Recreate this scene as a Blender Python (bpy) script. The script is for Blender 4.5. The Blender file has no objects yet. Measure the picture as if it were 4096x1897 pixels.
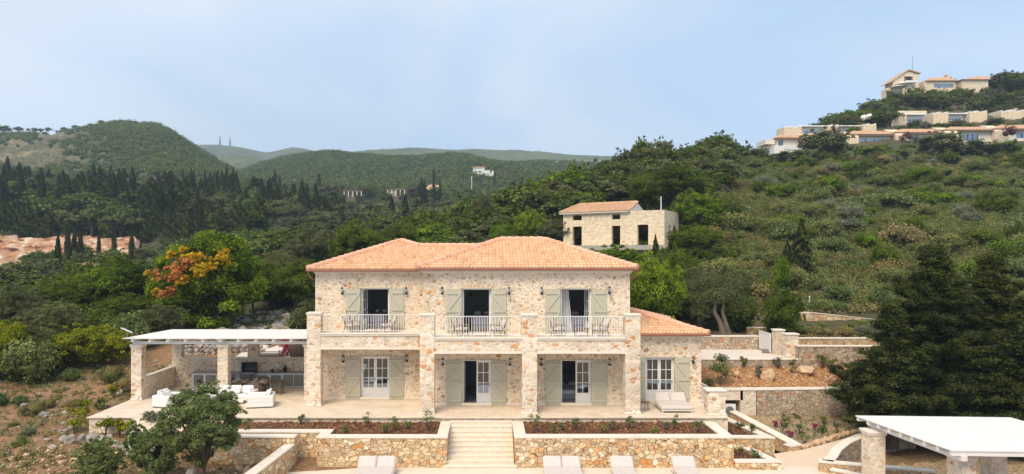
import bpy, math, random
import numpy as np
from mathutils import Vector, Matrix, noise as mnoise
R = math.radians
random.seed(7)
rng = np.random.default_rng(7)
scene = bpy.context.scene
C = scene.collection

# ------------------------------------------------------------------ camera, sky, sun, exposure
F, VX, VY, CZ = 2770.0, 1950.0, 1017.0, 8.33        # photograph's focal length, vanishing point (4096 wide) and eye height
cam = bpy.data.cameras.new("camera"); camo = bpy.data.objects.new("camera", cam); C.objects.link(camo)
camo.location = (0, 0, CZ); camo.rotation_euler = (R(90), 0, 0)
cam.sensor_width = 36; cam.lens = F / 4096 * 36
cam.shift_x = (2048 - VX) / 4096; cam.shift_y = (VY - 948.5) / 4096
cam.clip_end = 8000; scene.camera = camo
SUN_EL, SUN_AZ = R(52), R(28)                        # behind the camera, to its left
world = bpy.data.worlds.new("World"); scene.world = world; world.use_nodes = True
wn, wl = world.node_tree.nodes, world.node_tree.links
wn.clear()
wo = wn.new('ShaderNodeOutputWorld'); bg = wn.new('ShaderNodeBackground'); bg.inputs[1].default_value = 0.118
sky = wn.new('ShaderNodeTexSky'); sky.sky_type = 'NISHITA'; sky.sun_disc = False
sky.sun_elevation = SUN_EL; sky.sun_rotation = R(180) + SUN_AZ; sky.air_density = 1.0; sky.dust_density = 1.5; sky.altitude = 100
tc = wn.new('ShaderNodeTexCoord'); mp = wn.new('ShaderNodeMapping'); mp.inputs['Scale'].default_value = (1.3, 1.3, 2.8)
mp.inputs['Location'].default_value = (0.35, 0.2, 0.1)
nz = wn.new('ShaderNodeTexNoise'); nz.inputs['Scale'].default_value = 1.5; nz.inputs['Detail'].default_value = 5; nz.inputs['Roughness'].default_value = .5
cr = wn.new('ShaderNodeValToRGB'); cr.color_ramp.elements[0].position = .30; cr.color_ramp.elements[1].position = .72
cr.color_ramp.elements[0].color = (.68,)*3 + (1,); cr.color_ramp.elements[1].color = (.95,)*3 + (1,)
mx = wn.new('ShaderNodeMixRGB'); mx.inputs[2].default_value = (6.9, 8.0, 9.4, 1)   # high thin cloud over the blue
# cloud brightness itself varies a little
nz2 = wn.new('ShaderNodeTexNoise'); nz2.inputs['Scale'].default_value = 1.5; nz2.inputs['Detail'].default_value = 7; nz2.inputs['Distortion'].default_value = .6
cr2 = wn.new('ShaderNodeValToRGB'); cr2.color_ramp.elements[0].position = .38; cr2.color_ramp.elements[1].position = .62
cr2.color_ramp.elements[0].color = (5.0, 6.5, 8.8, 1); cr2.color_ramp.elements[1].color = (7.2, 7.85, 8.7, 1)
wl.new(tc.outputs['Generated'], mp.inputs[0]); wl.new(mp.outputs[0], nz.inputs['Vector']); wl.new(nz.outputs['Fac'], cr.inputs[0])
wl.new(mp.outputs[0], nz2.inputs['Vector']); wl.new(nz2.outputs['Fac'], cr2.inputs[0])
wl.new(cr.outputs[0], mx.inputs[0]); wl.new(sky.outputs[0], mx.inputs[1]); wl.new(cr2.outputs[0], mx.inputs[2])
wl.new(mx.outputs[0], bg.inputs[0]); wl.new(bg.outputs[0], wo.inputs[0])
sl = bpy.data.lights.new("sun", 'SUN'); sl.energy = 3.2; sl.angle = R(32); sl.color = (1, .83, .62)
so = bpy.data.objects.new("sun", sl); C.objects.link(so)
so.rotation_euler = (R(90) - SUN_EL, 0, -SUN_AZ)
scene.view_settings.view_transform = 'Standard'; scene.view_settings.look = 'None'
scene.view_settings.exposure = 0.17; scene.view_settings.gamma = 1

# ------------------------------------------------------------------ picture <-> place
def PX(px, Y): return (px - VX) / F * Y
def PZ(py, Y): return CZ - (py - VY) / F * Y
def YG(py, z): return (CZ - z) * F / (py - VY)
def P(px, py, Y): return Vector((PX(px, Y), Y, PZ(py, Y)))

# ------------------------------------------------------------------ materials
M = {}
class NT:
    def __init__(s, name):
        s.m = bpy.data.materials.new(name); s.m.use_nodes = True
        s.n, s.l = s.m.node_tree.nodes, s.m.node_tree.links
        s.b = s.n['Principled BSDF']; s.out = s.n['Material Output']
    def new(s, t, **k):
        n = s.n.new('ShaderNode' + t)
        for a, v in k.items():
            if a in n.inputs: n.inputs[a].default_value = v
            else: setattr(n, a, v)
        return n
    def noise(s, scale, detail=3, rough=.5, vec=None):
        n = s.new('TexNoise', Scale=scale, Detail=detail, Roughness=rough)
        if vec is not None: s.l.new(vec, n.inputs['Vector'])
        return n
    def ramp(s, fac, stops, interp='LINEAR'):
        n = s.new('ValToRGB'); cr = n.color_ramp; cr.interpolation = interp
        while len(cr.elements) < len(stops): cr.elements.new(.5)
        for e, (p, c) in zip(cr.elements, stops):
            e.position = p; e.color = tuple(c) + (1,) if len(c) == 3 else c
        s.l.new(fac, n.inputs[0]); return n.outputs[0]
    def mix(s, fac, a, b, mode='MIX'):
        n = s.new('MixRGB', blend_type=mode)
        for i, v in ((0, fac), (1, a), (2, b)):
            if isinstance(v, (int, float)): n.inputs[i].default_value = v
            elif isinstance(v, tuple): n.inputs[i].default_value = v + (1,) if len(v) == 3 else v
            else: s.l.new(v, n.inputs[i])
        return n.outputs[0]
    def pos(s): return s.new('NewGeometry').outputs['Position']
    def bump(s, h, strength=.5, dist=.02):
        n = s.new('Bump', Strength=strength, Distance=dist); s.l.new(h, n.inputs['Height']); s.l.new(n.outputs[0], s.b.inputs['Normal'])
    def col(s, c): s.l.new(c, s.b.inputs['Base Color'])

def plain(name, col, rough=.6, metal=0, var=.12, scale=3, bump=0):
    t = NT(name); p = t.pos(); nn = t.noise(scale, 5, .6, p)
    c = t.ramp(nn.outputs['Fac'], [(.3, tuple(x*(1-var) for x in col)), (.7, tuple(min(1, x*(1+var)) for x in col))])
    t.col(c); t.b.inputs['Roughness'].default_value = rough; t.b.inputs['Metallic'].default_value = metal
    if bump: t.bump(nn.outputs['Fac'], bump, .02)
    M[name] = t.m; return t.m

def masonry(name, scale, mortar, stones, mw, squash=1.35, dark=0, bumpd=.04, warp=.25, stain=0):
    """rubble masonry: irregular cells, joints of width mw, each stone its own colour"""
    t = NT(name); p = t.pos()
    mp = t.new('Mapping'); mp.inputs['Scale'].default_value = (1, 1, squash); t.l.new(p, mp.inputs[0])
    w = t.noise(1.7, 3, .6, mp.outputs[0])
    add = t.new('VectorMath', operation='MULTIPLY_ADD'); t.l.new(w.outputs['Color'], add.inputs[0]); add.inputs[1].default_value = (warp,)*3; t.l.new(mp.outputs[0], add.inputs[2])
    v = t.new('TexVoronoi', feature='F1', Scale=scale, Randomness=.9); e = t.new('TexVoronoi', feature='DISTANCE_TO_EDGE', Scale=scale, Randomness=.9)
    t.l.new(add.outputs[0], v.inputs['Vector']); t.l.new(add.outputs[0], e.inputs['Vector'])
    sep = t.new('SeparateColor'); t.l.new(v.outputs['Color'], sep.inputs[0])
    n = len(stones); stops = []; acc = 0; tot = sum(s[0] for s in stones)
    for wgt, c in stones:
        stops.append((acc / tot, c)); acc += wgt
    sc = t.ramp(sep.outputs[0], stops, 'CONSTANT')
    fn = t.noise(9, 6, .7, p); mott = t.ramp(fn.outputs['Fac'], [(.3, (.72,)*3), (.7, (1.2,)*3)])
    sc = t.mix(1.0, sc, mott, 'MULTIPLY')
    br = t.ramp(sep.outputs[1], [(0, (.8,)*3), (1, (1.15,)*3)]); sc = t.mix(1.0, sc, br, 'MULTIPLY')
    nj = t.noise(5, 2, .5, p)
    ad = t.new('Math', operation='MULTIPLY_ADD'); t.l.new(nj.outputs['Fac'], ad.inputs[0]); ad.inputs[1].default_value = -mw*1.1; t.l.new(e.outputs['Distance'], ad.inputs[2])
    jm = t.ramp(ad.outputs[0], [(0, (0,)*3), (max(mw*.55, .004), (0,)*3), (max(mw*.95, .02), (1,)*3)])
    mn = t.noise(2.5, 4, .6, p); mc = t.ramp(mn.outputs['Fac'], [(.3, tuple(c*.88 for c in mortar)), (.7, mortar)])
    fin = t.mix(jm, mc, sc)
    if stain:
        big = t.noise(.45, 5, .65, p); fin = t.mix(1.0, fin, t.ramp(big.outputs['Fac'], [(.32, (.84, .82, .79)), (.55, (1, 1, 1)), (.75, (1.06, 1.03, .98))]), 'MULTIPLY')
    t.col(fin); t.b.inputs['Roughness'].default_value = .9
    hh = t.mix(.25, jm, fn.outputs['Fac'], 'ADD'); t.bump(hh, .8, bumpd)
    M[name] = t.m

masonry('house_stone', 3.6, (.88, .75, .57), [(4, (.74, .60, .44)), (3, (.68, .55, .40)), (4, (.80, .68, .52)), (1.6, (.70, .50, .32)), (1.1, (.64, .33, .14)), (1, (.72, .49, .28)), (.2, (.46, .30, .22)), (.6, (.62, .54, .44))], .10, warp=.22, stain=1)
masonry('column_stone', 3.2, (.86, .74, .60), [(5, (.77, .65, .50)), (3, (.71, .59, .45)), (3, (.81, .70, .56)), (1, (.64, .34, .16)), (.8, (.72, .50, .31)), (.6, (.64, .57, .47))], .07, squash=1.5, stain=1)
masonry('garden_stone', 4.0, (.20, .12, .06), [(4, (.66, .47, .27)), (3, (.74, .57, .36)), (3, (.58, .42, .25)), (2, (.70, .42, .19)), (.8, (.56, .27, .10)), (1, (.78, .66, .47))], .02, squash=1.25, bumpd=.05)
masonry('retaining_stone', 4.2, (.17, .12, .08), [(4, (.48, .38, .27)), (3, (.42, .34, .25)), (3, (.55, .45, .33)), (1, (.50, .28, .15)), (1, (.58, .50, .40))], .022, squash=1.25, bumpd=.08)
masonry('far_stone', 3.0, (.82, .69, .50), [(4, (.84, .69, .48)), (3, (.79, .64, .44)), (2, (.86, .73, .54)), (.5, (.72, .54, .34))], .03, squash=3.0, bumpd=.01)

plain('limestone', (.77, .69, .58), .75, var=.07, scale=4, bump=.1)
plain('cap_plaster', (.74, .66, .55), .85, var=.12, scale=2.2, bump=.25)
plain('step_stone', (.74, .64, .51), .7, var=.10, scale=6, bump=.1)
plain('deck', (.70, .61, .50), .8, var=.05, scale=1.5, bump=.05)
plain('pathway', (.66, .52, .38), .9, var=.08, scale=8, bump=.1)
plain('driveway', (.66, .58, .50), .9, var=.06, scale=3)
plain('gravel', (.66, .58, .50), .95, var=.22, scale=14, bump=.6)
plain('white_paint', (.76, .75, .72), .45, var=.03)
plain('canvas', (.74, .71, .66), .8, var=.03, scale=2)
plain('white_fabric', (.76, .74, .71), .9, var=.03, scale=6, bump=.15)
plain('beige_fabric', (.60, .53, .48), .95, var=.05, scale=8, bump=.15)
plain('dark_fabric', (.17, .13, .11), .95, var=.1)
plain('blue_fabric', (.26, .27, .34), .95, var=.08)
plain('sage_paint', (.50, .475, .365), .55, var=.05, scale=2)
plain('cabinet_paint', (.24, .25, .20), .5, var=.05)
plain('gutter', (.27, .10, .055), .4, var=.08)
plain('black_metal', (.012, .011, .012), .4)
plain('grey_metal', (.33, .33, .34), .35, .8)
plain('wood', (.20, .135, .085), .7, var=.2, scale=12)
plain('wicker', (.42, .28, .15), .8, var=.2, scale=25)
plain('room_wall', (.42, .41, .40), .9, var=.03)
plain('room_floor', (.22, .18, .14), .6)
plain('concrete', (.42, .39, .34), .9, var=.2, scale=1.5, bump=.3)
plain('render_wall', (.74, .68, .58), .9, var=.06)
plain('far_white', (.78, .76, .73), .8, var=.05)
plain('bark', (.10, .075, .055), .95, var=.35, scale=6, bump=.8)
plain('pale_bark', (.17, .135, .105), .95, var=.3, scale=6, bump=.8)
plain('rock', (.34, .30, .25), .95, var=.35, scale=3, bump=.8)
plain('ochre_rock', (.55, .38, .24), .95, var=.3, scale=3, bump=.8)
plain('worktop', (.34, .33, .32), .4)
plain('vivid_bract', (.30, .015, .09), .8, var=.3, scale=9)
plain('plastic_white', (.75, .75, .74), .4)
plain('socket_grey', (.16, .17, .19), .5)
plain('magenta_far', (.07, .012, .018), .8, var=.3, scale=3)

t = NT('paving'); p = t.pos(); bk = t.new('TexBrick', Scale=1.0); bk.offset = .5
bk.inputs['Color1'].default_value = (.73, .62, .48, 1); bk.inputs['Color2'].default_value = (.68, .575, .45, 1); bk.inputs['Mortar'].default_value = (.56, .46, .35, 1)
bk.inputs['Mortar Size'].default_value = .008; bk.inputs['Brick Width'].default_value = .6; bk.inputs['Row Height'].default_value = .4; t.l.new(p, bk.inputs['Vector'])
nn = t.noise(1.1, 6, .7, p); t.col(t.mix(1.0, bk.outputs['Color'], t.ramp(nn.outputs['Fac'], [(.35, (.88, .86, .83)), (.6, (1.04,)*3)]), 'MULTIPLY')); t.b.inputs['Roughness'].default_value = .75; M['paving'] = t.m
t = NT('glass'); t.n.remove(t.b)
g = t.new('BsdfGlossy', Color=(.70, .82, 1, 1), Roughness=.03); tr = t.new('BsdfTransparent', Color=(.75, .78, .8, 1)); ms = t.new('MixShader', Fac=.25)
t.l.new(tr.outputs[0], ms.inputs[1]); t.l.new(g.outputs[0], ms.inputs[2]); t.l.new(ms.outputs[0], t.out.inputs[0]); M['glass'] = t.m
t = NT('curtain'); t.n.remove(t.b)
d_ = t.new('BsdfDiffuse', Color=(.8, .8, .8, 1)); tl = t.new('BsdfTranslucent', Color=(.7, .7, .7, 1)); ms = t.new('MixShader', Fac=.4)
t.l.new(d_.outputs[0], ms.inputs[1]); t.l.new(tl.outputs[0], ms.inputs[2]); t.l.new(ms.outputs[0], t.out.inputs[0]); M['curtain'] = t.m

def tiles_mat(name, lo, mid, hi):
    t = NT(name); a = t.new('Attribute', attribute_name='tint'); p = t.pos()
    c = t.ramp(a.outputs['Fac'], [(0, lo), (.5, mid), (1, hi)])
    nn = t.noise(7, 4, .6, p); m2 = t.ramp(nn.outputs['Fac'], [(.3, (.86,)*3), (.7, (1.1,)*3)])
    t.col(t.mix(1.0, c, m2, 'MULTIPLY')); t.b.inputs['Roughness'].default_value = .8; M[name] = t.m
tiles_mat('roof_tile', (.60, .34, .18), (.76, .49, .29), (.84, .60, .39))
tiles_mat('ridge_tile', (.66, .35, .22), (.76, .43, .285), (.84, .52, .36))
tiles_mat('far_tile', (.50, .30, .17), (.60, .38, .23), (.66, .44, .28))

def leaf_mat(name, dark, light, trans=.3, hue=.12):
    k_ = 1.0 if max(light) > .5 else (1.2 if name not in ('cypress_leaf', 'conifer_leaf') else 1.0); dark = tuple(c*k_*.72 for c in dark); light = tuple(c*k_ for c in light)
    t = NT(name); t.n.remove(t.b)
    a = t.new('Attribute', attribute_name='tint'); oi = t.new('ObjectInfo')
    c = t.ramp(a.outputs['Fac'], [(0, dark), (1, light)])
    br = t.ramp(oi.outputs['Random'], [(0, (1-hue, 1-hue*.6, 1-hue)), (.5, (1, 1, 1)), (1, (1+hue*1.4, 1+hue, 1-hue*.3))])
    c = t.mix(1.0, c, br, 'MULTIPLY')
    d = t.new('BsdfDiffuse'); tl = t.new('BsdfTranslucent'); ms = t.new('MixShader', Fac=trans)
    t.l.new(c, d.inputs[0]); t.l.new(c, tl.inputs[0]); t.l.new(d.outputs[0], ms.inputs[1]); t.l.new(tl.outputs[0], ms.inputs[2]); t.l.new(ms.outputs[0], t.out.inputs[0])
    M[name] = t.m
leaf_mat('olive_leaf', (.058, .068, .026), (.175, .190, .082))
leaf_mat('oak_leaf', (.032, .050, .008), (.130, .175, .026))
leaf_mat('bright_leaf', (.045, .085, .008), (.200, .285, .028))
leaf_mat('yellow_leaf', (.45, .27, .012), (.80, .54, .03), hue=.03)
leaf_mat('orange_leaf', (.40, .15, .035), (.72, .32, .10), hue=.03)
leaf_mat('citrus_leaf', (.09, .11, .008), (.30, .31, .022))
leaf_mat('conifer_leaf', (.015, .023, .007), (.085, .102, .027), .12)
leaf_mat('cypress_leaf', (.016, .022, .009), (.058, .068, .027), .1)
leaf_mat('far_leaf', (.050, .074, .020), (.150, .190, .052), .2)
leaf_mat('scrub_leaf', (.080, .098, .030), (.235, .250, .085), .25)
leaf_mat('dry_leaf', (.130, .110, .040), (.32, .26, .115), .25)
leaf_mat('bush_leaf', (.055, .080, .026), (.23, .275, .10))
leaf_mat('silver_leaf', (.09, .10, .06), (.24, .25, .17))

def ground_mat(name):
    t = NT(name); p = t.pos(); a = t.new('Attribute', attribute_name='soil')
    n1 = t.noise(.12, 5, .6, p); n2 = t.noise(1.3, 6, .65, p); n3 = t.noise(.5, 4, .6, p)
    veg = t.ramp(n1.outputs['Fac'], [(.35, (.045, .052, .018)), (.5, (.085, .078, .032)), (.65, (.17, .13, .065))])
    veg = t.mix(n2.outputs['Fac'], veg, (.04, .045, .018))
    n4 = t.noise(6, 6, .75, p)
    so1 = t.ramp(n4.outputs['Fac'], [(.35, (.09, .042, .018)), (.5, (.24, .125, .06)), (.62, (.36, .22, .12)), (.72, (.60, .47, .34))])
    so2 = t.ramp(n3.outputs['Fac'], [(.38, (.32, .17, .085)), (.5, (.20, .13, .06)), (.62, (.13, .12, .045))])
    so = t.mix(.45, so1, so2)
    t.col(t.mix(a.outputs['Fac'], veg, so)); t.b.inputs['Roughness'].default_value = 1
    t.bump(n2.outputs['Fac'], .9, .12); M[name] = t.m
ground_mat('ground')
def soil_mat(name, stops, scale=5):
    t = NT(name); p = t.pos(); n = t.noise(scale, 6, .7, p); n2 = t.noise(.8, 3, .5, p)
    c = t.ramp(n.outputs['Fac'], stops); c = t.mix(1.0, c, t.ramp(n2.outputs['Fac'], [(.35, (.8,)*3), (.65, (1.15,)*3)]), 'MULTIPLY')
    t.col(c); t.b.inputs['Roughness'].default_value = 1; t.bump(n.outputs['Fac'], 1, .08); M[name] = t.m
soil_mat('red_soil', [(.38, (.035, .013, .006)), (.49, (.11, .042, .016)), (.57, (.22, .09, .032)), (.66, (.58, .36, .17))], 9)
soil_mat('orange_soil', [(.36, (.16, .065, .022)), (.5, (.38, .18, .07)), (.64, (.60, .37, .18))], 9)
soil_mat('pale_soil', [(.36, (.14, .10, .05)), (.5, (.34, .24, .13)), (.64, (.56, .44, .29))], 9)
soil_mat('clay', [(.36, (.22, .10, .05)), (.46, (.40, .20, .095)), (.55, (.50, .32, .20)), (.62, (.62, .54, .44))], .3)
def canopy_mat(name, dark, light, dry, scale):
    t = NT(name); p = t.pos(); v = t.new('TexVoronoi', Scale=scale); t.l.new(p, v.inputs['Vector'])
    n = t.noise(scale*.06, 5, .6, p); n2 = t.noise(scale*.9, 3, .6, p)
    sep = t.new('SeparateColor'); t.l.new(v.outputs['Color'], sep.inputs[0])
    c = t.ramp(sep.outputs[0], [(0, dark), (1, light)])
    c = t.mix(t.ramp(n.outputs['Fac'], [(.52, (0,)*3), (.68, (1,)*3)]), c, dry)
    t.col(t.mix(1, c, t.ramp(n2.outputs['Fac'], [(.3, (.7,)*3), (.7, (1.2,)*3)]), 'MULTIPLY'))
    t.b.inputs['Roughness'].default_value = 1; t.bump(v.outputs['Distance'], 1, 3); M[name] = t.m
canopy_mat('far_canopy', (.05, .07, .028), (.12, .15, .055), (.15, .16, .07), .12)
canopy_mat('hill_ground', (.10, .10, .045), (.16, .14, .07), (.34, .28, .17), .2)

# ------------------------------------------------------------------ mesh helpers
class MB:
    def __init__(s): s.v = []; s.f = []; s.t = []
    def face(s, pts, tint=.5):
        b = len(s.v); s.v.extend([tuple(p) for p in pts]); s.f.append(tuple(range(b, b+len(pts)))); s.t.extend([tint]*len(pts))
    def box(s, x0, x1, y0, y1, z0, z1, bev=0, M4=None):
        if bev:
            b = min(bev, (x1-x0)*.45, (y1-y0)*.45, (z1-z0)*.45)
            import itertools
            bm = [(x0, x1), (y0, y1), (z0, z1)]; pts = []; base = len(s.v)
            key = {}
            for ix, iy, iz in itertools.product((0, 1), repeat=3):
                for ax in range(3):
                    c = [bm[0][ix], bm[1][iy], bm[2][iz]]
                    for k, i in enumerate((ix, iy, iz)):
                        if k != ax: c[k] += b if i == 0 else -b
                    key[(ix, iy, iz, ax)] = len(s.v); s.v.append(tuple(c)); s.t.append(.5)
            def f(*k): s.f.append(tuple(key[q] for q in k))
            for ax in range(3):
                o1, o2 = [k for k in range(3) if k != ax]
                for side in (0, 1):
                    q = []
                    for a, c in ((0, 0), (1, 0), (1, 1), (0, 1)):
                        i = [0, 0, 0]; i[ax] = side; i[o1] = a; i[o2] = c; q.append((*i, ax))
                    f(*q)
                for a, c in itertools.product((0, 1), repeat=2):      # edges along ax
                    i0 = [0, 0, 0]; i0[o1] = a; i0[o2] = c; i1 = list(i0); i1[ax] = 1
                    f((*i0, o1), (*i0, o2), (*i1, o2), (*i1, o1))
            for i in itertools.product((0, 1), repeat=3): f((*i, 0), (*i, 1), (*i, 2))
            if M4 is not None:
                for k in range(base, len(s.v)): s.v[k] = tuple(M4 @ Vector(s.v[k]))
            return
        c = [(x0,y0,z0),(x1,y0,z0),(x1,y1,z0),(x0,y1,z0),(x0,y0,z1),(x1,y0,z1),(x1,y1,z1),(x0,y1,z1)]
        if M4 is not None: c = [tuple(M4 @ Vector(p)) for p in c]
        b = len(s.v); s.v += c; s.t += [.5]*8
        s.f += [tuple(b+i for i in q) for q in ((0,3,2,1),(4,5,6,7),(0,1,5,4),(1,2,6,5),(2,3,7,6),(3,0,4,7))]
    def bar(s, p, q, w, h=None):
        """rectangular bar from p to q"""
        h = h or w; p = Vector(p); q = Vector(q); d = (q-p).normalized()
        up = Vector((0, 0, 1)) if abs(d.z) < .95 else Vector((0, 1, 0))
        a = d.cross(up).normalized()*w/2; b_ = a.cross(d).normalized()*h/2; b = len(s.v)
        for o in (p, q):
            for k in (-a-b_, a-b_, a+b_, -a+b_): s.v.append(tuple(o+k)); s.t.append(.5)
        s.f += [tuple(b+i for i in k) for k in ((0,1,2,3),(7,6,5,4),(0,4,5,1),(1,5,6,2),(2,6,7,3),(3,7,4,0))]
    def tube(s, pts, rad, n=8, tint=.5):
        pts = [Vector(p) for p in pts]; rad = rad if isinstance(rad, (list, tuple)) else [rad]*len(pts); rings = []
        for i, p in enumerate(pts):
            d = (pts[min(i+1, len(pts)-1)] - pts[max(i-1, 0)]).normalized()
            u = d.cross(Vector((0, 0, 1))) if abs(d.z) < .9 else d.cross(Vector((1, 0, 0))); u.normalize(); w = u.cross(d)
            rings.append(len(s.v))
            for k in range(n):
                a = 2*math.pi*k/n; s.v.append(tuple(p + (u*math.cos(a)+w*math.sin(a))*rad[i])); s.t.append(tint)
        for r0, r1 in zip(rings, rings[1:]):
            for k in range(n): s.f.append((r0+k, r0+(k+1) % n, r1+(k+1) % n, r1+k))
        s.f.append(tuple(rings[0]+k for k in range(n))); s.f.append(tuple(rings[-1]+n-1-k for k in range(n)))
    def lathe(s, c, prof, n=14):
        """prof: (radius, z)"""
        c = Vector(c); r0 = None
        for r, z in prof:
            b = len(s.v)
            for k in range(n):
                a = 2*math.pi*k/n; s.v.append((c.x+r*math.cos(a), c.y+r*math.sin(a), c.z+z)); s.t.append(.5)
            if r0 is not None:
                for k in range(n): s.f.append((r0+k, r0+(k+1) % n, b+(k+1) % n, b+k))
            r0 = b
        s.f.append(tuple(r0+k for k in range(n)))
    def rock(s, c, r, sq=(1, 1, .7), seed=0, sub=2):
        import bmesh
        bm = bmesh.new(); bmesh.ops.create_icosphere(bm, subdivisions=sub, radius=1); b = len(s.v)
        sd = Vector((seed*7.3, seed*3.1, seed*1.7)); an = seed*2.3
        for v in bm.verts:
            q = v.co.copy(); d = 1 + .5*mnoise.noise(q*1.2+sd) + .32*mnoise.noise(q*2.9+sd)
            q = q*d; q = Vector((q.x*sq[0], q.y*sq[1], q.z*sq[2])); q = Matrix.Rotation(an, 3, 'Z') @ q
            s.v.append(tuple(Vector(c)+q*r)); s.t.append(random.random())
        for f in bm.faces: s.f.append(tuple(b+v.index for v in f.verts))
        bm.free()
    def obj(s, name, mat, parent=None, smooth=False): return mesh_obj(name, s.v, s.f, mat, parent, s.t, smooth)

def mesh_obj(name, v, f, mat, parent=None, tint=None, smooth=False):
    me = bpy.data.meshes.new(name)
    if isinstance(f, np.ndarray):
        nv, nf, k = len(v), len(f), f.shape[1]
        me.vertices.add(nv); me.vertices.foreach_set('co', np.asarray(v, np.float32).ravel())
        me.loops.add(nf*k); me.loops.foreach_set('vertex_index', f.astype(np.int32).ravel())
        me.polygons.add(nf); me.polygons.foreach_set('loop_start', np.arange(0, nf*k, k, dtype=np.int32))
        me.update(calc_edges=True)
    else:
        me.from_pydata(v, [], f); me.update()
    if tint is not None:
        a = me.attributes.new('tint', 'FLOAT', 'POINT'); a.data.foreach_set('value', np.asarray(tint, np.float32))
    ms = mat if isinstance(mat, (list, tuple)) else [mat]
    for m in ms: me.materials.append(M[m] if isinstance(m, str) else m)
    if smooth: me.polygons.foreach_set('use_smooth', [True]*len(me.polygons))
    o = bpy.data.objects.new(name, me); C.objects.link(o)
    if parent is not None:
        o.parent = parent
        if parent.type == 'EMPTY': o.matrix_parent_inverse = Matrix.Translation(parent.location).inverted()
    return o

def thing(name, label, cat, loc=(0, 0, 0), group=None):
    o = bpy.data.objects.new(name, None); C.objects.link(o); o.location = loc; o.empty_display_size = .2
    return tag(o, label, cat, group)
def tag(o, label=None, cat=None, group=None, kind=None):
    if label: o['label'] = label
    if cat: o['category'] = cat
    if group: o['group'] = group
    if kind: o['kind'] = kind
    return o
KIDS = {}
def copy_tree(o, parent=None):
    c = o.copy(); C.objects.link(c)
    if parent is not None: c.parent = parent
    ch = KIDS.get(o.name)
    if ch is None: ch = KIDS[o.name] = list(o.children)
    for k in ch: copy_tree(k, c)
    return c

def struct(o): o['kind'] = 'structure'; return o

# ------------------------------------------------------------------ the lie of the land
NXc = [-70, -40, -26, -21, -10, 12.5, 16, 22, 35, 70]
NYr = [0, 24, 30, 34.5, 38, 42, 46, 50]
NZ = [[-4, -4, -3, -2.2, -2.2, -2.2, -2.2, -2.2, -2.2, -3],
      [-3, -2.6, -2.1, -1.9, -2.4, -2.4, -2.4, -2.1, -2, -2],
      [-2.2, -1.9, -1.6, -1.5, -1.9, -2.4, -2.4, -2.0, -1.8, -1.5],
      [-1.3, -1.1, -.95, -1.0, -1.2, -2.4, -2.2, -1.7, -1.4, -1.0],
      [-.6, -.4, -.3, -.35, -.6, -1.2, -1.3, -1.25, -1.2, -.7],
      [.2, .3, .4, .3, -.4, -.5, .45, .45, .3, 0],
      [.9, 1.0, 1.0, .9, .8, .8, 1.2, 1.3, 1.3, 1.2],
      [1.5, 1.5, 1.5, 1.5, 1.5, 1.5, 1.6, 2.0, 2.2, 2.2]]
FXc = [-2200, 0, 600, 900, 1200, 1700, 2000, 2300, 2700, 3100, 3350, 3600, 3900, 4300, 6500]
FYr = [50, 60, 80, 110, 150, 170, 200, 230, 300, 430]
FZ = [[1.5, 1.5, 1.5, 1.8, 2, 2, 2, 2, 2, 2.3, 2.5, 2.5, 2.5, 2.2, 2.2],
      [2, 2, 2.3, 2.5, 2.8, 2.8, 3, 3, 3.2, 4, 4.2, 4.5, 4.5, 4.5, 4.5],
      [2, 2, 2.5, 3.5, 5, 6, 7.5, 8, 9.2, 9.5, 10, 10, 10, 10, 10],
      [3, 3, 3.5, 5, 7, 9.5, 13, 16, 17, 18, 18, 18, 18, 18, 18],
      [6.2, 6.2, 6.2, 7.5, 8, 9, 12.5, 19.5, 26.6, 27.5, 28, 28, 28, 28, 28],
      [6.4, 6.4, 6.6, 10.5, 11, 10, 12, 18, 26, 33, 33.5, 34, 34, 34, 34],
      [19, 19, 18, 17, 15, 14, 13, 17, 24, 36, 43, 47, 47, 47, 47],
      [25, 25, 24, 22, 20, 18, 16, 17, 22, 36, 50, 61, 62, 62, 60],
      [38, 38, 36, 33, 30, 28, 26, 24, 24, 30, 44, 58, 64, 66, 60],
      [50, 50, 49, 47, 46, 44, 42, 40, 36, 32, 30, 40, 50, 55, 50]]
NXc, NYr, NZ, FXc, FYr, FZ = map(np.array, (NXc, NYr, NZ, FXc, FYr, FZ))
def bil(xs, ys, Z, x, y):
    i = np.clip(np.searchsorted(xs, x)-1, 0, len(xs)-2); j = np.clip(np.searchsorted(ys, y)-1, 0, len(ys)-2)
    u = np.clip((x-xs[i])/(xs[i+1]-xs[i]), 0, 1); v = np.clip((y-ys[j])/(ys[j+1]-ys[j]), 0, 1)
    u = u*u*(3-2*u)*.5+u*.5
    return (Z[j, i]*(1-u)+Z[j, i+1]*u)*(1-v) + (Z[j+1, i]*(1-u)+Z[j+1, i+1]*u)*v
def ground_np(x, y):
    x = np.asarray(x, float); y = np.asarray(y, float)
    n = bil(NXc, NYr, NZ, x, y); f = bil(FXc, FYr, FZ, x/np.maximum(y, 1)*F+VX, y)
    w = np.clip((y-46)/6, 0, 1)
    z = n*(1-w)+f*w
    amp = np.clip((y-48)/60, 0, 1)
    z = z + amp*(1.0*np.sin(x*.09+y*.05)*np.cos(y*.07-x*.03) + .5*np.sin(x*.23+1.3)*np.sin(y*.19))
    z = np.where((x > -20.7) & (x < 12.6) & (y > 35) & (y < 44.7), np.minimum(z, -.5), z)
    z = np.where((x > 14.2) & (y > 43.6) & (y < 54.9), np.minimum(z, 1.45), z); z = np.where((x > 12.0) & (y < 40.3), np.minimum(z, -2.15), z)
    site = (np.abs(x-1) < 11.2) & (y < 48) & (y > 38); return np.where(site, np.minimum(z, -.4), z)
def G(x, y): return float(ground_np(x, y))

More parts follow.
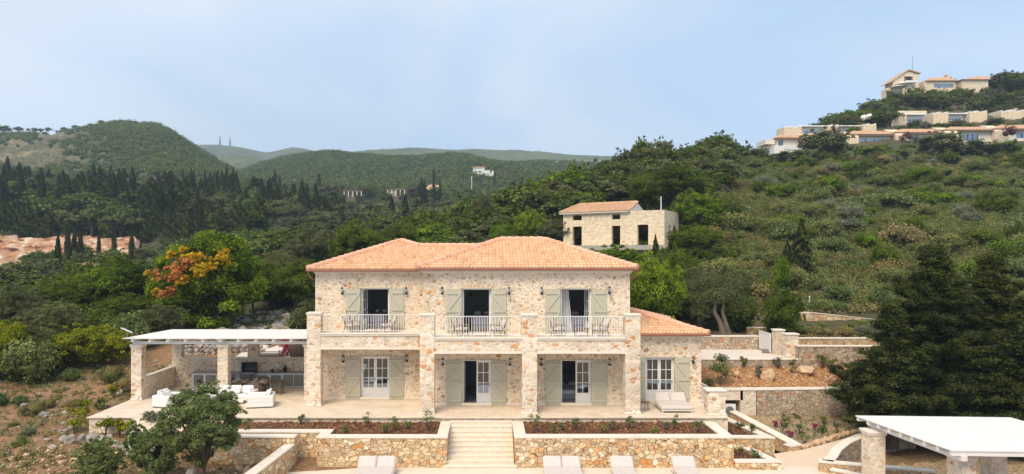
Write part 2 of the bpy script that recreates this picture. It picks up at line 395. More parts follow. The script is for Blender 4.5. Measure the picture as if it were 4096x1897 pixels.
# terrain sheet, from below the camera to the far end of the valley
pxs = np.linspace(-2200, 6400, 300); ys = np.concatenate([[4, 12, 18], np.geomspace(23, 440, 190)])
PXg, Yg = np.meshgrid(pxs, ys); Xg = (PXg-VX)/F*Yg
Xg[:3] = (PXg[:3]-VX)/F*24
Zg = ground_np(Xg, Yg)
rough = rng.normal(0, 1, Zg.shape)*np.clip(Yg/300, .03, .35)*.35
Zg = Zg + np.where((np.abs(Xg) < 13) & (Yg < 47), 0, rough)
soil = np.zeros_like(Zg)
soil = np.clip(1-(Yg-52)/12, 0, 1) * np.clip((60-np.abs(Xg))/20, 0, 1)
soil = np.where((Xg > 12) & (Yg > 50), 0, soil)
soil = np.maximum(soil, ((PXg > 850) & (PXg < 1260) & (Yg < 62))*1.0)
nr, nc = Zg.shape; idx = np.arange(nr*nc).reshape(nr, nc)
q = np.stack([idx[:-1, :-1], idx[:-1, 1:], idx[1:, 1:], idx[1:, :-1]], -1).reshape(-1, 4)
terr = mesh_obj('ground', np.stack([Xg, Yg, Zg], -1).reshape(-1, 3), q, 'ground', smooth=True)
a = terr.data.attributes.new('soil', 'FLOAT', 'POINT'); a.data.foreach_set('value', soil.ravel().astype(np.float32)); struct(terr)

def ridge(name, sky, Yn, Yt, base_py, mat, px_step=12, rows=60, amp=1.0, bump=2.2, p=.85):
    """a hill as a heightfield: rises from distance Yn (ground at base_py) to its crest at Yt, whose skyline passes through sky, then falls away"""
    sx = [a for a, b in sky]; sy = [b for a, b in sky]
    px = np.arange(sx[0], sx[-1]+1, px_step); top = np.interp(px, sx, sy)
    k = np.hanning(9); k /= k.sum(); top = np.convolve(np.pad(top, 4, mode='edge'), k, 'valid')
    t = np.linspace(0, 1.6, rows); V = []
    for tt in t:
        Y = Yn+(Yt-Yn)*tt
        ztop = CZ-(top-VY)/F*Yt; zb = CZ-(base_py-VY)/F*Yn
        X = (px-VX)/F*Y
        if tt <= 1: py = base_py+(top-base_py)*np.sin(tt*math.pi/2)**p; Z = CZ-(py-VY)/F*Y
        else: Z = zb+(ztop-zb)*(1-((tt-1)/.6)**1.6*.8)
        w = math.sin(math.pi*min(tt, 1))*.6
        Z = Z + amp*w*(np.sin(X*.02+Y*.013)*6+np.sin(X*.051-Y*.03)*3) + bump*rng.normal(0, .5, len(X))*(.4 if .93 < tt < 1.07 else 1)
        V.append(np.stack([X, np.full_like(X, Y), Z], -1))
    V = np.array(V); idx = np.arange(V.shape[0]*V.shape[1]).reshape(V.shape[:2])
    q = np.stack([idx[:-1, :-1], idx[:-1, 1:], idx[1:, 1:], idx[1:, :-1]], -1).reshape(-1, 4)
    o = mesh_obj(name, V.reshape(-1, 3), q, mat, smooth=True); struct(o); return o, V
left_sky = [(-900, 560), (0, 532), (120, 528), (240, 532), (330, 515), (430, 497), (500, 491), (560, 497), (600, 494), (650, 503), (700, 536), (760, 575), (830, 622), (900, 662), (1000, 708), (1150, 760), (1400, 830)]
hillL, VL = ridge('wooded_hill', [(a, b+10) for a, b in left_sky], 400, 640, 790, 'hill_ground', rows=70)
mid_sky = [(780, 760), (900, 706), (1000, 668), (1080, 640), (1180, 618), (1280, 606), (1330, 605), (1420, 618), (1560, 628), (1700, 632), (1840, 618), (1900, 628), (1970, 645), (2050, 654), (2110, 646), (2200, 643), (2300, 648), (2500, 665), (2900, 690)]
hillM, VM = ridge('middle_hill', [(a, b+8) for a, b in mid_sky], 420, 760, 790, 'far_canopy', rows=60, bump=1.5)
ridge('distant_ridge', [(500, 600), (760, 584), (850, 578), (950, 586), (1040, 606), (1075, 613), (1130, 596), (1190, 590), (1260, 606), (1400, 640), (1600, 680)], 1200, 1900, 700, 'far_canopy', bump=1.2)
ridge('low_ridge', [(700, 700), (860, 640), (940, 624), (1000, 626), (1060, 650), (1150, 690), (1300, 720)], 900, 1150, 720, 'far_canopy', bump=1.2)
ridge('long_ridge', [(1250, 640), (1400, 608), (1560, 598), (1660, 590), (1780, 597), (1830, 600), (1900, 595), (2000, 603), (2060, 600), (2180, 612), (2300, 620), (2470, 626), (2700, 640), (3100, 660)], 950, 1500, 700, 'far_canopy', bump=1.2)

# ------------------------------------------------------------------ foliage
_ico = None
def ico():
    global _ico
    if _ico is None:
        vs = []; fs = []; key = {}
        def vid(p):
            k = tuple(round(c, 3) for c in p)
            if k not in key: key[k] = len(vs); q = np.array(p, float); vs.append(q/np.linalg.norm(q))
            return key[k]
        for ax in range(3):
            for sg in (-1, 1):
                for i in (-1, 0):
                    for j in (-1, 0):
                        c = []
                        for a_, b_ in ((i, j), (i+1, j), (i+1, j+1), (i, j+1)):
                            p = [0, 0, 0]; p[ax] = sg; p[(ax+1) % 3] = a_; p[(ax+2) % 3] = b_; c.append(vid(p))
                        fs.append(c if sg > 0 else c[::-1])
        _ico = (np.array(vs), np.array(fs))
    return _ico
def leaf_cloud(cen, rad, n, size, tint0=None, up=.25, core=0, shell=(.72, 1.12), aspect=.62, g=rng):
    """n leaf faces round each clump centre; returns verts, quads, tints"""
    cen = np.asarray(cen, float); rad = np.asarray(rad, float); k = len(cen)
    if rad.ndim == 1: rad = np.repeat(rad[:, None], 3, 1)
    if tint0 is None: tint0 = g.uniform(.15, .85, k)
    ci = np.repeat(np.arange(k), n); N = len(ci)
    d = g.normal(size=(N, 3)); d[:, 2] = np.where(d[:, 2] < -.4, -d[:, 2]*.8, d[:, 2]); d /= np.linalg.norm(d, axis=1)[:, None]
    r = g.uniform(*shell, N)
    pos = cen[ci] + d*rad[ci]*r[:, None]
    nm = d + g.normal(0, .55, (N, 3)); nm[:, 2] += up; nm /= np.linalg.norm(nm, axis=1)[:, None]
    t1 = np.cross(nm, g.normal(size=(N, 3))); t1 /= np.linalg.norm(t1, axis=1)[:, None]; t2 = np.cross(nm, t1)
    s = size*g.uniform(.6, 1.4, N)[:, None]; a = t1*s*.5; b = t2*s*.5*aspect
    V = np.stack([pos-a, pos+b, pos+a, pos-b], 1).reshape(-1, 3)
    Fq = np.arange(N*4).reshape(N, 4)
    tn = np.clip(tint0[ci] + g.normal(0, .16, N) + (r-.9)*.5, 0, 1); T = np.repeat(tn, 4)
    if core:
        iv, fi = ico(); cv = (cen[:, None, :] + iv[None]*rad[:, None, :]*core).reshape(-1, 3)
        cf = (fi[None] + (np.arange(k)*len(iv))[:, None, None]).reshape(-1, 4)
        return V, Fq, T, cv, cf, np.full(len(cv), .1)  # low core tint: darkness inside the crown is put into its colour
    return V, Fq, T
def merge(parts):
    V = []; Q = []; T = []; b = 0
    for v, f, t in parts: V.append(v); Q.append(f+b); T.append(t); b += len(v)
    return np.concatenate(V), np.concatenate(Q), np.concatenate(T)

def crown_clumps(w, h, z0, n, cr, g=rng, flat=1.0, inner=.45):
    """clump centres in an uneven dome of half-width w, from z0 to h"""
    cen = []; H = (h-z0)/2; zc = (h+z0)/2
    while len(cen) < n:
        d = g.normal(size=3); d /= np.linalg.norm(d); r = g.uniform(inner, 1)**.6
        p = d*r*np.array([w-cr*.8, w-cr*.8, H-cr*.7])
        if d[2] < -.55 and g.random() < .6: continue
        cen.append(p+[0, 0, zc])
    cen = np.array(cen); cen[:, :2] *= 1+.12*np.sin(np.arctan2(cen[:, 1], cen[:, 0])*3+g.uniform(0, 6))[:, None]
    return cen

def limbs(mb, cen, fork, base_r, lean=(0, 0), n=7, every=3):
    fx, fy = lean; F0 = Vector((fx, fy, fork))
    mb.tube([(0, 0, -.6), (fx*.25+.05, fy*.25, fork*.35), (fx*.6, fy*.6+.04, fork*.7), F0], [base_r*1.25, base_r, base_r*.85, base_r*.75], n)
    for c in cen[::every]:
        c = Vector(c); m = F0.lerp(c, .5) + Vector((random.uniform(-.2, .2), random.uniform(-.2, .2), .12*(c-F0).length))
        mb.tube([F0-Vector((0, 0, .1)), m, c], [base_r*.5, base_r*.28, base_r*.08], 5)

def make_tree(name, w, h, z0, n, cr, leaves, size, mat, bark='bark', fork=None, base_r=.2, far=False, lean=(0, 0), seed=1, extra=None, wisps=0):
    g = np.random.default_rng(seed); random.seed(seed)
    cen = crown_clumps(w, h, z0, n, cr, g); rad = cr*g.uniform(.65, 1.3, n); rad = np.stack([rad, rad, rad*.8], 1)
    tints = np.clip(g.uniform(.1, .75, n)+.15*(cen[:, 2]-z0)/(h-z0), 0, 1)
    if wisps:   # small sprays that break the outline
        d = g.normal(size=(wisps, 3)); d[:, 2] = np.abs(d[:, 2])*1.1-.35; d /= np.linalg.norm(d, axis=1)[:, None]
        wc = d*np.array([w, w, (h-z0)/2])*g.uniform(.95, 1.08, (wisps, 1))+[0, 0, (h+z0)/2]
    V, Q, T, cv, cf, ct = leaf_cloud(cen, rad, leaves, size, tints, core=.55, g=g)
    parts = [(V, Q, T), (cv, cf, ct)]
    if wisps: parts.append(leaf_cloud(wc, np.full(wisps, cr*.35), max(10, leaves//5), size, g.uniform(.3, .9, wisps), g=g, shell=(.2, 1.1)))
    V, Q, T = merge(parts)
    V, Q, T = V, Q, T
    fork = fork if fork is not None else z0+.15*(h-z0)
    mb = MB(); limbs(mb, cen, fork, base_r, lean)
    if far:
        nv = len(mb.v); faces = [tuple(int(i)+nv for i in q) for q in Q.tolist()] if False else None
        bv = np.array(mb.v); bq = np.array([list(f)[:4] if len(f) >= 4 else list(f)+[f[-1]] for f in mb.f])
        nb = len(bq)
        Va = np.concatenate([bv, V]); Qa = np.concatenate([bq, Q+len(bv)]); Ta = np.concatenate([np.full(len(bv), .4), T])
        o = mesh_obj(name, Va, Qa, [bark, mat], tint=Ta)
        mi = np.ones(len(Qa), np.int32); mi[:nb] = 0; o.data.polygons.foreach_set('material_index', mi)
        return o
    root = bpy.data.objects.new(name, None); C.objects.link(root)
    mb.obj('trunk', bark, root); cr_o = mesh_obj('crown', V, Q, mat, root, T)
    return root

def make_cypress(name, w, h, n, size, mat='cypress_leaf', seed=1, cone=False, sprays=None):
    g = np.random.default_rng(seed)
    u = g.random(n)**.85; zz = .35+u*(h-.35)
    if cone: prof = np.clip((1-u**1.5)**.95*.9, .05, 1)*np.minimum(1, .6+u*3)
    else: prof = np.clip(np.minimum(u*5+.45, 1)*(1-u**2.6)**.8, .04, 1)
    ang = g.uniform(0, 2*math.pi, n)
    lump = 1+.13*np.sin(ang*3+zz*1.9)+.12*np.sin(ang*5-zz*3.3+1)
    if cone: lump = lump*(.72+.42*np.abs(np.sin(zz*2.4+np.sin(ang*2)*1.3)))
    r = w*prof*lump*g.uniform(.72, 1.1, n)
    pos = np.stack([r*np.cos(ang), r*np.sin(ang), zz], 1)
    nm = np.stack([np.cos(ang), np.sin(ang), g.uniform(.0, .8, n)], 1)+g.normal(0, .4, (n, 3)); nm /= np.linalg.norm(nm, axis=1)[:, None]
    upv = np.array([0, 0, 1.]) + g.normal(0, .3, (n, 3)); t1 = upv-nm*(nm*upv).sum(1)[:, None]; t1 /= np.linalg.norm(t1, axis=1)[:, None]; t2 = np.cross(nm, t1)
    s = size*g.uniform(.6, 1.4, n)[:, None]; a = t1*s*.6; b = t2*s*.3
    V = np.stack([pos-a, pos+b, pos+a, pos-b], 1).reshape(-1, 3); Q = np.arange(n*4).reshape(n, 4)
    T = np.repeat(np.clip(.45+.25*np.sin(ang*3+zz*1.9)+g.normal(0, .2, n), 0, 1), 4)
    # inner body, tinted dark to paint the shade within the crown
    mb = MB(); mb.tube([(0, 0, -.6), (0, 0, h*.12), (0, 0, h*.6), (0, 0, h*.9)], [w*.16+.05, w*.14+.04, w*.08, .02], 6)
    body = MB(); zs = [.35, h*.12, h*.35, h*.6, h*.8, h*.93]
    pr = [.85*(1-(z/h)**1.5)**.95 if cone else max(.05, (min(z/h*5+.4, 1)*(1-(z/h)**2.6)**.8)) for z in zs]
    body.tube([(0, 0, z) for z in zs], [w*.6*p for p in pr], 8, .05)
    bq = np.array([list(f)[:4] for f in body.f]); bv = np.array(body.v)
    tv = np.array(mb.v); tq = np.array([list(f)[:4] for f in mb.f])
    Va = np.concatenate([tv, bv, V]); Qa = np.concatenate([tq, bq+len(tv), Q+len(tv)+len(bv)]); Ta = np.concatenate([np.full(len(tv)+len(bv), .1), T])
    o = mesh_obj(name, Va, Qa, ['bark', mat], tint=Ta); mi = np.ones(len(Qa), np.int32); mi[:len(tq)] = 0; o.data.polygons.foreach_set('material_index', mi)
    return o

# prototypes; dims[name] = (half width, height)
PROTO = {}
def proto(key, o, w, h): PROTO[key] = [o, w, h, False]
def near_t(key, name, *a, **k):
    o = make_tree(name, *a, **k); proto(key, o, a[0], a[1])
for i in range(2):
    near_t(f'olive{i}', 'olive_tree', 2.6, 5.0, 1.3, 40, .8, 520, .12, 'olive_leaf', 'pale_bark', base_r=.3, seed=11+i, wisps=60)
    near_t(f'oak{i}', 'oak_tree', 3.0, 5.5, .7, 54, .85, 480, .14, 'oak_leaf', base_r=.25, seed=21+i, wisps=50)
    near_t(f'bright{i}', 'broadleaf_tree', 2.6, 5.0, .7, 44, .78, 460, .14, 'bright_leaf', base_r=.2, seed=31+i, wisps=60)
    near_t(f'citrus{i}', 'leafy_tree', 2.0, 3.4, .3, 34, .6, 440, .12, 'citrus_leaf', base_r=.15, seed=41+i, wisps=40)
for i in range(3):
    proto(f'fbush{i}', make_tree('broadleaf_tree', 2.8, 5.0, .5, 18, 1.05, 60, .42, 'far_leaf', far=True, base_r=.2, seed=51+i, wisps=14), 2.8, 5.0)
    proto(f'folive{i}', make_tree('olive_tree', 3.2, 5.4, .7, 24, 1.0, 75, .36, 'olive_leaf', 'pale_bark', far=True, base_r=.3, seed=61+i, wisps=20), 3.2, 5.4)
    proto(f'foak{i}', make_tree('oak_tree', 3.2, 5.6, .5, 24, 1.05, 75, .38, 'oak_leaf', far=True, base_r=.25, seed=66+i, wisps=20), 3.2, 5.6)
    proto(f'cyp{i}', make_cypress('cypress_tree', .95, 9, 1500, .36, seed=71+i), .95, 9)
    proto(f'con{i}', make_cypress('conifer_tree', 2.3, 9, 1800, .5, 'conifer_leaf', seed=76+i, cone=True), 2.3, 9)
    proto(f'fbright{i}', make_tree('broadleaf_tree', 2.6, 4.4, .3, 22, .9, 80, .32, 'bright_leaf', far=True, base_r=.15, seed=56+i, wisps=20), 2.6, 4.4)
def make_shrub(name, w, h, n, cr, lv, size, mat, seed):
    g = np.random.default_rng(seed); cen = crown_clumps(w, h, -.1, n, cr, g, inner=.3); cen[:, 2] = np.maximum(cen[:, 2], cr*.3)
    rad = cr*g.uniform(.7, 1.3, n); V, Q, T, cv, cf, ct = leaf_cloud(cen, rad, lv, size, g.uniform(.1, .9, n), core=.5, g=g, shell=(.6, 1.2))
    V, Q, T = merge([(V, Q, T), (cv, cf, ct)]); return mesh_obj(name, V, Q, mat, None, T)
for i, (mm, nm) in enumerate([('scrub_leaf', 'scrub_bush'), ('bush_leaf', 'green_shrub'), ('dry_leaf', 'dry_shrub'), ('oak_leaf', 'dark_shrub'), ('bright_leaf', 'bright_shrub'), ('silver_leaf', 'silver_shrub')]):
    for j in range(2):
        proto(f'sh{i}{j}', make_shrub(nm, 1.6, 1.7, 22, .5, 130, .13, mm, 100+i*10+j), 1.6, 1.7)
EXT = (0, 0)
def put(key, px, Y, top=None, wpx=None, label=None, cat='tree', group=None, H=None, W=None, X=None, z=None, name=None):
    """place a tree: px across the photo, Y metres away, top row and width in photo pixels (or H, W in metres)"""
    p = PROTO[key]; o0, w0, h0, used = p
    X = PX(px, Y) if X is None else X; z = G(X, Y)-.15 if z is None else z
    if top is not None: H = PZ(top, Y)-z
    if wpx is not None: W = wpx/F*Y
    if H is None: H = h0
    if W is None: W = 2*w0*H/h0
    o = o0 if not used else copy_tree(o0)
    p[3] = True
    o.location = (X, Y, z); o.rotation_euler = (0, 0, random.uniform(0, 6.28)); o.scale = (W/(2*w0), W/(2*w0), H/h0)
    tag(o, label, cat, group); return o

# ==================================================================== THE VILLA
villa = thing('stone_villa', 'two storey rubble stone villa with orange tiled hip roofs and sage shutters', 'house', (1, 40, 0))
YW, YC = 38.2, 36.0          # right wing: wall face, column face
YWL, YCL = 39.8, 37.95       # left wing
YA = 39.1                    # annex wall
FZ2 = 3.95                   # upper floor
def wallop(mb, x0, x1, yf, yb, z0, z1, ops):
    """wall from x0 to x1 with rectangular openings (a, b, zb, zt), columns of openings sharing a and b"""
    xs = sorted({(a, b) for a, b, _, _ in ops}); x = x0
    for a, b in xs:
        if a > x: mb.box(x, a, yf, yb, z0, z1)
        zz = z0
        for _, _, c, d in sorted([o for o in ops if o[0] == a and o[1] == b], key=lambda o: o[2]):
            if c > zz: mb.box(a, b, yf, yb, zz, c)
            zz = d
        if z1 > zz: mb.box(a, b, yf, yb, zz, z1)
        x = b
    if x1 > x: mb.box(x, x1, yf, yb, z0, z1)
opL = [(-7.30, -5.64, .02, 2.45), (-7.30, -5.64, FZ2, 6.36)]
opA = [(-1.42, .20, .02, 2.48), (-1.42, .20, FZ2, 6.42)]
opB = [(4.03, 5.73, .02, 2.48), (4.03, 5.73, FZ2, 6.42)]
opX = [(8.92, 10.56, .02, 2.5)]
w = MB()
wallop(w, -9.9, -3.55, YWL, YWL+.5, -.3, 7.33, opL)
wallop(w, -3.5, 7.86, YW, YW+.5, -.3, 7.37, sorted(opA+opB))
w.box(-3.5, -3.0, YW+.5, 46.4, -.3, 7.37); w.box(7.36, 7.86, YW+.5, 46.4, -.3, 7.37); w.box(-3.5, 7.86, 46.4, 46.9, -.3, 7.37)
w.box(-9.9, -9.4, YWL+.5, 48, -.3, 7.33); w.box(-9.9, -3.5, 48, 48.5, -.3, 7.33)
wallop(w, 7.86, 12.07, YA, YA+.5, -.3, 3.7, opX)
w.box(11.57, 12.07, YA+.5, 46.5, -.3, 3.7); w.box(7.86, 12.07, 46.5, 47, -.3, 3.7)
w.obj('wall', 'house_stone', villa)
# rooms behind the openings: floors, ceilings, partitions
r = MB()
def room(x0, x1, y0, y1, z0, z1):
    r.box(x0, x1, y0, y1, z0-.2, z0); r.box(x0, x1, y0, y1, z1, z1+.1); r.box(x0, x0+.1, y0, y1, z0, z1); r.box(x1-.1, x1, y0, y1, z0, z1); r.box(x0+.1, x1-.1, y1-.1, y1, z0, z1)
for z0, z1 in ((0, 2.95), (FZ2-.005, 6.95)):
    room(-9.38, -3.52, YWL+.5, 45.5, z0, z1)
    room(-2.98, 2.1, YW+.5, 44, z0, z1); room(2.12, 7.34, YW+.5, 44, z0, z1)
room(7.88, 11.55, YA+.5, 44, 0, 2.95)
r.obj('interior_shell', 'room_wall', villa)
# columns, beams, balconies
def pier(x0, x1, yf, dep, ztop):
    m = MB(); m.box(x0, x1, yf, yf+dep, 0, ztop); c = m.obj('column', 'column_stone', villa)
    k = MB(); k.box(x0-.05, x1+.05, yf-.05, yf+dep+.05, ztop, ztop+.07, .015); k.box(x0-.025, x1+.025, yf-.025, yf+dep+.025, ztop-.05, ztop-.002); k.obj('capital', 'limestone', c)
    b = MB(); b.box(x0-.04, x1+.04, yf-.04, yf+dep+.04, .002, .10, .01); b.obj('plinth', 'limestone', c)
    s = MB(); xm = x0+(x1-x0)*.55; s.box(xm-.07, xm+.07, yf-.10, yf-.043, .10, .26, .01); s.obj('socket', 'plastic_white', c)
pier(-9.9, -9.15, YCL, .7, 5.05)
for a, b in ((-3.52, -2.77), (1.80, 2.57), (7.17, 7.95)): pier(a, b, YC, .7, 5.14)
def bay(x0, x1, yf, yw, zs, upper_top=3.93):
    m = MB(); m.box(x0, x1, yf+.04, yf+.54, zs, upper_top); m.obj('beam', 'column_stone', villa)
    s = MB(); s.box(x0, x1, yf+.545, yw-.003, 3.55, 3.90); s.box(x0, x1, yf+.545, yw-.003, 3.902, FZ2-.002); s.obj('balcony_slab', 'limestone', villa)
    k = MB(); k.box(x0, x1, yf-.06, yf+.54, 3.932, 4.0, .01); k.box(x0, x1, yf-.02, yf+.035, 3.84, 3.93, .01); k.obj('moulding', 'limestone', villa)
    l = MB(); l.box(x0, x1, yf-.0, yf+.038, zs-.0, zs+.12); l.obj('lintel', 'limestone', villa)
    rl = MB(); yr = yf+.12; zt = 5.10 if yf == YC else 5.02; zb = 4.10
    rl.box(x0, x1, yr-.025, yr+.025, zt-.035, zt); rl.box(x0, x1, yr-.02, yr+.02, zb, zb+.03)
    n = int((x1-x0)/.135)
    for i in range(1, n): xx = x0+(x1-x0)*i/n; rl.box(xx-.011, xx+.011, yr-.011, yr+.011, zb+.03, zt-.035)
    for i in (0, .33, .67, 1): xx = x0+.05+(x1-x0-.1)*i; rl.box(xx-.018, xx+.018, yr-.018, yr+.018, 4.0, zb)
    rl.obj('railing', 'white_paint', villa)
bay(-9.15, -3.525, YCL, YWL, 3.10)
bay(-2.77, 1.80, YC, YW, 3.15); bay(2.57, 7.17, YC, YW, 3.15)
m = MB(); m.box(-3.52, -2.82, YC+.71, YW-.003, 3.15, FZ2); m.box(7.25, 7.95, YC+.71, YW-.003, 3.15, FZ2); m.box(-9.9, -9.2, YCL+.71, YWL-.003, 3.1, FZ2); m.box(1.85, 2.52, YC+.71, YW-.003, 3.15, FZ2)
m.obj('side_beam', 'column_stone', villa)
rl = MB()
for xx in (-9.8, 7.82):
    y0, y1 = (YCL+.7, YWL) if xx < 0 else (YC+.7, YW)
    rl.box(xx-.02, xx+.02, y0, y1, 5.02, 5.055); rl.box(xx-.02, xx+.02, y0, y1, 4.1, 4.13)
    for k in range(1, 9): yy = y0+(y1-y0)*k/9; rl.box(xx-.011, xx+.011, yy-.011, yy+.011, 4.13, 5.02)
rl.obj('side_railing', 'white_paint', villa)
# cornices
k = MB()
def cornice(x0, x1, yf, z):
    k.box(x0-.07, x1+.07, yf-.07, yf+.1, z-.16, z-.075, .01); k.box(x0-.14, x1+.14, yf-.14, yf+.1, z-.073, z, .01)
cornice(-9.9, -3.72, YWL, 7.40); cornice(-3.5, 7.86, YW, 7.44); cornice(8.02, 12.07, YA, 3.77)
for xa, sg, y0, y1, z in ((7.86, 1, YW, 46.9, 7.44), (12.07, 1, YA, 47, 3.77), (-9.9, -1, YWL, 48.5, 7.40)):
    x2, x3 = sorted((xa, xa+sg*.14)); k.box(x2, x3, y0+.12, y1, z-.073, z)
k.obj('cornice', 'limestone', villa)
m = MB()      # pale lintels and skirtings
for a, b, zt, yw in ((-7.30, -5.64, 2.45, YWL), (-7.30, -5.64, 6.36, YWL), (-1.42, .20, 2.48, YW), (-1.42, .20, 6.42, YW), (4.03, 5.73, 2.48, YW), (4.03, 5.73, 6.42, YW), (8.92, 10.56, 2.5, YA)):
    m.box(a-.12, b+.12, yw-.05, yw-.004, zt, zt+.05)
m.obj('door_head', 'sage_paint', villa)
m = MB(); m.box(-9.1, -3.56, YWL-.03, YWL-.003, .003, .13); m.box(-3.4, 7.8, YW-.03, YW-.003, .003, .13); m.box(7.98, 12.05, YA-.03, YA-.003, .003, .13)
m.obj('skirting', 'limestone', villa)

# ---- roofs
def inside(pt, poly):
    x, y = pt; c = False; n = len(poly)
    for i in range(n):
        x1, y1 = poly[i]; x2, y2 = poly[(i+1) % n]
        if (y1 > y) != (y2 > y) and x < (x2-x1)*(y-y1)/(y2-y1)+x1: c = not c
    return c
def tile_plane(mb, poly3, e0, e1, tw=.20, tl=.42, amp=.075, seg=6, start=-.04):
    """barrel tiles over a roof face; e0 -> e1 runs along its eave"""
    e0, e1 = Vector(e0), Vector(e1); u = (e1-e0).normalized()
    pts = [Vector(p) for p in poly3]; far = max(pts, key=lambda p: (p-e0-u*(p-e0).dot(u)).length)
    v = (far-e0-u*(far-e0).dot(u)).normalized(); n = u.cross(v).normalized()
    if n.z < 0: n = -n
    uv = [((p-e0).dot(u), (p-e0).dot(v)) for p in pts]; U1 = max(a for a, b in uv); U0 = min(a for a, b in uv); V1 = max(b for a, b in uv)
    mb.face([p-n*.0 for p in pts], .35)
    j = 0
    while start+j*tl < V1:
        vv = start+j*tl; i = 0
        while U0+i*tw < U1:
            uu = U0+(i+.5)*tw
            if inside((uu, max(vv, 0)+tl*.45), uv):
                tint = min(1, max(0, random.gauss(.5, .17)))
                lo = []; hi = []; fr = []
                for s in range(seg+1):
                    q = s/seg; du = (q-.5)*tw; h = amp*(.5+.5*math.cos(2*math.pi*(q-.5)))
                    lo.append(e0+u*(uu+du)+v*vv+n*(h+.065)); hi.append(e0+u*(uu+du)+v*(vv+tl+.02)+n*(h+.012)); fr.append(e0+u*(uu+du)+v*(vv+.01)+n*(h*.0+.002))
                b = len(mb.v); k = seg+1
                for L in (lo, hi, fr): mb.v += [tuple(p) for p in L]; mb.t += [tint if L is not fr else 0]*k  # foot of the lip tinted darkest: shade under each tile row is coloured in
                for s in range(seg): mb.f.append((b+s, b+s+1, b+k+s+1, b+k+s)); mb.f.append((b+2*k+s, b+2*k+s+1, b+s+1, b+s))
            i += 1
        j += 1
def ridge_caps(mb, p, q, r=.155, L=.42):
    p, q = Vector(p), Vector(q); n = max(1, round((q-p).length/L)); d = (q-p)/n
    for i in range(n):
        a = p+d*i; b = p+d*(i+1.08); mb.tube([a+Vector((0, 0, .085)), b+Vector((0, 0, .06))], [r*1.08, r*.88], 10, min(1, max(0, random.gauss(.55, .2))))
def hip(name_tint, corners, r0, r1, back=True):
    """corners: FL, FR, BR, BL; ridge r0 (left) - r1 (right)"""
    FL, FR, BR, BL = corners; mb = MB(); rc = MB()
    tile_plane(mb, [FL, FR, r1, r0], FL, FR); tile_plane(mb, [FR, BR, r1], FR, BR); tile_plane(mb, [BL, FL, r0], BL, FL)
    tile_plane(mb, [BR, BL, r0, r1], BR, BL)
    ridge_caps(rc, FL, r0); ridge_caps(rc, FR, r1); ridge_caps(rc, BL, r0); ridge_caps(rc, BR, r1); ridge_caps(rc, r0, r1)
    return mb, rc
ze = 7.56
mb, rc = hip('', ((-3.89, 37.8, ze), (8.19, 37.8, ze), (8.19, 47.2, ze), (-3.89, 47.2, ze)), (.81, 42.5, 9.19), (3.49, 42.5, 9.19))
ro = mb.obj('roof', 'roof_tile', villa); rc.obj('ridge_tiles', 'ridge_tile', ro)
zl = 7.46
mb = MB(); rc = MB(); FLc = (-10.25, 39.4, zl); AP = (-5.5, 44.15, 9.15); M1 = (-4.24, 43.2, 8.80); M2 = (-.2, 43.2, 8.80); FRc = (-3.4, 39.4, zl); BLc = (-10.25, 48.9, zl); BRc = (-.75, 48.9, zl)
tile_plane(mb, [FLc, FRc, (-2.6, 39.9, zl+.18), M2, M1, AP], FLc, FRc)
tile_plane(mb, [BLc, FLc, AP], BLc, FLc); tile_plane(mb, [BRc, BLc, AP], BRc, BLc)
mb.face([M1, M2, BRc, AP], .4)
ridge_caps(rc, FLc, AP); ridge_caps(rc, M1, AP); ridge_caps(rc, M1, M2); ridge_caps(rc, BLc, AP)
lo_ = mb.obj('roof', 'roof_tile', villa); rc.obj('ridge_tiles', 'ridge_tile', lo_)
mb = MB(); rc = MB(); za = 3.86
a0, a1, a2, a3 = (7.87, 38.75, za), (12.4, 38.75, za), (12.4, 47.3, za), (7.87, 47.3, za); T0 = (7.87, 43.03, za+1.13); T1 = (8.1, 43.03, za+1.13)
tile_plane(mb, [a0, a1, T1, T0], a0, a1); tile_plane(mb, [a1, a2, T1], a1, a2); tile_plane(mb, [a2, a3, T0, T1], a2, a3)
ridge_caps(rc, a1, T1); ridge_caps(rc, a2, T1)
ax = mb.obj('roof', 'roof_tile', villa); rc.obj('ridge_tiles', 'ridge_tile', ax)
# eave boards and gutters
def gutter(parent, x0, x1, y, z, side=None):
    g = MB(); g.tube([(x0, y, z), (x1, y, z)], .062, 10); g.box(x0, x1, y+.055, y+.075, z-.02, z+.10)
    return g
g = gutter(ro, -3.9, 8.24, 37.74, 7.50); g.tube([(8.16, 37.74, 7.48), (8.16, 37.85, 7.25), (8.02, 38.12, 7.05), (7.95, 38.3, 6.9)], .045, 8)
g.tube([(8.22, 37.74, 7.5), (8.22, 47.2, 7.5)], .06, 8)
g.obj('gutter', 'gutter', ro)
g = gutter(lo_, -10.3, -3.95, 39.34, 7.40); g.tube([(-10.2, 39.34, 7.38), (-10.2, 39.45, 7.15), (-10.08, 39.7, 6.95), (-9.99, 39.9, 6.85)], .045, 8)
g.tube([(-10.28, 39.34, 7.4), (-10.28, 48.9, 7.4)], .06, 8)
g.obj('gutter', 'gutter', lo_)
g = gutter(ax, 7.97, 12.46, 38.69, 3.80); g.tube([(12.44, 38.69, 3.80), (12.44, 47.2, 3.80)], .06, 8); g.obj('gutter', 'gutter', ax)

